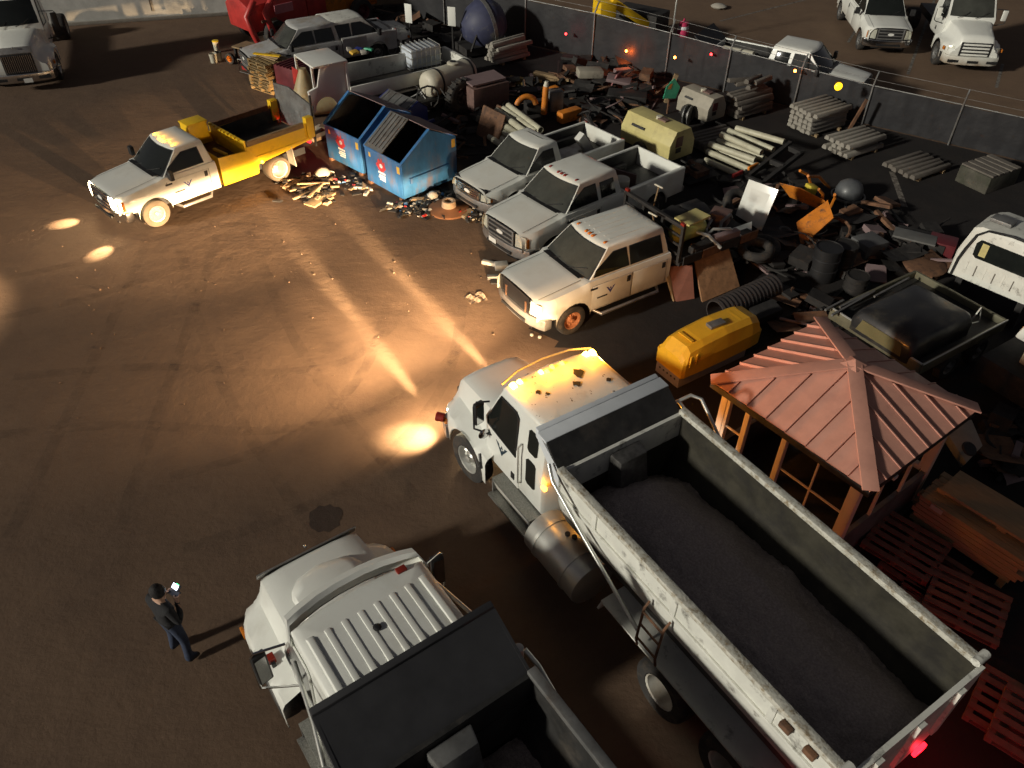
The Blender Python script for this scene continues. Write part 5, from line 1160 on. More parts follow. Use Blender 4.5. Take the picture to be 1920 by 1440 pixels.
for k in range(6): MB().tube([(rnd.uniform(-.7, .9), rnd.uniform(-.5, .5), rnd.uniform(.1, .4)), (rnd.uniform(-.7, .9), rnd.uniform(-.5, .5), rnd.uniform(.6, .95))], .025, 6).build('bar', steel, fm)
for s in (-.5, .8): wheel(fm, s, -.45, .22, .14, -1, steel)
td = W(868, 212)
MB_ = thing('tractor_wheel', 'big lugged tractor wheel standing against the brown box machine', 'tractor wheel', td, R(35))
o = wheel(MB_, 0, 0, .62, .34, -1, steel_dark)
for i in range(18):
    a_ = 2 * math.pi * i / 18
    MB().box((.63 * math.cos(a_), 0, .62 + .63 * math.sin(a_)), (.07, .3, .05)).build('lug', rubber, MB_)
# brown box machine
M_, yaw, L_ = seg((892, 222), (952, 206), .0)
bmch = thing('box_machine', 'brown box shaped machine with a faded mauve lid between the white tank and the pipes', 'machine', (M_.x, M_.y, 0), yaw)
MB().box((0, .5, .62), (1.55, 1.0, .85)).build('housing', brown, bmch, bevel=.03)
MB().slab([(-.75, .1, 1.10), (.7, .1, 1.10), (.7, .9, 1.16), (-.75, .9, 1.16)], (0, 0, .06)).build('lid', mauve, bmch)
MB().box((0, .5, .1), (1.3, .8, .2)).build('base', junk_dark, bmch)
for s, y in ((-.6, -.03), (.6, -.03)): wheel(bmch, s, y, .2, .12, -1, steel)
# leaning brown sheets
for k, (px, py, ln, ht) in enumerate(((912, 262, 1.2, .95), (932, 250, .9, .8))):
    p = W(px, py); o = MB().slab([(-ln / 2, 0, 0), (ln / 2, 0, 0), (ln / 2, .35, ht), (-ln / 2, .35, ht)], (0, .04, .0)).build('steel_sheet', rust, loc=p, rz=R(-50))
    tag(o, ('wide' if k == 0 else 'narrower') + ' rusty brown sheet leaning between the brown box machine and the cream pipes', 'steel sheet', 'leaning rusty sheets')
# mixer drum near the fence
A_, B_ = W(895, 75, 1.0), W(925, 62, 1.0); D = B_ - A_
dr = thing('mixer_drum', 'large round drum with a dark blue end in the shadows by the fence', 'drum', (W(900, 98).x, W(900, 98).y, 0), R(28))
MB().lathe([(.35, -.75), (.85, -.25), (1.0, .2), (.98, .6), (.6, 1.0), (.3, 1.1)], 24, Matrix.Translation((0, 0, 1.1)) @ Matrix.Rotation(R(78), 4, 'Y')).build('drum_shell', mat('faded_blue_drum', (.04, .045, .09), .6, var=.2, dirt=(.13, .13, .12), dirt_lo=.5, dirt_hi=.6, dscale=.8), dr, smooth=50)
MB().lathe([(1.01, .2), (1.04, .2), (1.04, .35), (1.01, .35)], 24, Matrix.Translation((0, 0, 1.1)) @ Matrix.Rotation(R(78), 4, 'Y'), closed=True).build('drum_band', steel, dr)
MB().box((0, 0, .25), (1.8, 1.2, .3)).build('drum_frame', junk_dark, dr)
for y in (-.6, .6): MB().tube([(-.7, y, .3), (-.3, y, 1.2)], .05).build('drum_strut', junk_dark, dr)
# white signs on posts
for px, py, lab, yw in ((772, 96, 'white sign board on a post by the tail of the grey pickup', 62), (850, 102, 'thin upright white sign board on a post beside the white tank', 78)):
    p = W(px, py); t = thing('sign_post', lab, 'sign', p, R(yw - 90), 'white signs on posts')
    MB().box((0, 0, .9), (.06, .06, 1.8)).build('post', junk_dark, t)
    MB().box((0, -.05, 1.55), (.34, .02, .75)).build('sign_board', white, t, bevel=.005)
# orange engine machine
p = W(1020, 222); om = thing('orange_machine', 'orange machine with an upright cylinder and bare engine among the scrap', 'machine', p, R(20))
MB().tube([(-.75 + .38 * math.cos(a_), -.1, .55 + .38 * math.sin(a_)) for a_ in [.2 * k for k in range(1, 15)]], .10, 8).build('curved_guard', orange, om, smooth=50)
MB().cyl((-.1, -.2, .25), (-.05, -.2, 1.25), .11).build('upright_cylinder', orange, om, bevel=.02)
MB().cyl((-.05, -.2, 1.25), (-.03, -.2, 1.42), .10, .07).build('cylinder_cap', poly, om, smooth=40)
MB().box((.42, .05, .62), (.5, .45, .7)).build('radiator', steel, om, bevel=.02)
MB().box((0, .2, .4), (1.3, .5, .4)).build('engine', junk_dark, om, bevel=.05)
MB().box((.75, -.55, .25), (.9, .35, .4), rz=.3).build('tool_housing', orange, om, bevel=.05)
MB().tube([(.1, .3, .9), (.5, .3, 1.0), (.8, .2, .8)], .07, 8).build('exhaust', orange, om, smooth=50)
MB().tube([(.2, .0, 1.05), (1.0, -.1, 1.10)], .025).build('handle_bar', steel, om)
# light boxes and scrap by the fence
def crate(name, label, cat, px, py, dim, yaw, m, z=0, tilt=(0, 0), bevel=.02, group=None):
    p = W(px, py, z); o = MB().box((0, 0, dim[2] / 2), dim).build(name, m, bevel=bevel, loc=p); o.rotation_euler = (tilt[0], tilt[1], R(yaw)); return tag(o, label, cat, group)
crate('beige_hood', 'pale beige machine hood lying on scrap near the orange fence lamp', 'machine hood', 1105, 143, (1.0, .6, .3), 10, beige, .35, (0, .05), .06)
crate('white_cover', 'off white cover tilted on scrap beside the pale beige hood', 'cover', 1160, 152, (.95, .55, .12), -12, mauve, .35, (.1, .12), .03)
crate('dark_tub', 'dark plastic tub lying among scrap under the off white cover', 'tub', 1175, 190, (1.5, .8, .35), -10, junk_dark, 0, (0, 0), .08)
crate('pink_panel', 'faded pink panel propped in the scrap near the off white cover', 'panel', 1147, 165, (.5, .06, .7), 60, mat('faded_pink', (.3, .12, .12), .7), 0, (.4, 0))
for k, (px, py, yw, L_, z) in enumerate(((985, 152, -20, 1.3, .22), (980, 158, -16, 1.4, .12), (992, 165, -24, 1.2, .0), (1035, 145, -30, 1.6, .12), (1028, 150, -28, 1.7, .0))):
    o = MB().box((0, 0, .05), (L_, .2, .1)).build('timber_beam', mat('yellow_timber', (.42, .29, .08), .7, var=.2) if k < 3 else wood, loc=W(px, py, z), rz=R(yw))
    tag(o, ('yellow painted timber beam' if k < 3 else 'grey weathered timber beam') + ' on the scrap behind the orange machine', 'timber', 'timber beams behind the orange machine')
# green board on a post
p = W(1252, 214); gs = thing('sign_post', 'bent green traffic board on a short post behind the cream compressor', 'sign', p, R(25))
MB().tube([(0, .05, 0), (0, .05, 1.1)], .035).build('post', rust, gs)
MB().slab([(-.30, 0, .62), (.25, 0, .55), (.38, 0, .95), (.08, 0, 1.30), (-.22, 0, 1.05)], (0, .02, 0)).build('sign_board', green, gs)
MB().slab([(-.16, -.006, .95), (-.02, -.006, .93), (.03, -.006, 1.12), (-.08, -.006, 1.1)], (0, .004, 0)).build('orange_patch', orange, gs)
p = W(1248, 192); o = MB().box((0, 0, .55), (.14, .14, 1.1), M=Matrix.Rotation(R(14), 4, 'Y')).build('timber_post', wood, loc=p); tag(o, 'slanting timber post near the fence by the beige compressor', 'timber')
p = W(1590, 246); o = MB().box((0, 0, .6), (.09, .09, 1.2), M=Matrix.Rotation(R(16), 4, 'Y')).build('timber_post', rust, loc=p); tag(o, 'slanting rusty stake beside the tall neat concrete stack', 'stake')
p = W(1287, 232); cr = thing('cable_reel', 'grey round reel standing behind the cream compressor', 'reel', p, R(60))
MB().lathe([(.05, -.1), (.34, -.1), (.34, -.07), (.2, -.06), (.2, .06), (.34, .07), (.34, .1), (.05, .1)], 20, Matrix.Translation((0, 0, .34)) @ Matrix.Rotation(R(90), 4, 'X')).build('spool', steel, cr, smooth=30)
# trailer frame of dark beams
tf = thing('trailer_frame', 'dark steel trailer frame tilted beside the cream pipes', 'trailer frame', W(1425, 330), 0)
for a, b, z0_, z1_ in (((1398, 335), (1482, 268), .3, .9), ((1425, 348), (1505, 285), .3, .8), ((1395, 330), (1430, 345), .35, .35), ((1440, 300), (1470, 312), .6, .6), ((1475, 275), (1502, 288), .8, .8)):
    A_, B_ = W(*a, z0_) - W(1425, 330), W(*b, z1_) - W(1425, 330); D = B_ - A_
    q = D.to_track_quat('X', 'Z').to_matrix().to_4x4(); MB().box((D.length / 2, 0, 0), (D.length, .12, .14), M=Matrix.Translation(A_) @ q).build('frame_beam', junk_dark, tf)
for a in ((1398, 335), (1428, 348)):
    q = W(*a, 0) - W(1425, 330); MB().box((q.x, q.y, .15), (.12, .12, .3)).build('stand', junk_dark, tf)
for a, m_ in (((1412, 312), orange), ((1383, 326), red)): 
    A_ = W(*a, .5) - W(1425, 330); MB().box((A_.x, A_.y, .5), (.5, .08, .12), rz=R(42)).build('bracket', m_, tf, bevel=.02)

# ------------------------------------------------------------------ junk on the flatbed of the crew cab truck
def onC(x, y, z):
    a_ = R(213.4); return Vector((.08 + x * math.cos(a_) - y * math.sin(a_), 15.57 + x * math.sin(a_) + y * math.cos(a_), z))
lt = thing('gas_cylinder', 'lime green gas cylinder lying on the flatbed junk heap', 'gas cylinder', onC(-4.75, .35, 1.08), R(213.4 + 180))
MB().lathe([(.02, -.30), (.15, -.27), (.24, -.18), (.27, -.05), (.27, .55), (.22, .7), (.08, .76)], 20, Matrix.Translation((0, 0, .28)) @ Matrix.Rotation(R(90), 4, 'Y')).build('cylinder_shell', mat('lime_paint', (.50, .55, .16), .5, var=.1, dirt=(.3, .28, .15), dirt_lo=.5, dirt_hi=.8), lt, smooth=50)
MB().box((.35, 0, .58), (.8, .5, .05), rz=.1).build('cover_board', cream, lt)
for k, (x, y, yw) in enumerate(((-5.3, .2, 20), (-5.6, .5, 75), (-5.1, .75, -30), (-5.9, .1, 40), (-5.7, .85, 10), (-6.2, .5, 60))):
    pth = [Vector((-.5, 0, 0)), Vector((-.2, .05, .25)), Vector((.2, -.04, .28)), Vector((.55, .0, .02))]
    o = MB().tube(pth, .03 + .008 * (k % 3), 7).build('bent_tube', steel if k % 2 else alu, loc=onC(x, y, 1.12), rz=R(yw), smooth=50); tag(o, 'bent metal tube tangled on the flatbed junk heap', 'tube', 'bent tubes on the flatbed')
for k, (a, ht) in enumerate((((1330, 420), 0), ((1345, 405), 0))): pass
for k, (x, y, lean) in enumerate(((-4.35, -.45, .3), (-4.2, .15, .75))):
    t = thing('shovel', 'shovel with a pale T handle ' + ('leaning upright' if k == 0 else 'slanting') + ' on the headboard of the flatbed', 'shovel', onC(x, y, 1.1), R(213.4), 'shovels on the flatbed')
    MB().tube([(0, 0, 0), (-lean * .5 * (1 - k * 2.2), lean * .2, 1.25 - k * .25)], .02, 6).build('shaft', wood, t)
    ex_ = Vector((-lean * .5 * (1 - k * 2.2), lean * .2, 1.25 - k * .25)); MB().tube([ex_ + Vector((0, -.15, 0)), ex_ + Vector((0, .15, .02))], .022, 6).build('grip', poly, t)
for k, (x, y, d_, yw, m_) in enumerate(((-5.2, -.5, (.8, .5, .3), 15, junk_dark), (-6.0, -.4, (.7, .6, .25), -20, steel_dark), (-6.3, .2, (.5, .5, .35), 30, brown), (-4.9, 1.0, (.7, .25, .22), 5, junk_dark), (-5.7, 1.02, (.8, .2, .3), -4, mauve))):
    o = MB().box((0, 0, d_[2] / 2), d_).build('scrap_box', m_, bevel=.03, loc=onC(x, y, 1.07), rz=R(213 + yw)); tag(o, ('low dark', 'flat black', 'small brown', 'long dark', 'long faded')[k] + ' scrap box on the flatbed junk heap', 'box', 'scrap boxes on the flatbed')
def board(name, label, cat, pix, zs, m, th=.04, group=None, bevel=0):
    """flat board through surveyed corners at given heights"""
    P = [W(*p, z) for p, z in zip(pix, zs)]; c = sum(P, Vector()) / len(P); nrm = (P[1] - P[0]).cross(P[2] - P[0]).normalized()
    if nrm.y > 0: nrm = -nrm
    c.z = 0
    o = MB().slab([p - c for p in P], -nrm * th).build(name, m, loc=c, bevel=bevel); return tag(o, label, cat, group)
board('plywood_board', 'large rough brown plywood board leaning on the flatbed', 'board', [(1297, 457), (1360, 442), (1387, 537), (1317, 567)], [1.15, 1.15, .08, .0], plywood, .05)
board('reddish_board', 'reddish board leaning on the rear side of the crew cab truck', 'board', [(1250, 500), (1298, 497), (1302, 560), (1268, 566)], [.85, .85, .02, .0], mat('reddish_plywood', (.24, .10, .07), .8, var=.2), .05)
board('board_edge_plank', 'pale narrow plank standing at the edge of the reddish board', 'plank', [(1247, 508), (1253, 506), (1270, 562), (1264, 566)], [.8, .8, .0, .0], lumber_m, .06)
board('white_sheet', 'big white metal panel tilted upright behind the flatbed', 'panel', [(1404, 336), (1460, 356), (1427, 433), (1379, 403)], [1.55, 1.55, .45, .45], white, .05, bevel=.01)
board('white_tray', 'small white tray with a dark emblem sticking out of the flatbed junk', 'tray', [(1365, 431), (1410, 415), (1409, 438), (1368, 453)], [1.15, 1.15, .95, .95], white_dusty, .04)
board('plough_blade', 'large dented orange plough panel standing beyond the tyres', 'plough panel', [(1552, 375), (1563, 408), (1502, 462), (1493, 417)], [1.0, .75, .05, .45], orange, .05)
board('orange_scoop', 'long orange scoop lying behind the white metal panel', 'scoop', [(1462, 342), (1502, 352), (1548, 376), (1530, 386), (1480, 366)], [.75, .8, .75, .45, .4], orange, .12, bevel=.03)
for k, pth in enumerate(([(1535, 355), (1540, 400)], [(1500, 320), (1525, 360)], [(1515, 330), (1555, 352)], [(1565, 365), (1550, 402)])):
    A_, B_ = W(*pth[0], 1.0), W(*pth[1], .15); c = (A_ + B_) / 2
    o = MB().tube([A_ - c, (A_ - c) * .3 + Vector((.08, .05, .1)), B_ - c], .045, 7).build('orange_pipe', orange, loc=c, smooth=50); tag(o, 'bent orange pipe among the orange plough parts', 'pipe', 'orange pipes by the plough')
crate('yellow_can', 'yellow can standing among the orange plough parts', 'can', 1512, 372, (.3, .3, .45), 20, mat('yellow_can_paint', (.6, .48, .05), .5), .1, (0, .2), .05)
p = W(1588, 372); dm = thing('dome_hopper', 'shiny grey plastic dome beside the orange plough parts', 'hopper', p, 0)
MB().lathe([(.40, 0), (.42, .1), (.41, .30), (.34, .48), (.2, .58), (.001, .62)], 22).build('dome', mat('grey_plastic_dome', (.09, .095, .10), .45, var=.15, coat=.05), dm, smooth=60)
MB().lathe([(.47, .08), (.52, .08), (.52, .13), (.47, .13)], 22, closed=True).build('rim', steel, dm, smooth=40)
# tyres
for i in range(5):
    c = ring_obj('discarded_tyre', 'worn black tyre in the heap behind the plywood board', 'tyre', 1418 + (i % 2) * 12, 462 + (i % 3) * 6, .10 + .19 * (i // 1) * .7, .36, .125, rubber, (rnd.uniform(-.1, .1), rnd.uniform(-.1, .1)), 'tyres in the heap')
ring_obj('discarded_tyre', 'small grey tyre lying apart by the orange plough panel', 'tyre', 1471, 433, .30, .14, .06, mat('grey_rubber', (.10, .10, .095), .8), (.1, 0))
ring_obj('discarded_tyre', 'black tyre leaning near the big white panel', 'tyre', 1388, 385, .45, .42, .14, rubber, (.5, .3))
# barrels and boxes
for k, (px, py, r, h, lab) in enumerate(((1538, 520, .36, .95, 'black barrel standing beyond the tyre heap'), (1572, 508, .32, .85, 'slightly lower black barrel next to the first one'), (1600, 545, .30, .5, 'short dark drum in front of the grey box'))):
    t = thing('barrel', lab, 'barrel', W(px, py), 0, 'black barrels')
    MB().lathe([(r * .96, 0), (r, .03), (r * .97, h * .33), (r * 1.02, h * .35), (r * .97, h * .37), (r * .97, h * .64), (r * 1.02, h * .66), (r * .97, h * .68), (r, h - .02), (r * .93, h - .01), (r * .93, h - .04), (.001, h - .04)], 20).build('barrel_shell', junk_dark if k else black, t, smooth=40)
crate('grey_box', 'grey flat topped box among dark scrap beyond the barrels', 'box', 1622, 478, (.75, .65, .5), 25, mat('dull_grey_sheet', (.10, .10, .10), .6, var=.2), 0)
crate('dark_case', 'long dark case with a pale lid beyond the grey box', 'case', 1718, 468, (1.3, .7, .45), -28, junk_dark, 0)
crate('pale_sheet', 'pale lid lying on the long dark case', 'lid', 1715, 445, (1.1, .55, .05), -28, mat('dull_lid', (.12, .12, .115), .6, var=.2), .46, (0, 0), .01)
crate('maroon_box', 'dark maroon box by the white cab shell', 'box', 1758, 478, (.7, .6, .5), -30, maroon, 0)
for k in range(3):
    M_, yaw, L_ = seg((1662 + k * 6, 452 + k * 6), (1752 + k * 6, 500 + k * 6), .2); o = MB().box((0, 0, 0), (L_, .09, .09)).build('long_rail', steel_dark if k else mauve, loc=(M_.x, M_.y, .10 + .05), rz=yaw); tag(o, 'long metal rail lying in front of the dark case', 'rail', 'rails by the dark case')
t = thing('round_lid', 'round brown lid lying flat in front of the white cab shell', 'lid', W(1728, 512), 0)
MB().lathe([(.02, .30), (.5, .30), (.56, .27), (.56, .24), (.48, .22), (.46, 0)], 24).build('lid', rust, t, smooth=40)
# corrugated culvert
M_, yaw, L_ = seg((1340, 590), (1450, 540), .25)
cv = thing('culvert_pipe', 'black corrugated drain pipe lying in the dark before the plywood board', 'drain pipe', (M_.x, M_.y, 0), yaw)
prof = []
for i in range(33): prof.append((.30 + (.025 if i % 2 else 0), -L_ / 2 + L_ * i / 32))
prof += [(.27, L_ / 2), (.27, -L_ / 2)]
MB().lathe(prof, 22, Matrix.Translation((0, 0, .325)) @ Matrix.Rotation(R(90), 4, 'Y'), closed=True).build('pipe_shell', mat('black_corrugated_plastic', (.04, .035, .034), .45, var=.2), cv, smooth=25)
for k, (a, b) in enumerate((((1455, 530), (1520, 548)), ((1500, 560), (1620, 580)), ((1440, 600), (1510, 560)), ((1470, 610), (1560, 590)), ((1560, 560), (1600, 520)), ((1640, 560), (1700, 530)))):
    M_, yaw, L_ = seg(a, b, .1); o = MB().box((0, 0, 0), (L_, .10, .07)).build('scrap_beam', junk_dark if k % 2 else steel_dark, loc=(M_.x, M_.y, .04), rz=yaw); tag(o, 'dark scrap beam lying on the ground between the culvert and the trailer with the black shell', 'beam', 'dark beams on the yard pavement')

# ------------------------------------------------------------------ yellow enclosure
M_, yaw, L_ = seg((1268, 716), (1428, 640), .30)
ye = thing('machine_enclosure', 'deep yellow plastic machine enclosure on a grey perforated base beside the booth', 'machine enclosure', (M_.x, M_.y, 0), yaw)
rings = []
for x, s, zt in ((-1.20, .92, 1.08), (-1.12, 1.0, 1.16), (-.98, 1.0, 1.30), (-.6, 1.04, 1.36), (.1, 1.05, 1.40), (.9, 1.02, 1.36), (1.16, .97, 1.28), (1.24, .92, 1.12)):
    w = .86 * s
    rings.append([(x, .42 + y * w / .86, z) for y, z in ((-.43, .30), (-.44, .68), (-.36, zt - .40), (-.24, zt - .3), (.24, zt - .3), (.36, zt - .40), (.44, .68), (.43, .30))])
MB().loft(rings).build('cover', yellow_deep, ye)
MB().box((.0, .34, 1.13), (.42, .20, .08), rz=-.1).build('latch_plate', steel, ye, bevel=.015)
for x in (-.85, .62): MB().slab([(x, .20, 1.055), (x + .07, .20, 1.055), (x + .07, .62, 1.055), (x, .62, 1.055)], (0, 0, .02)).build('cover_ridge', yellow_deep, ye)
for x in (-1.0, -.82): MB().box((x, -.02, .72), (.07, .03, .30)).build('cover_rib', yellow_deep, ye, bevel=.01)
MB().box((-.15, .42, .16), (2.1, .74, .30)).build('base', mat('grey_base_sheet', (.28, .25, .26), .5, var=.1), ye, bevel=.01)
for i in range(5): MB().cyl((-1.21, .18 + i * .12, .2), (-1.195, .18 + i * .12, .2), .025, n=8).build('base_hole', black, ye)
MB().box((-.2, -.022, .66), (1.4, .02, .03)).build('cover_seam', orange, ye)
# ------------------------------------------------------------------ trailer with black shell
Q = [W(1538, 594, .85), W(1727, 688, .85), W(1886, 604, .85)]
yaw = math.atan2((Q[2] - Q[1]).y, (Q[2] - Q[1]).x); wd = (Q[1] - Q[0]).length; ln = (Q[2] - Q[1]).length
tr = thing('flat_trailer', 'flat grey trailer body behind the booth carrying a black hard shell', 'trailer', (Q[1].x, Q[1].y, 0), yaw)
MB().box((ln / 2, wd / 2, .70), (ln, wd - .05, .08)).build('deck', steel_dark, tr)
for y in (0, wd): MB().box((ln / 2, y, .78), (ln, .07, .26)).build('side_rail', mat('olive_grey_steel', (.16, .15, .10), .5, .3, var=.2), tr, bevel=.015)
for x in (0, ln): MB().box((x, wd / 2, .78), (.07, wd, .26)).build('end_rail', mat('olive_grey_steel', (.16, .15, .10), .5, .3, var=.2), tr, bevel=.015)
MB().tube([(0, 0, .92), (0, wd, .92)], .025, 7).build('edge_bar', alu, tr); MB().tube([(0, -.02, .92), (ln, -.02, .92)], .02, 7).build('edge_bar', alu, tr)
for y in (.45, 1.5): MB().box((-.04, y, .78), (.03, .12, .10)).build('tie_ring', black, tr)
for x in (ln * .4, ln * .75):
    for y, s in ((.05, -1), (wd - .05, 1)): wheel(tr, x, y, .34, .2, s, steel)
sh = thing('truck_bed_shell', 'glossy black truck bed shell sitting on the flat trailer', 'bed shell', (9.0, 14.62, .74), yaw)
def srect(x0, x1, y0, y1, z, r=.12, n=4):
    pts = []
    for cx, cy, a0 in ((x1 - r, y1 - r, 0), (x0 + r, y1 - r, 90), (x0 + r, y0 + r, 180), (x1 - r, y0 + r, 270)):
        pts += [(cx + r * math.cos(R(a0 + 90 * k / n)), cy + r * math.sin(R(a0 + 90 * k / n)), z) for k in range(n + 1)]
    return pts
MB().loft([srect(-1.05, 1.15, -.82, .82, 0), srect(-1.05, 1.15, -.82, .82, .30), srect(-.98, 1.08, -.74, .74, .50, .14), srect(-.9, 1.0, -.66, .66, .55, .14), srect(-.4, .5, -.3, .3, .575, .1)]).build('shell', blackg, sh, smooth=40)
MB().slab([(-1.06, -.6, .10), (-1.06, .6, .10), (-1.03, .52, .38), (-1.03, -.52, .38)], (-.012, 0, 0)).build('rear_window', mat('yellowed_window', (.14, .12, .06), .15), sh)
o = thing('jack_stand', 'small triangular metal stand at the far corner of the flat trailer', 'stand', W(1826, 605, .9), R(20))
MB().tube([(-.16, 0, 0), (0, 0, .42), (.16, 0, 0)], .018, 6, closed=True).build('triangle', alu, o)
for k, (a, b) in enumerate((((1548, 580), (1582, 562)), ((1575, 575), (1630, 548)), ((1560, 590), (1640, 545)), ((1640, 555), (1705, 520)))):
    M_, yw, L_ = seg(a, b, .98); o = MB().box((0, 0, 0), (L_, .05, .05)).build('metal_bar', steel, loc=(M_.x, M_.y, .96), rz=yw); tag(o, 'thin metal bar along the far edge of the flat trailer', 'bar', 'metal bars on the trailer')
# ------------------------------------------------------------------ spare white cab shell
A_, B_ = W(1775, 512, .75), W(1930, 578, .75); yaw = math.atan2((B_ - A_).y, (B_ - A_).x)
sc = thing('cab_shell', 'bare white truck cab shell with a long rear window and black seal', 'truck cab', (A_.x, A_.y, 0), yaw)
def crect(y, ins, z0, z1): return [(0 + ins, y, z0), (2.1 - ins, y, z0), (2.1 - ins, y, z1 - .75), (1.95 - ins, y, z1 - .08), (1.8 - ins, y, z1), (.34 + ins, y, z1), (.16 + ins, y, z1 - .08), (0 + ins, y, z1 - .75)]
MB().loft([crect(0, .04, .78, 2.12), crect(.05, 0, .75, 2.18), crect(.9, 0, .75, 2.2), crect(1.45, .04, .8, 2.1)]).build('shell', white_worn, sc, smooth=35)
n_ = 8
pl = [(.38, 1.48), (.36, 1.78), (.44, 1.90), (1.66, 1.90), (1.74, 1.78), (1.72, 1.48), (1.64, 1.42), (.46, 1.42)]
MB().slab([(x, -.005, z) for x, z in pl], (0, -.012, 0)).build('rear_window', glass, sc)
MB().slab([(.50, -.02, 1.50), (.66, -.02, 1.50), (.66, -.02, 1.84), (.50, -.02, 1.84)], (0, -.004, 0)).build('seat_back', cream, sc)
MB().tube([(.10, -.02, .80), (.12, -.04, 1.25), (.18, -.05, 1.55), (.30, -.03, 1.98), (.50, .0, 2.16), (1.0, .03, 2.22), (1.9, .05, 2.2)], .03, 7).build('rubber_seal', black, sc, smooth=50)
for i in range(7): MB().slab([(.35 + i * .22, -.004, .95), (.375 + i * .22, -.004, .95), (.375 + i * .22, -.004, 1.28 - .05 * (i % 2)), (.35 + i * .22, -.004, 1.28 - .05 * (i % 2))], (0, -.006, 0)).build('pressed_rib', concrete_d if i % 2 else white_worn, sc)
MB().box((.55, .6, 2.24), (.5, .35, .10)).build('roof_bracket', steel, sc, bevel=.02)
for x in (.3, 1.8): MB().box((x, .7, .38), (.16, 1.2, .76)).build('trestle', junk_dark, sc)
# wreck at the edge of the view
p = W(1880, 800); yaw = R(33)
wk = thing('gutted_cab', 'gutted white cab with bare tan seats behind the booth', 'truck cab', p + Vector((.9, .9, 0)), yaw)
MB().loft([[(-.9, -.9, .4), (-.9, .9, .4), (-.9, .9, 1.0), (-.9, -.9, 1.0)], [(.9, -.9, .4), (.9, .9, .4), (.9, .9, 1.0), (.9, -.9, 1.0)]]).build('floor_tub', junk_dark, wk, bevel=.03)
MB().loft([[(.3, -.92, 1.0), (.3, .92, 1.0), (.55, .78, 1.75), (.55, -.78, 1.75)], [(1.5, -.92, 1.0), (1.5, .92, 1.0), (1.35, .78, 1.78), (1.35, -.78, 1.78)]]).build('cab_roof', white_worn, wk, bevel=.08)
MB().slab([(.285, -.7, 1.12), (.285, .7, 1.12), (.49, .62, 1.60), (.49, -.62, 1.60)], (-.012, 0, 0)).build('rear_window', glass, wk)
for s in (1, -1): MB().slab([(.5, s * .925, 1.08), (1.35, s * .925, 1.08), (1.25, s * .80, 1.6), (.68, s * .80, 1.6)], (0, s * .012, 0)).build('side_window', glass, wk)
for y in (-.45, .1): MB().box((-.2, y, 1.15), (.5, .5, .35)).build('seat', seat_tan, wk, bevel=.08); 
for y in (-.45, .1): MB().box((.05, y, 1.4), (.16, .5, .45)).build('seat_back', seat_tan, wk, bevel=.06)
# white dented box with a round hole
board('washer_panel', 'pale square panel with a dark round hole by the corner of the booth roof', 'panel', [(1768, 800), (1822, 786), (1843, 835), (1812, 868)], [.85, .95, .75, .55], mat('dull_white_panel', (.30, .30, .26), .5, var=.15), .25, bevel=.02)
c = W(1816, 842, .86); o = MB().lathe([(.001, 0), (.13, .0), (.15, .02), (.12, .05), (.001, .05)], 18).build('fan_ring', black, loc=c, smooth=40); o.rotation_euler = (.45, .1, 0); tag(o, 'dark round ring on the pale square panel', 'ring')

# ------------------------------------------------------------------ lumber and pallets on the red lit side
M_, yaw, L_ = seg((1722, 930), (1925, 1062), .75)
lb = thing('lumber_stack', 'stack of sawn timber boards lit red by the truck lamps beside the booth', 'timber stack', (M_.x, M_.y, 0), yaw)
for li in range(6):
    for k in range(6):
        MB().box((rnd.uniform(-.05, .05), .10 + k * .15, .20 + li * .105), (L_ + rnd.uniform(-.1, .1), .14, .095)).build('board', lumber_m, lb)
top = MB().box((.15, .62, .93), (L_ * .95, .72, .06), rz=.02).build('top_sheet', lumber_m, lb)
for x in (-.8, .8): MB().box((x, .48, .07), (.12, 1.0, .14)).build('bearer', wood, lb)
for x in (-.75, .35): MB().box((x, .32, .86), (.16, .05, .07)).build('spacer', lumber_m, lb)
MB().box((-.62, .015, .70), (.22, .012, .10)).build('paper_label', paper, lb)
def pallet(label, p, yaw, z, m, rx=0, group=None):
    t = thing('pallet', label, 'pallet', (p.x, p.y, z), yaw, group, rx)
    for k in range(6): MB().box((0, -.5 + k * .2, .125), (1.2, .11, .022)).build('deck_board', m, t)
    for x in (-.55, 0, .55): MB().box((x, 0, .065), (.09, 1.1, .095)).build('stringer', m, t)
    for k in range(3): MB().box((0, -.48 + k * .48, .01), (1.2, .10, .02)).build('base_board', m, t)
    return t
redw = mat('reddish_pallet_wood', (.20, .10, .07), .8, var=.25, scale=5)  # reddish brown tone for the pallet wood
for k, (px, py) in enumerate(((1730, 1075), (1690, 1040), (1765, 1115), (1800, 1150))):
    pallet(('dark pallet lying flat beside the timber stack', 'dark pallet close to the wall of the booth', 'dark pallet lapped over the one beside the timber stack', 'dark pallet at the end of the pallet row')[k], W(px, py), R(-48 + k * 4), .02 + .16 * (k % 2), redw, 0, 'pallets beside the timber stack')
for k, (px, py) in enumerate(((1900, 1345), (1935, 1395))):
    pallet('red lit pallet ' + ('beyond' if k == 0 else 'close to') + ' the tail of the loaded dump truck', W(px, py), R(-40), 0 + .17 * k, redw, 0, 'pallets behind the loaded dump truck')

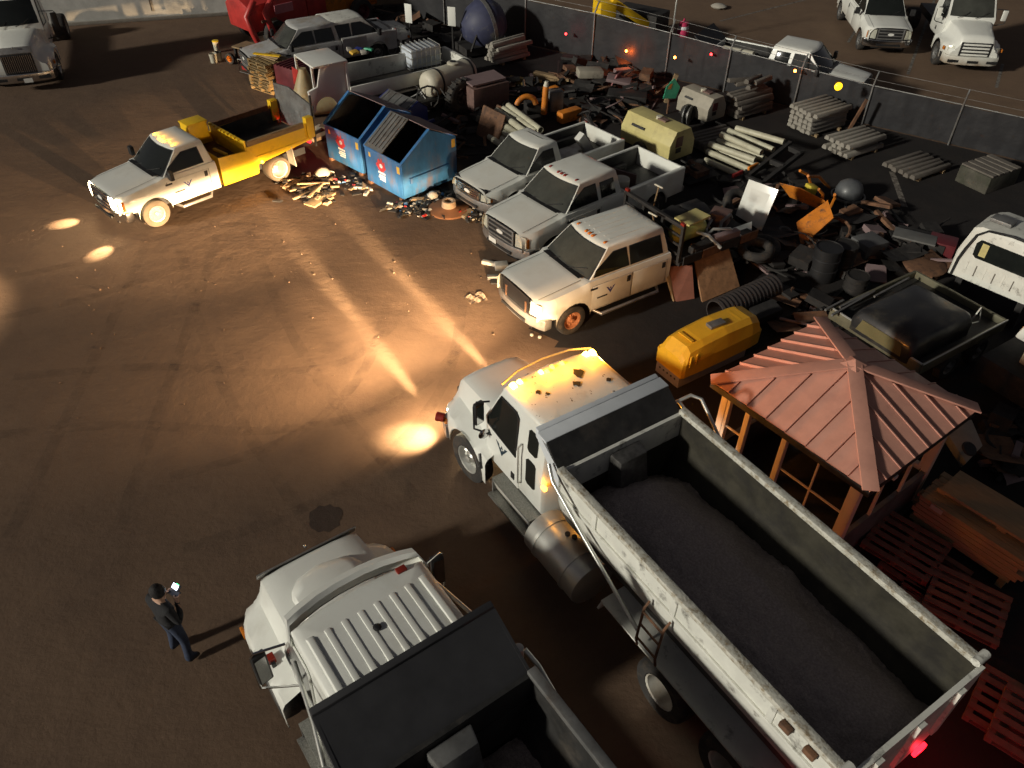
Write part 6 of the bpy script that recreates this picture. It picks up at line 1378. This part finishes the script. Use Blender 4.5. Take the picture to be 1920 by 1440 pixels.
# ------------------------------------------------------------------ left rear: red machine, buckets, pallets
p, yaw, L_ = seg((430, 108), (640, 52), 0)
rm = thing('red_machine', 'big red machine with curved arms parked in front of the concrete wall', 'machine', (p.x, p.y + .8, 0), yaw)
MB().loft([[(-2.2, -.6, .7), (-2.2, 1.2, .7), (-2.2, 1.3, 1.6), (-2.2, .5, 2.1), (-2.2, -.5, 1.7)], [(.6, -.7, .7), (.6, 1.3, .7), (.6, 1.4, 1.9), (.6, .5, 2.4), (.6, -.6, 1.9)]]).build('hopper', red, rm, bevel=.06)
MB().box((1.15, .3, 1.35), (1.0, 1.8, 1.6)).build('engine_cover', red, rm, bevel=.08)
cb_ = MB().box((2.4, .4, 1.7), (1.4, 1.5, 2.1)).build('cabin', orange, rm, bevel=.06)
MB().box((2.4, -.36, 2.1), (1.1, .03, .9)).build('cabin_window', glass, cb_)
MB().box((3.9, .4, 1.0), (1.6, 1.4, .9)).build('rear_housing', orange, rm, bevel=.06)
for s, x in ((0, -2.3), (1, -1.4)):
    MB().tube([(x + .3, -.8, 2.0), (x - .25, -.95, 1.5), (x - .15, -1.05, .9), (x + .1, -1.1, .15)], .13, 8).build('curved_arm', red, rm, smooth=50)
MB().tube([(-1.9, -1.0, 1.2), (-1.2, -1.0, 1.2)], .06, 7).build('cross_tube', rust, rm)
MB().box((-.6, -.72, 1.45), (.9, .04, .35), rz=.0).build('faded_decal', mat('faded_red_decal', (.5, .16, .18), .6), rm)
for x in (-1.2, 3.4):
    for y, s in ((-.75, -1), (1.35, 1)): wheel(rm, x, y, .55, .4, s, maroon)
def bucket(label, px, py, m, r=.16, h=.36, z=0, lid=None):
    t = thing('bucket', label, 'bucket', W(px, py, z), 0, 'buckets by the red machine')
    MB().lathe([(r * .82, 0), (r, h), (r * .94, h), (r * .78, .02), (.001, .02)], 16).build('pail', m, t, smooth=40)
    if lid: MB().lathe([(r * 1.02, h - .01), (r * 1.02, h + .04), (.001, h + .05)], 16).build('pail_lid', lid, t, smooth=40)
bucket('white bucket standing under the arms of the red machine', 402, 117, poly)
bucket('dark bucket next to the white one', 411, 113, junk_dark, .15, .34)
bucket('small bucket with a bright yellow lid beside the arms of the red machine', 408, 98, poly, .13, .45, 0, mat('yellow_bucket_lid', (.75, .55, .03), .5))
t = thing('small_generator', 'small red engine in a tube frame beside the pallet stack', 'generator', W(470, 136), R(-30))
MB().box((0, 0, .28), (.5, .4, .32)).build('engine', red, t, bevel=.05)
for y in (-.25, .25): MB().tube([(-.32, y, .05), (-.32, y, .55), (.32, y, .55), (.32, y, .05)], .02, 6, closed=True).build('tube_frame', steel, t)
t = thing('wheelbarrow_wheel', 'small wheel with an orange hub lying by the buckets', 'wheel', W(434, 120), R(-20)); wheel(t, 0, 0, .22, .14, -1, orange)
wt = thing('work_table', 'low rough table covered with pale boards between the red machine and the grey pickup', 'table', W(478, 118), R(-32))
MB().box((0, 0, .62), (1.5, .8, .06)).build('table_top', wood, wt)
for x in (-.65, .65):
    for y in (-.33, .33): MB().box((x, y, .30), (.09, .09, .6)).build('leg', junk_dark, wt)
for k in range(6): o = MB().box((0, 0, .03), (rnd.uniform(.5, .9), .12, .05)).build('loose_board', lumber_m, loc=W(470 + k * 5, 98 + k * 1.5, .66 + .02 * (k % 2)), rz=R(-32 + rnd.uniform(-15, 15))); tag(o, 'pale board lying on the low rough table', 'board', 'boards on the rough table')
pp = W(512, 165)
for k in range(8): pallet('worn yellowish pallet in the stack beside the maroon cabinet', Vector((pp.x + rnd.uniform(-.05, .05), pp.y + rnd.uniform(-.05, .05), 0)), R(-38) + rnd.uniform(-.08, .08), .142 * k, mat('yellowed_pallet_wood', (.22, .15, .065), .85, var=.35, scale=5) if k == 0 else bpy.data.materials['yellowed_pallet_wood'], 0, 'pallets of the yellowish stack')
for k in range(3): o = MB().box((0, 0, .03), (1.1, .14, .04)).build('loose_board', lumber_m if k != 2 else yellow, loc=Vector((pp.x, pp.y, 1.145 + .045 * k)), rz=R(-38 + 12 * k)); tag(o, 'loose board on top of the yellowish pallet stack', 'board', 'boards on the pallet stack')
cbn = thing('maroon_cabinet', 'dark maroon ribbed steel cabinet beside the pallet stack', 'cabinet', W(560, 183), R(-35))
MB().box((0, 0, .62), (1.15, .9, 1.24)).build('cabinet_body', maroon, cbn, bevel=.02)
for k in range(6): MB().box((-.45 + k * .18, 0, 1.26), (.06, .88, .04)).build('lid_rib', maroon, cbn)
sp = thing('red_plate_post', 'bent red plate on a thin post in front of the maroon cabinet', 'sign', W(566, 208), R(-10))
MB().tube([(0, 0, 0), (-.02, .0, 1.6)], .03, 6).build('post', junk_dark, sp)
MB().slab([(-.12, -.04, 1.0), (.12, -.04, .9), (.12, -.04, 1.5), (-.1, -.04, 1.62)], (0, .02, 0)).build('plate', red, sp, bevel=.005)
cn = thing('tan_hopper', 'tan metal hopper with a cone and lying drum behind the yellow dump body', 'hopper', W(600, 215), R(18))
MB().lathe([(.55, 0), (.50, .12), (.16, .95), (.13, 1.05)], 20, Matrix.Translation((-.35, .3, .55))).build('cone', tan, cn, smooth=40)
MB().cyl((-.7, -.1, .40), (.75, -.1, .40), .34, n=20).build('drum', tan, cn, bevel=.02)
MB().cyl((.75, -.1, .40), (.80, -.1, .40), .30, n=20).build('drum_end', poly, cn, bevel=.01)
for x in (-.5, .5): MB().box((x, 0, .04), (.1, .7, .08)).build('skid', junk_dark, cn)
for k, (px, py, yw) in enumerate(((592, 250, 65), (600, 262, 50), (610, 240, 80))):
    o = MB().box((0, 0, .12), (.7, .22, .12), M=Matrix.Rotation(.15, 4, 'X')).build('pale_offcut', card if k else poly, loc=W(px, py), rz=R(yw)); tag(o, 'pale offcut leaning in the gap between the yellow dump body and the open dumpster', 'offcut', 'offcuts by the open dumpster')
# caged tank in the wreck
c = W(790, 122, .72); ib = thing('caged_tank', 'white caged tank lying in the stripped utility body', 'tank', c, R(34))
MB().box((0, 0, .40), (1.25, .85, .72)).build('bottle', mat('bluish_white_plastic', (.55, .60, .66), .4, var=.1, scale=6), ib, bevel=.08)
for k in range(7): MB().tube([(-.6 + k * .2, -.46, .04), (-.6 + k * .2, -.46, .80), (-.6 + k * .2, .46, .80), (-.6 + k * .2, .46, .04)], .018, 5).build('cage_bar', alu, ib)
for z in (.2, .45, .68): MB().tube([(-.66, -.47, z), (.66, -.47, z), (.66, .47, z), (-.66, .47, z)], .016, 5, closed=True).build('cage_hoop', alu, ib)
MB().box((0, 0, .0), (1.3, .9, .05)).build('cage_base', steel, ib)
for k in range(5): o = MB().box((0, 0, .05), (.35, .22, .1), M=Matrix.Rotation(rnd.uniform(-.3, .3), 4, 'X')).build('rag', (paper, sticker_y, blue_dark, paper, green)[k], loc=W(655 + k * 9, 95 + (k % 2) * 5, 1.02), rz=rnd.uniform(0, 3), bevel=.03); tag(o, ('crumpled white', 'crumpled yellow', 'crumpled dark blue', 'second crumpled white', 'crumpled green')[k] + ' bag in the stripped utility body', 'bag', 'bags in the utility body')
# loads in the pickup beds
def rel(o, x, y, z):
    a_ = o[2]; return Vector((o[0] + x * math.cos(a_) - y * math.sin(a_), o[1] + x * math.sin(a_) + y * math.cos(a_), z))
F_ = (-1.33, 21.12, R(219.7)); E_ = (-.33, 18.52, R(219.6))
o = MB().box((0, 0, .5), (.28, .22, 1.0), M=Matrix.Rotation(R(38), 4, 'Y')).build('metal_cabinet', white, loc=rel(F_, -4.6, .35, .68), rz=F_[2], bevel=.01); tag(o, 'long white metal box propped up in the bed of the rounded pickup', 'box')
o = MB().box((0, 0, .16), (.9, .8, .32)).build('tool_chest', white_dusty, loc=rel(F_, -3.5, .3, .68), rz=F_[2], bevel=.03); tag(o, 'low white chest behind the cab in the bed of the rounded pickup', 'chest')
o = MB().box((0, 0, .1), (.7, .4, .2)).build('white_tray', white_dusty, loc=rel(F_, -4.4, -.1, .68), rz=F_[2] + .2, bevel=.02); tag(o, 'white tray in the bed of the rounded pickup', 'tray')
t = thing('white_roll', 'fat white roll standing behind the cab of the extended cab pickup', 'roll', rel(E_, -3.95, .45, .80), E_[2]); MB().cyl((0, 0, 0), (0, 0, .62), .24, n=20).build('roll', poly, t, bevel=.03)
o = MB().box((0, 0, .25), (.06, 1.0, .5)).build('brown_board', brown, loc=rel(E_, -4.5, -.1, .79), rz=E_[2] + .3); tag(o, 'brown board with a yellow sticker standing in the bed of the extended cab pickup', 'board')
MB().box((.035, -.1, .25), (.008, .14, .14)).build('sticker', sticker_y, o)
# fence side boom machine, pink clad post
O_ = W(1170, 40); bm = thing('boom_lift', 'yellow boom arm machine reaching down behind the fence', 'boom lift', O_)
P0, P1 = W(1146, 2, 2.1) - O_, W(1226, 56, .75) - O_; D = P1 - P0; fx = P0 - D.normalized() * .3
MB().box((D.length / 2, 0, 0), (D.length, .26, .34), M=Matrix.Translation(P0) @ D.to_track_quat('X', 'Z').to_matrix().to_4x4()).build('boom', yellow, bm, bevel=.03)
MB().box((fx.x, fx.y + .2, 1.25), (.75, .8, 1.7), rz=math.atan2(D.y, D.x)).build('boom_tower', yellow, bm, bevel=.05)
MB().box((P1.x, P1.y, .55), (.35, .4, .6), rz=.6).build('boom_head', red, bm, bevel=.05)
MB().cyl(P0.lerp(P1, .2) + Vector((0, -.16, -.3)), P0.lerp(P1, .7) + Vector((0, -.16, -.25)), .05).build('ram', black, bm)
MB().box((P0.x + 1.5, P0.y + 1.5, .9), (2.2, 1.3, 1.0), rz=-.6).build('counter_body', junk_dark, bm, bevel=.06)
for k in (0, 1): wheel(bm, fx.x + k * 1.3, fx.y - .1 - k * .9, .4, .3, -1, steel)
p = W(1272, 96)
t = thing('traffic_drum', 'magenta traffic barrel behind the fence near the boom', 'traffic barrel', p + Vector((.25, .9, 0)), 0)
MB().lathe([(.30, 0), (.28, .3), (.26, .31), (.25, .6), (.22, .62), (.20, .95), (.05, 1.0), (.04, 1.1)], 16).build('drum', mat('magenta_barrel', (.55, .04, .12), .5, emit=0), t, smooth=40)  # the barrel itself is coloured magenta
for z in (.35, .68): MB().lathe([(.27 - z * .06, z), (.275 - z * .06, z), (.265 - z * .06, z + .12), (.26 - z * .06, z + .12)], 16, closed=True).build('band', sticker_w, t)
lp = thing('lamp_post', 'short silver post with a bent lamp arm rising behind the fence', 'post', W(1262, 100), 0)
MB().tube([(0, .8, 0), (0, .8, 2.4), (.08, .85, 2.75), (.25, .9, 3.1), (.05, .9, 3.12)], .035, 7).build('pole', alu, lp, smooth=50)
t = thing('litter_bag', 'pale yellow bag lying on the far lot', 'bag', W(1347, 16), .3)
MB().lathe([(.05, 0), (.35, .05), (.4, .12), (.25, .2), (.001, .22)], 9).build('bag', paper, t, smooth=60)

# ------------------------------------------------------------------ manhole casting and litter before the dumpsters
mh = thing('manhole_ring', 'rusty round manhole base with a raised collar beside the dumpster', 'manhole ring', W(842, 393), 0)
MB().lathe([(.62, 0), (.62, .05), (.58, .07), (.26, .09), (.22, .12)], 32).build('flange', mat('brown_casting', (.20, .085, .035), .8, var=.2), mh, smooth=40)
MB().lathe([(.225, .09), (.20, .30), (.13, .30), (.12, .10)], 24, closed=True).build('collar', mat('pale_collar', (.42, .30, .20), .7, var=.15), mh, smooth=40)
def scatter(name, label, pts, n, sx, sy, size, m, flat=.3, seed=1):
    q = MB(); r = random.Random(seed)
    for i in range(n):
        px, py = r.choice(pts); c = W(px + r.gauss(0, sx), py + r.gauss(0, sy)); s = size * r.uniform(.4, 1.4)
        M_ = Matrix.Translation((c.x, c.y, s * flat * .5)) @ Matrix.Rotation(r.uniform(0, 6.3), 4, 'Z') @ Matrix.Rotation(r.uniform(-.3, .3), 4, 'X')
        k = r.random(); L_ = s * r.uniform(.8, 1.9); w = s * r.uniform(.4, 1)
        vs = [(-L_ / 2, -w / 2, 0), (L_ / 2 * r.uniform(.6, 1), -w / 2, 0), (L_ / 2, w / 2 * r.uniform(.5, 1), 0), (-L_ / 2 * r.uniform(.6, 1), w / 2, 0)]
        h = s * flat * r.uniform(.4, 1.5)
        vs += [(v[0] * r.uniform(.5, .95), v[1] * r.uniform(.5, .95), h * r.uniform(.6, 1.2)) for v in vs]
        q.add(vs, [(3, 2, 1, 0), (4, 5, 6, 7), (0, 1, 5, 4), (1, 2, 6, 5), (2, 3, 7, 6), (3, 0, 4, 7)], M_)
    return tag(q.build(name, m), label, 'litter', kind='stuff')
D1 = [(640, 338), (660, 345), (672, 352), (600, 335), (590, 330)]
D2 = [(745, 390), (770, 395), (800, 398), (790, 382), (830, 372), (870, 400), (885, 405), (805, 370)]
W1 = [(575, 355), (560, 350), (595, 368), (610, 360), (580, 370), (560, 338), (545, 345)]
scatter('white_litter', 'scattered white scraps of rubbish on the dirt along the dumpsters', D1 + D2 + D2, 130, 12, 6, .11, paper, .35, 3)
scatter('card_litter', 'torn cardboard and wood scraps on the dirt before the dumpsters', W1 + W1 + D1 + D2, 120, 14, 7, .20, card, .18, 4)
scatter('dark_litter', 'dark rubbish trodden into the dirt around the dumpsters', W1 + D1 + D2 + D2, 170, 16, 8, .16, junk_dark, .25, 5)
scatter('blue_litter', 'small bits of blue rubbish by the dumpsters', D1 + D2, 16, 14, 6, .08, blue, .5, 6)
scatter('red_litter', 'small bits of red rubbish by the dumpsters', D1 + D2, 16, 14, 6, .08, red, .5, 8)
scatter('earth_clods', 'loose clods of earth on the dirt yard', [(400, 500), (600, 480), (250, 560), (500, 620), (700, 560), (150, 480), (300, 750), (350, 420), (760, 470), (880, 520), (1000, 620)], 90, 110, 55, .03, dirt_m, .6, 9)
def beam_at(name, label, cat, px, py, L_, w, h, yaw, m, z=0, group=None, tilt=0):
    o = MB().box((0, 0, h / 2), (L_, w, h)).build(name, m, loc=W(px, py, z), rz=R(yaw), bevel=.008); o.rotation_euler.y = tilt; return tag(o, label, cat, group)
for k, (px, py, L_, w, yw) in enumerate(((600, 374, 1.0, .42, 62), (575, 352, 1.1, .10, 30), (592, 358, .9, .10, 75), (612, 352, .8, .10, 10), (570, 366, .8, .09, 48), (588, 345, 1.0, .09, 5))):
    beam_at('broken_board', ('wide flat broken board on the dirt nearest the yellow dump body' if k == 0 else 'narrow broken board in the scrap pile before the open dumpster').replace('nearest ', 'in front of '), 'board', px, py, L_, w, .05, yw, lumber_m, .03 * (k % 3), None if k == 0 else 'broken boards before the open dumpster')
t = thing('white_bag', 'crumpled white bag on the dirt under the yellow dump body', 'bag', W(606, 330), .4); MB().lathe([(.05, 0), (.22, .04), (.26, .12), (.15, .24), (.02, .28)], 9).build('bag', paper, t, smooth=60)
t = thing('white_bag', 'white bag tucked against the corner of the ribbed lid dumpster', 'bag', W(812, 372), .9); MB().lathe([(.05, 0), (.16, .04), (.18, .12), (.1, .2), (.02, .22)], 9).build('bag', paper, t, smooth=60)
beam_at('white_tube', 'white cardboard tube lying on the dirt between the two dumpsters', 'tube', 677, 355, .45, .09, .09, -5, paper)
t = thing('drink_can', 'crushed red drink can on the dirt in front of the manhole ring', 'can', W(796, 407), 1.0); MB().cyl((-.06, 0, .045), (.07, 0, .045), .045, .04).build('can', red, t, smooth=40)
# scraps beside the crew cab truck
for k, (px, py, d_, yw, m_) in enumerate(((922, 497, (.55, .12, .10), -20, paper), (940, 503, (.35, .25, .16), 10, white_dusty), (935, 522, (.6, .14, .1), 5, steel), (945, 530, (.7, .2, .05), 0, junk_dark))):
    o = MB().box((0, 0, d_[2] / 2), d_).build('scrap_piece', m_, loc=W(px, py), rz=R(yw), bevel=.015); tag(o, ('long pale scrap bar', 'white scrap block', 'grey scrap channel', 'flat dark scrap plate')[k] + ' on the ground by the nose of the crew cab truck', 'scrap', 'scrap by the crew cab truck')
o = MB().grid([[(x * .1 - .25, y * .1 - .2, .02 + .03 * math.sin(x * 2.3 + y)) for x in range(6)] for y in range(5)]).build('flattened_carton', mat('printed_carton', (.3, .22, .16), .8, var=.6, scale=14), loc=W(892, 560), rz=.5); tag(o, 'flattened printed carton lying on the dirt in front of the crew cab truck', 'carton')
for k, (px, py) in enumerate(((997, 630), (1012, 634))):
    o = MB().lathe([(.02, 0), (.05, .02), (.04, .06), (.005, .07)], 7).build('pale_stone', poly, loc=W(px, py)); tag(o, 'small pale stone on the dirt under the bumper of the crew cab truck', 'stone', 'pale stones by the bumper')
# dark scrap in the back rows, too tangled to count
def heap(name, label, boxes, seed, m, zmax=.6):
    q = MB(); r = random.Random(seed)
    for (x0, y0, x1, y1, n) in boxes:
        for i in range(n):
            c = W(r.uniform(x0, x1), r.uniform(y0, y1)); L_ = r.uniform(.3, 1.5); s = r.uniform(.04, .14)
            if r.random() < .25: d_ = (r.uniform(.3, .7), r.uniform(.25, .6), r.uniform(.1, .35))
            else: d_ = (L_, s, s * r.uniform(.5, 1))
            kk = r.random()
            if kk < .30:
                z_ = r.uniform(.03, .35); h0 = r.uniform(0, 6.3); u_ = Vector((math.cos(h0), math.sin(h0), r.uniform(-.1, .3))); v_ = Vector((-u_.y, u_.x, r.uniform(0, .5))); b_ = r.uniform(-.4, .4)
                q.tube([Vector((c.x, c.y, z_)) + u_ * L_ * (t_ - .5) + v_ * b_ * (1 - (2 * t_ - 1) ** 2) for t_ in (0, .2, .4, .6, .8, 1)], s * .35, 6); continue
            if kk < .48:
                w_ = r.uniform(.2, .5); cv_ = r.uniform(-.3, .3); M_ = Matrix.Translation((c.x, c.y, r.uniform(.05, .35))) @ Matrix.Rotation(r.uniform(0, 6.3), 4, 'Z') @ Matrix.Rotation(r.uniform(-.5, .5), 4, 'Y')
                q.grid([[((i_ - 2) * L_ * .2, (j_ - 1) * w_, cv_ * (i_ - 2) ** 2 * .12 + r.uniform(-.02, .02)) for j_ in range(3)] for i_ in range(5)], M_); continue
            M_ = Matrix.Translation((c.x, c.y, d_[2] / 2 + r.uniform(0, zmax) ** 1.5 * .6)) @ Matrix.Rotation(r.uniform(0, 6.3), 4, 'Z') @ Matrix.Rotation(r.uniform(-.35, .35), 4, 'Y')
            q.box((0, 0, 0), d_, M=M_)
    return tag(q.build(name, m, bevel=0), label, 'scrap', kind='stuff')
HB = [(1040, 110, 1240, 205, 60), (940, 160, 1010, 215, 18), (1090, 205, 1160, 240, 16), (1330, 440, 1500, 520, 26), (1480, 440, 1760, 520, 44), (1420, 560, 1560, 620, 20), (1850, 790, 1920, 900, 26), (690, 20, 830, 85, 34), (1590, 395, 1680, 450, 16), (820, 220, 920, 300, 18), (1350, 340, 1500, 400, 22), (1210, 300, 1320, 350, 14)]
heap('scrap_heap', 'tangle of dark scrap metal between the parked pickups and the fence', HB, 21, junk_dark)
heap('rusty_scrap', 'rusty odds and ends mixed into the scrap rows', [(b[0], b[1], b[2], b[3], b[4] // 3) for b in HB], 22, rust)
heap('pale_scrap', 'pale grey odds and ends mixed into the scrap rows', [(b[0], b[1], b[2], b[3], max(2, b[4] // 5)) for b in HB], 23, mauve)
# splashes of mud on the dump truck roof
for k, (x, y, r_) in enumerate(((-1.35, -.28, .10), (-1.55, -.10, .07), (-1.5, .45, .035), (-1.38, .56, .045), (-1.75, -.62, .05))):
    rr = random.Random(k); n_ = 11
    MB().slab([(x + r_ * rr.uniform(.5, 1.5) * math.cos(2 * math.pi * i / n_), y + r_ * rr.uniform(.4, 1.2) * math.sin(2 * math.pi * i / n_), 2.985 - abs(y) * .012) for i in range(n_)], (0, 0, .012)).build('mud_splash', junk_dark, A)

# ------------------------------------------------------------------ the person flying the drone
PP = W(346, 1226); PY = R(-33)
man = thing('person', 'person in a dark shirt and blue jeans holding up a glowing controller', 'person', PP, PY)
V = []; EDG = []; RAD = []
def vtx(p, r, link=None):
    V.append(Vector(p)); RAD.append(r); i = len(V) - 1
    if link is not None: EDG.append((link, i))
    return i
pel = vtx((0, 0, .96), (.165, .130)); sp1 = vtx((0, .0, 1.10), (.170, .130), pel); sp2 = vtx((0, -.01, 1.26), (.195, .135), sp1); ch = vtx((0, -.01, 1.40), (.175, .12), sp2)
nk = vtx((0, .02, 1.50), (.058, .060), ch); hd0 = vtx((0, .05, 1.56), (.075, .085), nk); hd1 = vtx((0, .055, 1.66), (.085, .10), hd0); hd2 = vtx((0, .05, 1.735), (.06, .07), hd1)
vtx((0, .16, 1.62), (.014, .016), hd0)
HANDS = []
for s in (1, -1):
    sh_ = vtx((s * .21, -.01, 1.40), (.078, .078), ch); el = vtx((s * .35, -.01, 1.17), (.062, .062), sh_); fo = vtx((s * .27, .10, 1.25), (.047, .047), el); wr_ = vtx((s * .14, .165, 1.335), (.031, .027), fo); pm = vtx((s * .115, .205, 1.36), (.036, .020), wr_)
    for k in range(4):
        f1 = vtx((s * (.112 - .006 * k), .25 - .006 * k, 1.383 - .020 * k), (.010, .010), pm); f2 = vtx((s * (.085 - .004 * k), .28 - .006 * k, 1.380 - .020 * k), (.009, .009), f1); vtx((s * (.060 - .002 * k), .275 - .006 * k, 1.377 - .020 * k), (.008, .008), f2)
    t1 = vtx((s * .085, .18, 1.400), (.012, .012), pm); vtx((s * .06, .205, 1.415), (.010, .010), t1)
    hp = vtx((s * .10, 0, .90), (.110, .115), pel); kn = vtx((s * .15, .03, .50), (.075, .078), hp); an = vtx((s * .19, -.03, .10), (.058, .060), kn); vtx((s * .195, -.07, .05), (.042, .040), an); vtx((s * .215, .14, .045), (.042, .035), an)
me = bpy.data.meshes.new('body'); me.from_pydata([tuple(v) for v in V], EDG, [])
tmp = bpy.data.objects.new('body_source', me); COL.objects.link(tmp)
sk = tmp.modifiers.new('skin', 'SKIN'); sk.use_smooth_shade = True
for i, r_ in enumerate(RAD):
    me.skin_vertices[0].data[i].radius = r_; me.skin_vertices[0].data[i].use_root = (i == 0)
sb = tmp.modifiers.new('sub', 'SUBSURF'); sb.levels = 2; sb.render_levels = 2
bpy.context.view_layer.update()
bme = bpy.data.meshes.new_from_object(tmp.evaluated_get(bpy.context.evaluated_depsgraph_get())); bme.name = 'body'
bpy.data.objects.remove(tmp)
skin = mat('skin', (.42, .25, .17), .6, var=.08); shirt = mat('dark_shirt', (.014, .014, .016), .9, var=.3, scale=20, bump=.4, bscale=25); jeans = mat('blue_jeans', (.028, .040, .075), .9, var=.3, scale=15, bump=.4, bscale=30); shoe = mat('dark_shoe', (.02, .018, .016), .7)
bme.materials.clear()
for m_ in (skin, shirt, jeans, shoe): bme.materials.append(m_)
for pl in bme.polygons:
    c = pl.center; ax = abs(c.x)
    arm = (ax > .20 and c.z > 1.02) or c.y > .14
    if c.z < .10: k = 3
    elif c.z < .99 and not (arm and c.y > .14): k = 2
    elif c.z > 1.50: k = 0
    elif c.y > .150 and c.z < 1.47: k = 0
    else: k = 1
    pl.material_index = k; pl.use_smooth = True
bo = bpy.data.objects.new('body', bme); COL.objects.link(bo); bo.parent = man
MB().lathe([(.001, .135), (.055, .12), (.095, .07), (.108, .0), (.104, -.06), (.085, -.085)], 20, Matrix.Translation((0, .035, 1.665)) @ Matrix.Rotation(R(14), 4, 'X')).build('hair', mat('black_hair', (.012, .010, .010), .8, bump=.5, bscale=60), man, smooth=60)
MB().box((0, .01, 1.005), (.35, .27, .05)).build('belt', black, man, bevel=.02)
for s in (1, -1): MB().cyl((s * .17, .15, 1.315), (s * .155, .158, 1.325), .040).build('watch', steel if s < 0 else black, man, smooth=40)
rc = thing('drone_controller', 'drone controller with a glowing phone screen held by the person', 'controller', man.matrix_basis @ Vector((0, .25, 1.365)), PY, rx=R(28))
MB().box((0, .0, 0), (.20, .11, .035)).build('controller_body', mat('dark_grey_controller', (.10, .10, .11), .5), rc, bevel=.012)
for s in (1, -1): MB().cyl((s * .06, -.02, .018), (s * .06, -.02, .035), .008).build('thumb_stick', black, rc)
ph = MB().box((0, .10, .03), (.175, .095, .012), M=Matrix.Rotation(R(12), 4, 'X')).build('phone', black, rc, bevel=.005)
MB().box((-.01, .095, .0385), (.115, .072, .003), M=Matrix.Rotation(R(12), 4, 'X')).build('screen', mat('lit_phone_screen', (.8, .85, 1), .3, emit=5, ecol=(.75, .82, 1.0)), ph)
MB().box((.015, .142, .0385), (.06, .016, .003), M=Matrix.Rotation(R(12), 4, 'X')).build('green_bar', mat('lit_green_bar', (.1, .9, .3), .3, emit=3, ecol=(.05, .8, .25)), ph)
lamp('screen_glow', 'POINT', rc, (0, .03, .16), .25, (.8, .85, 1), radius=.05)
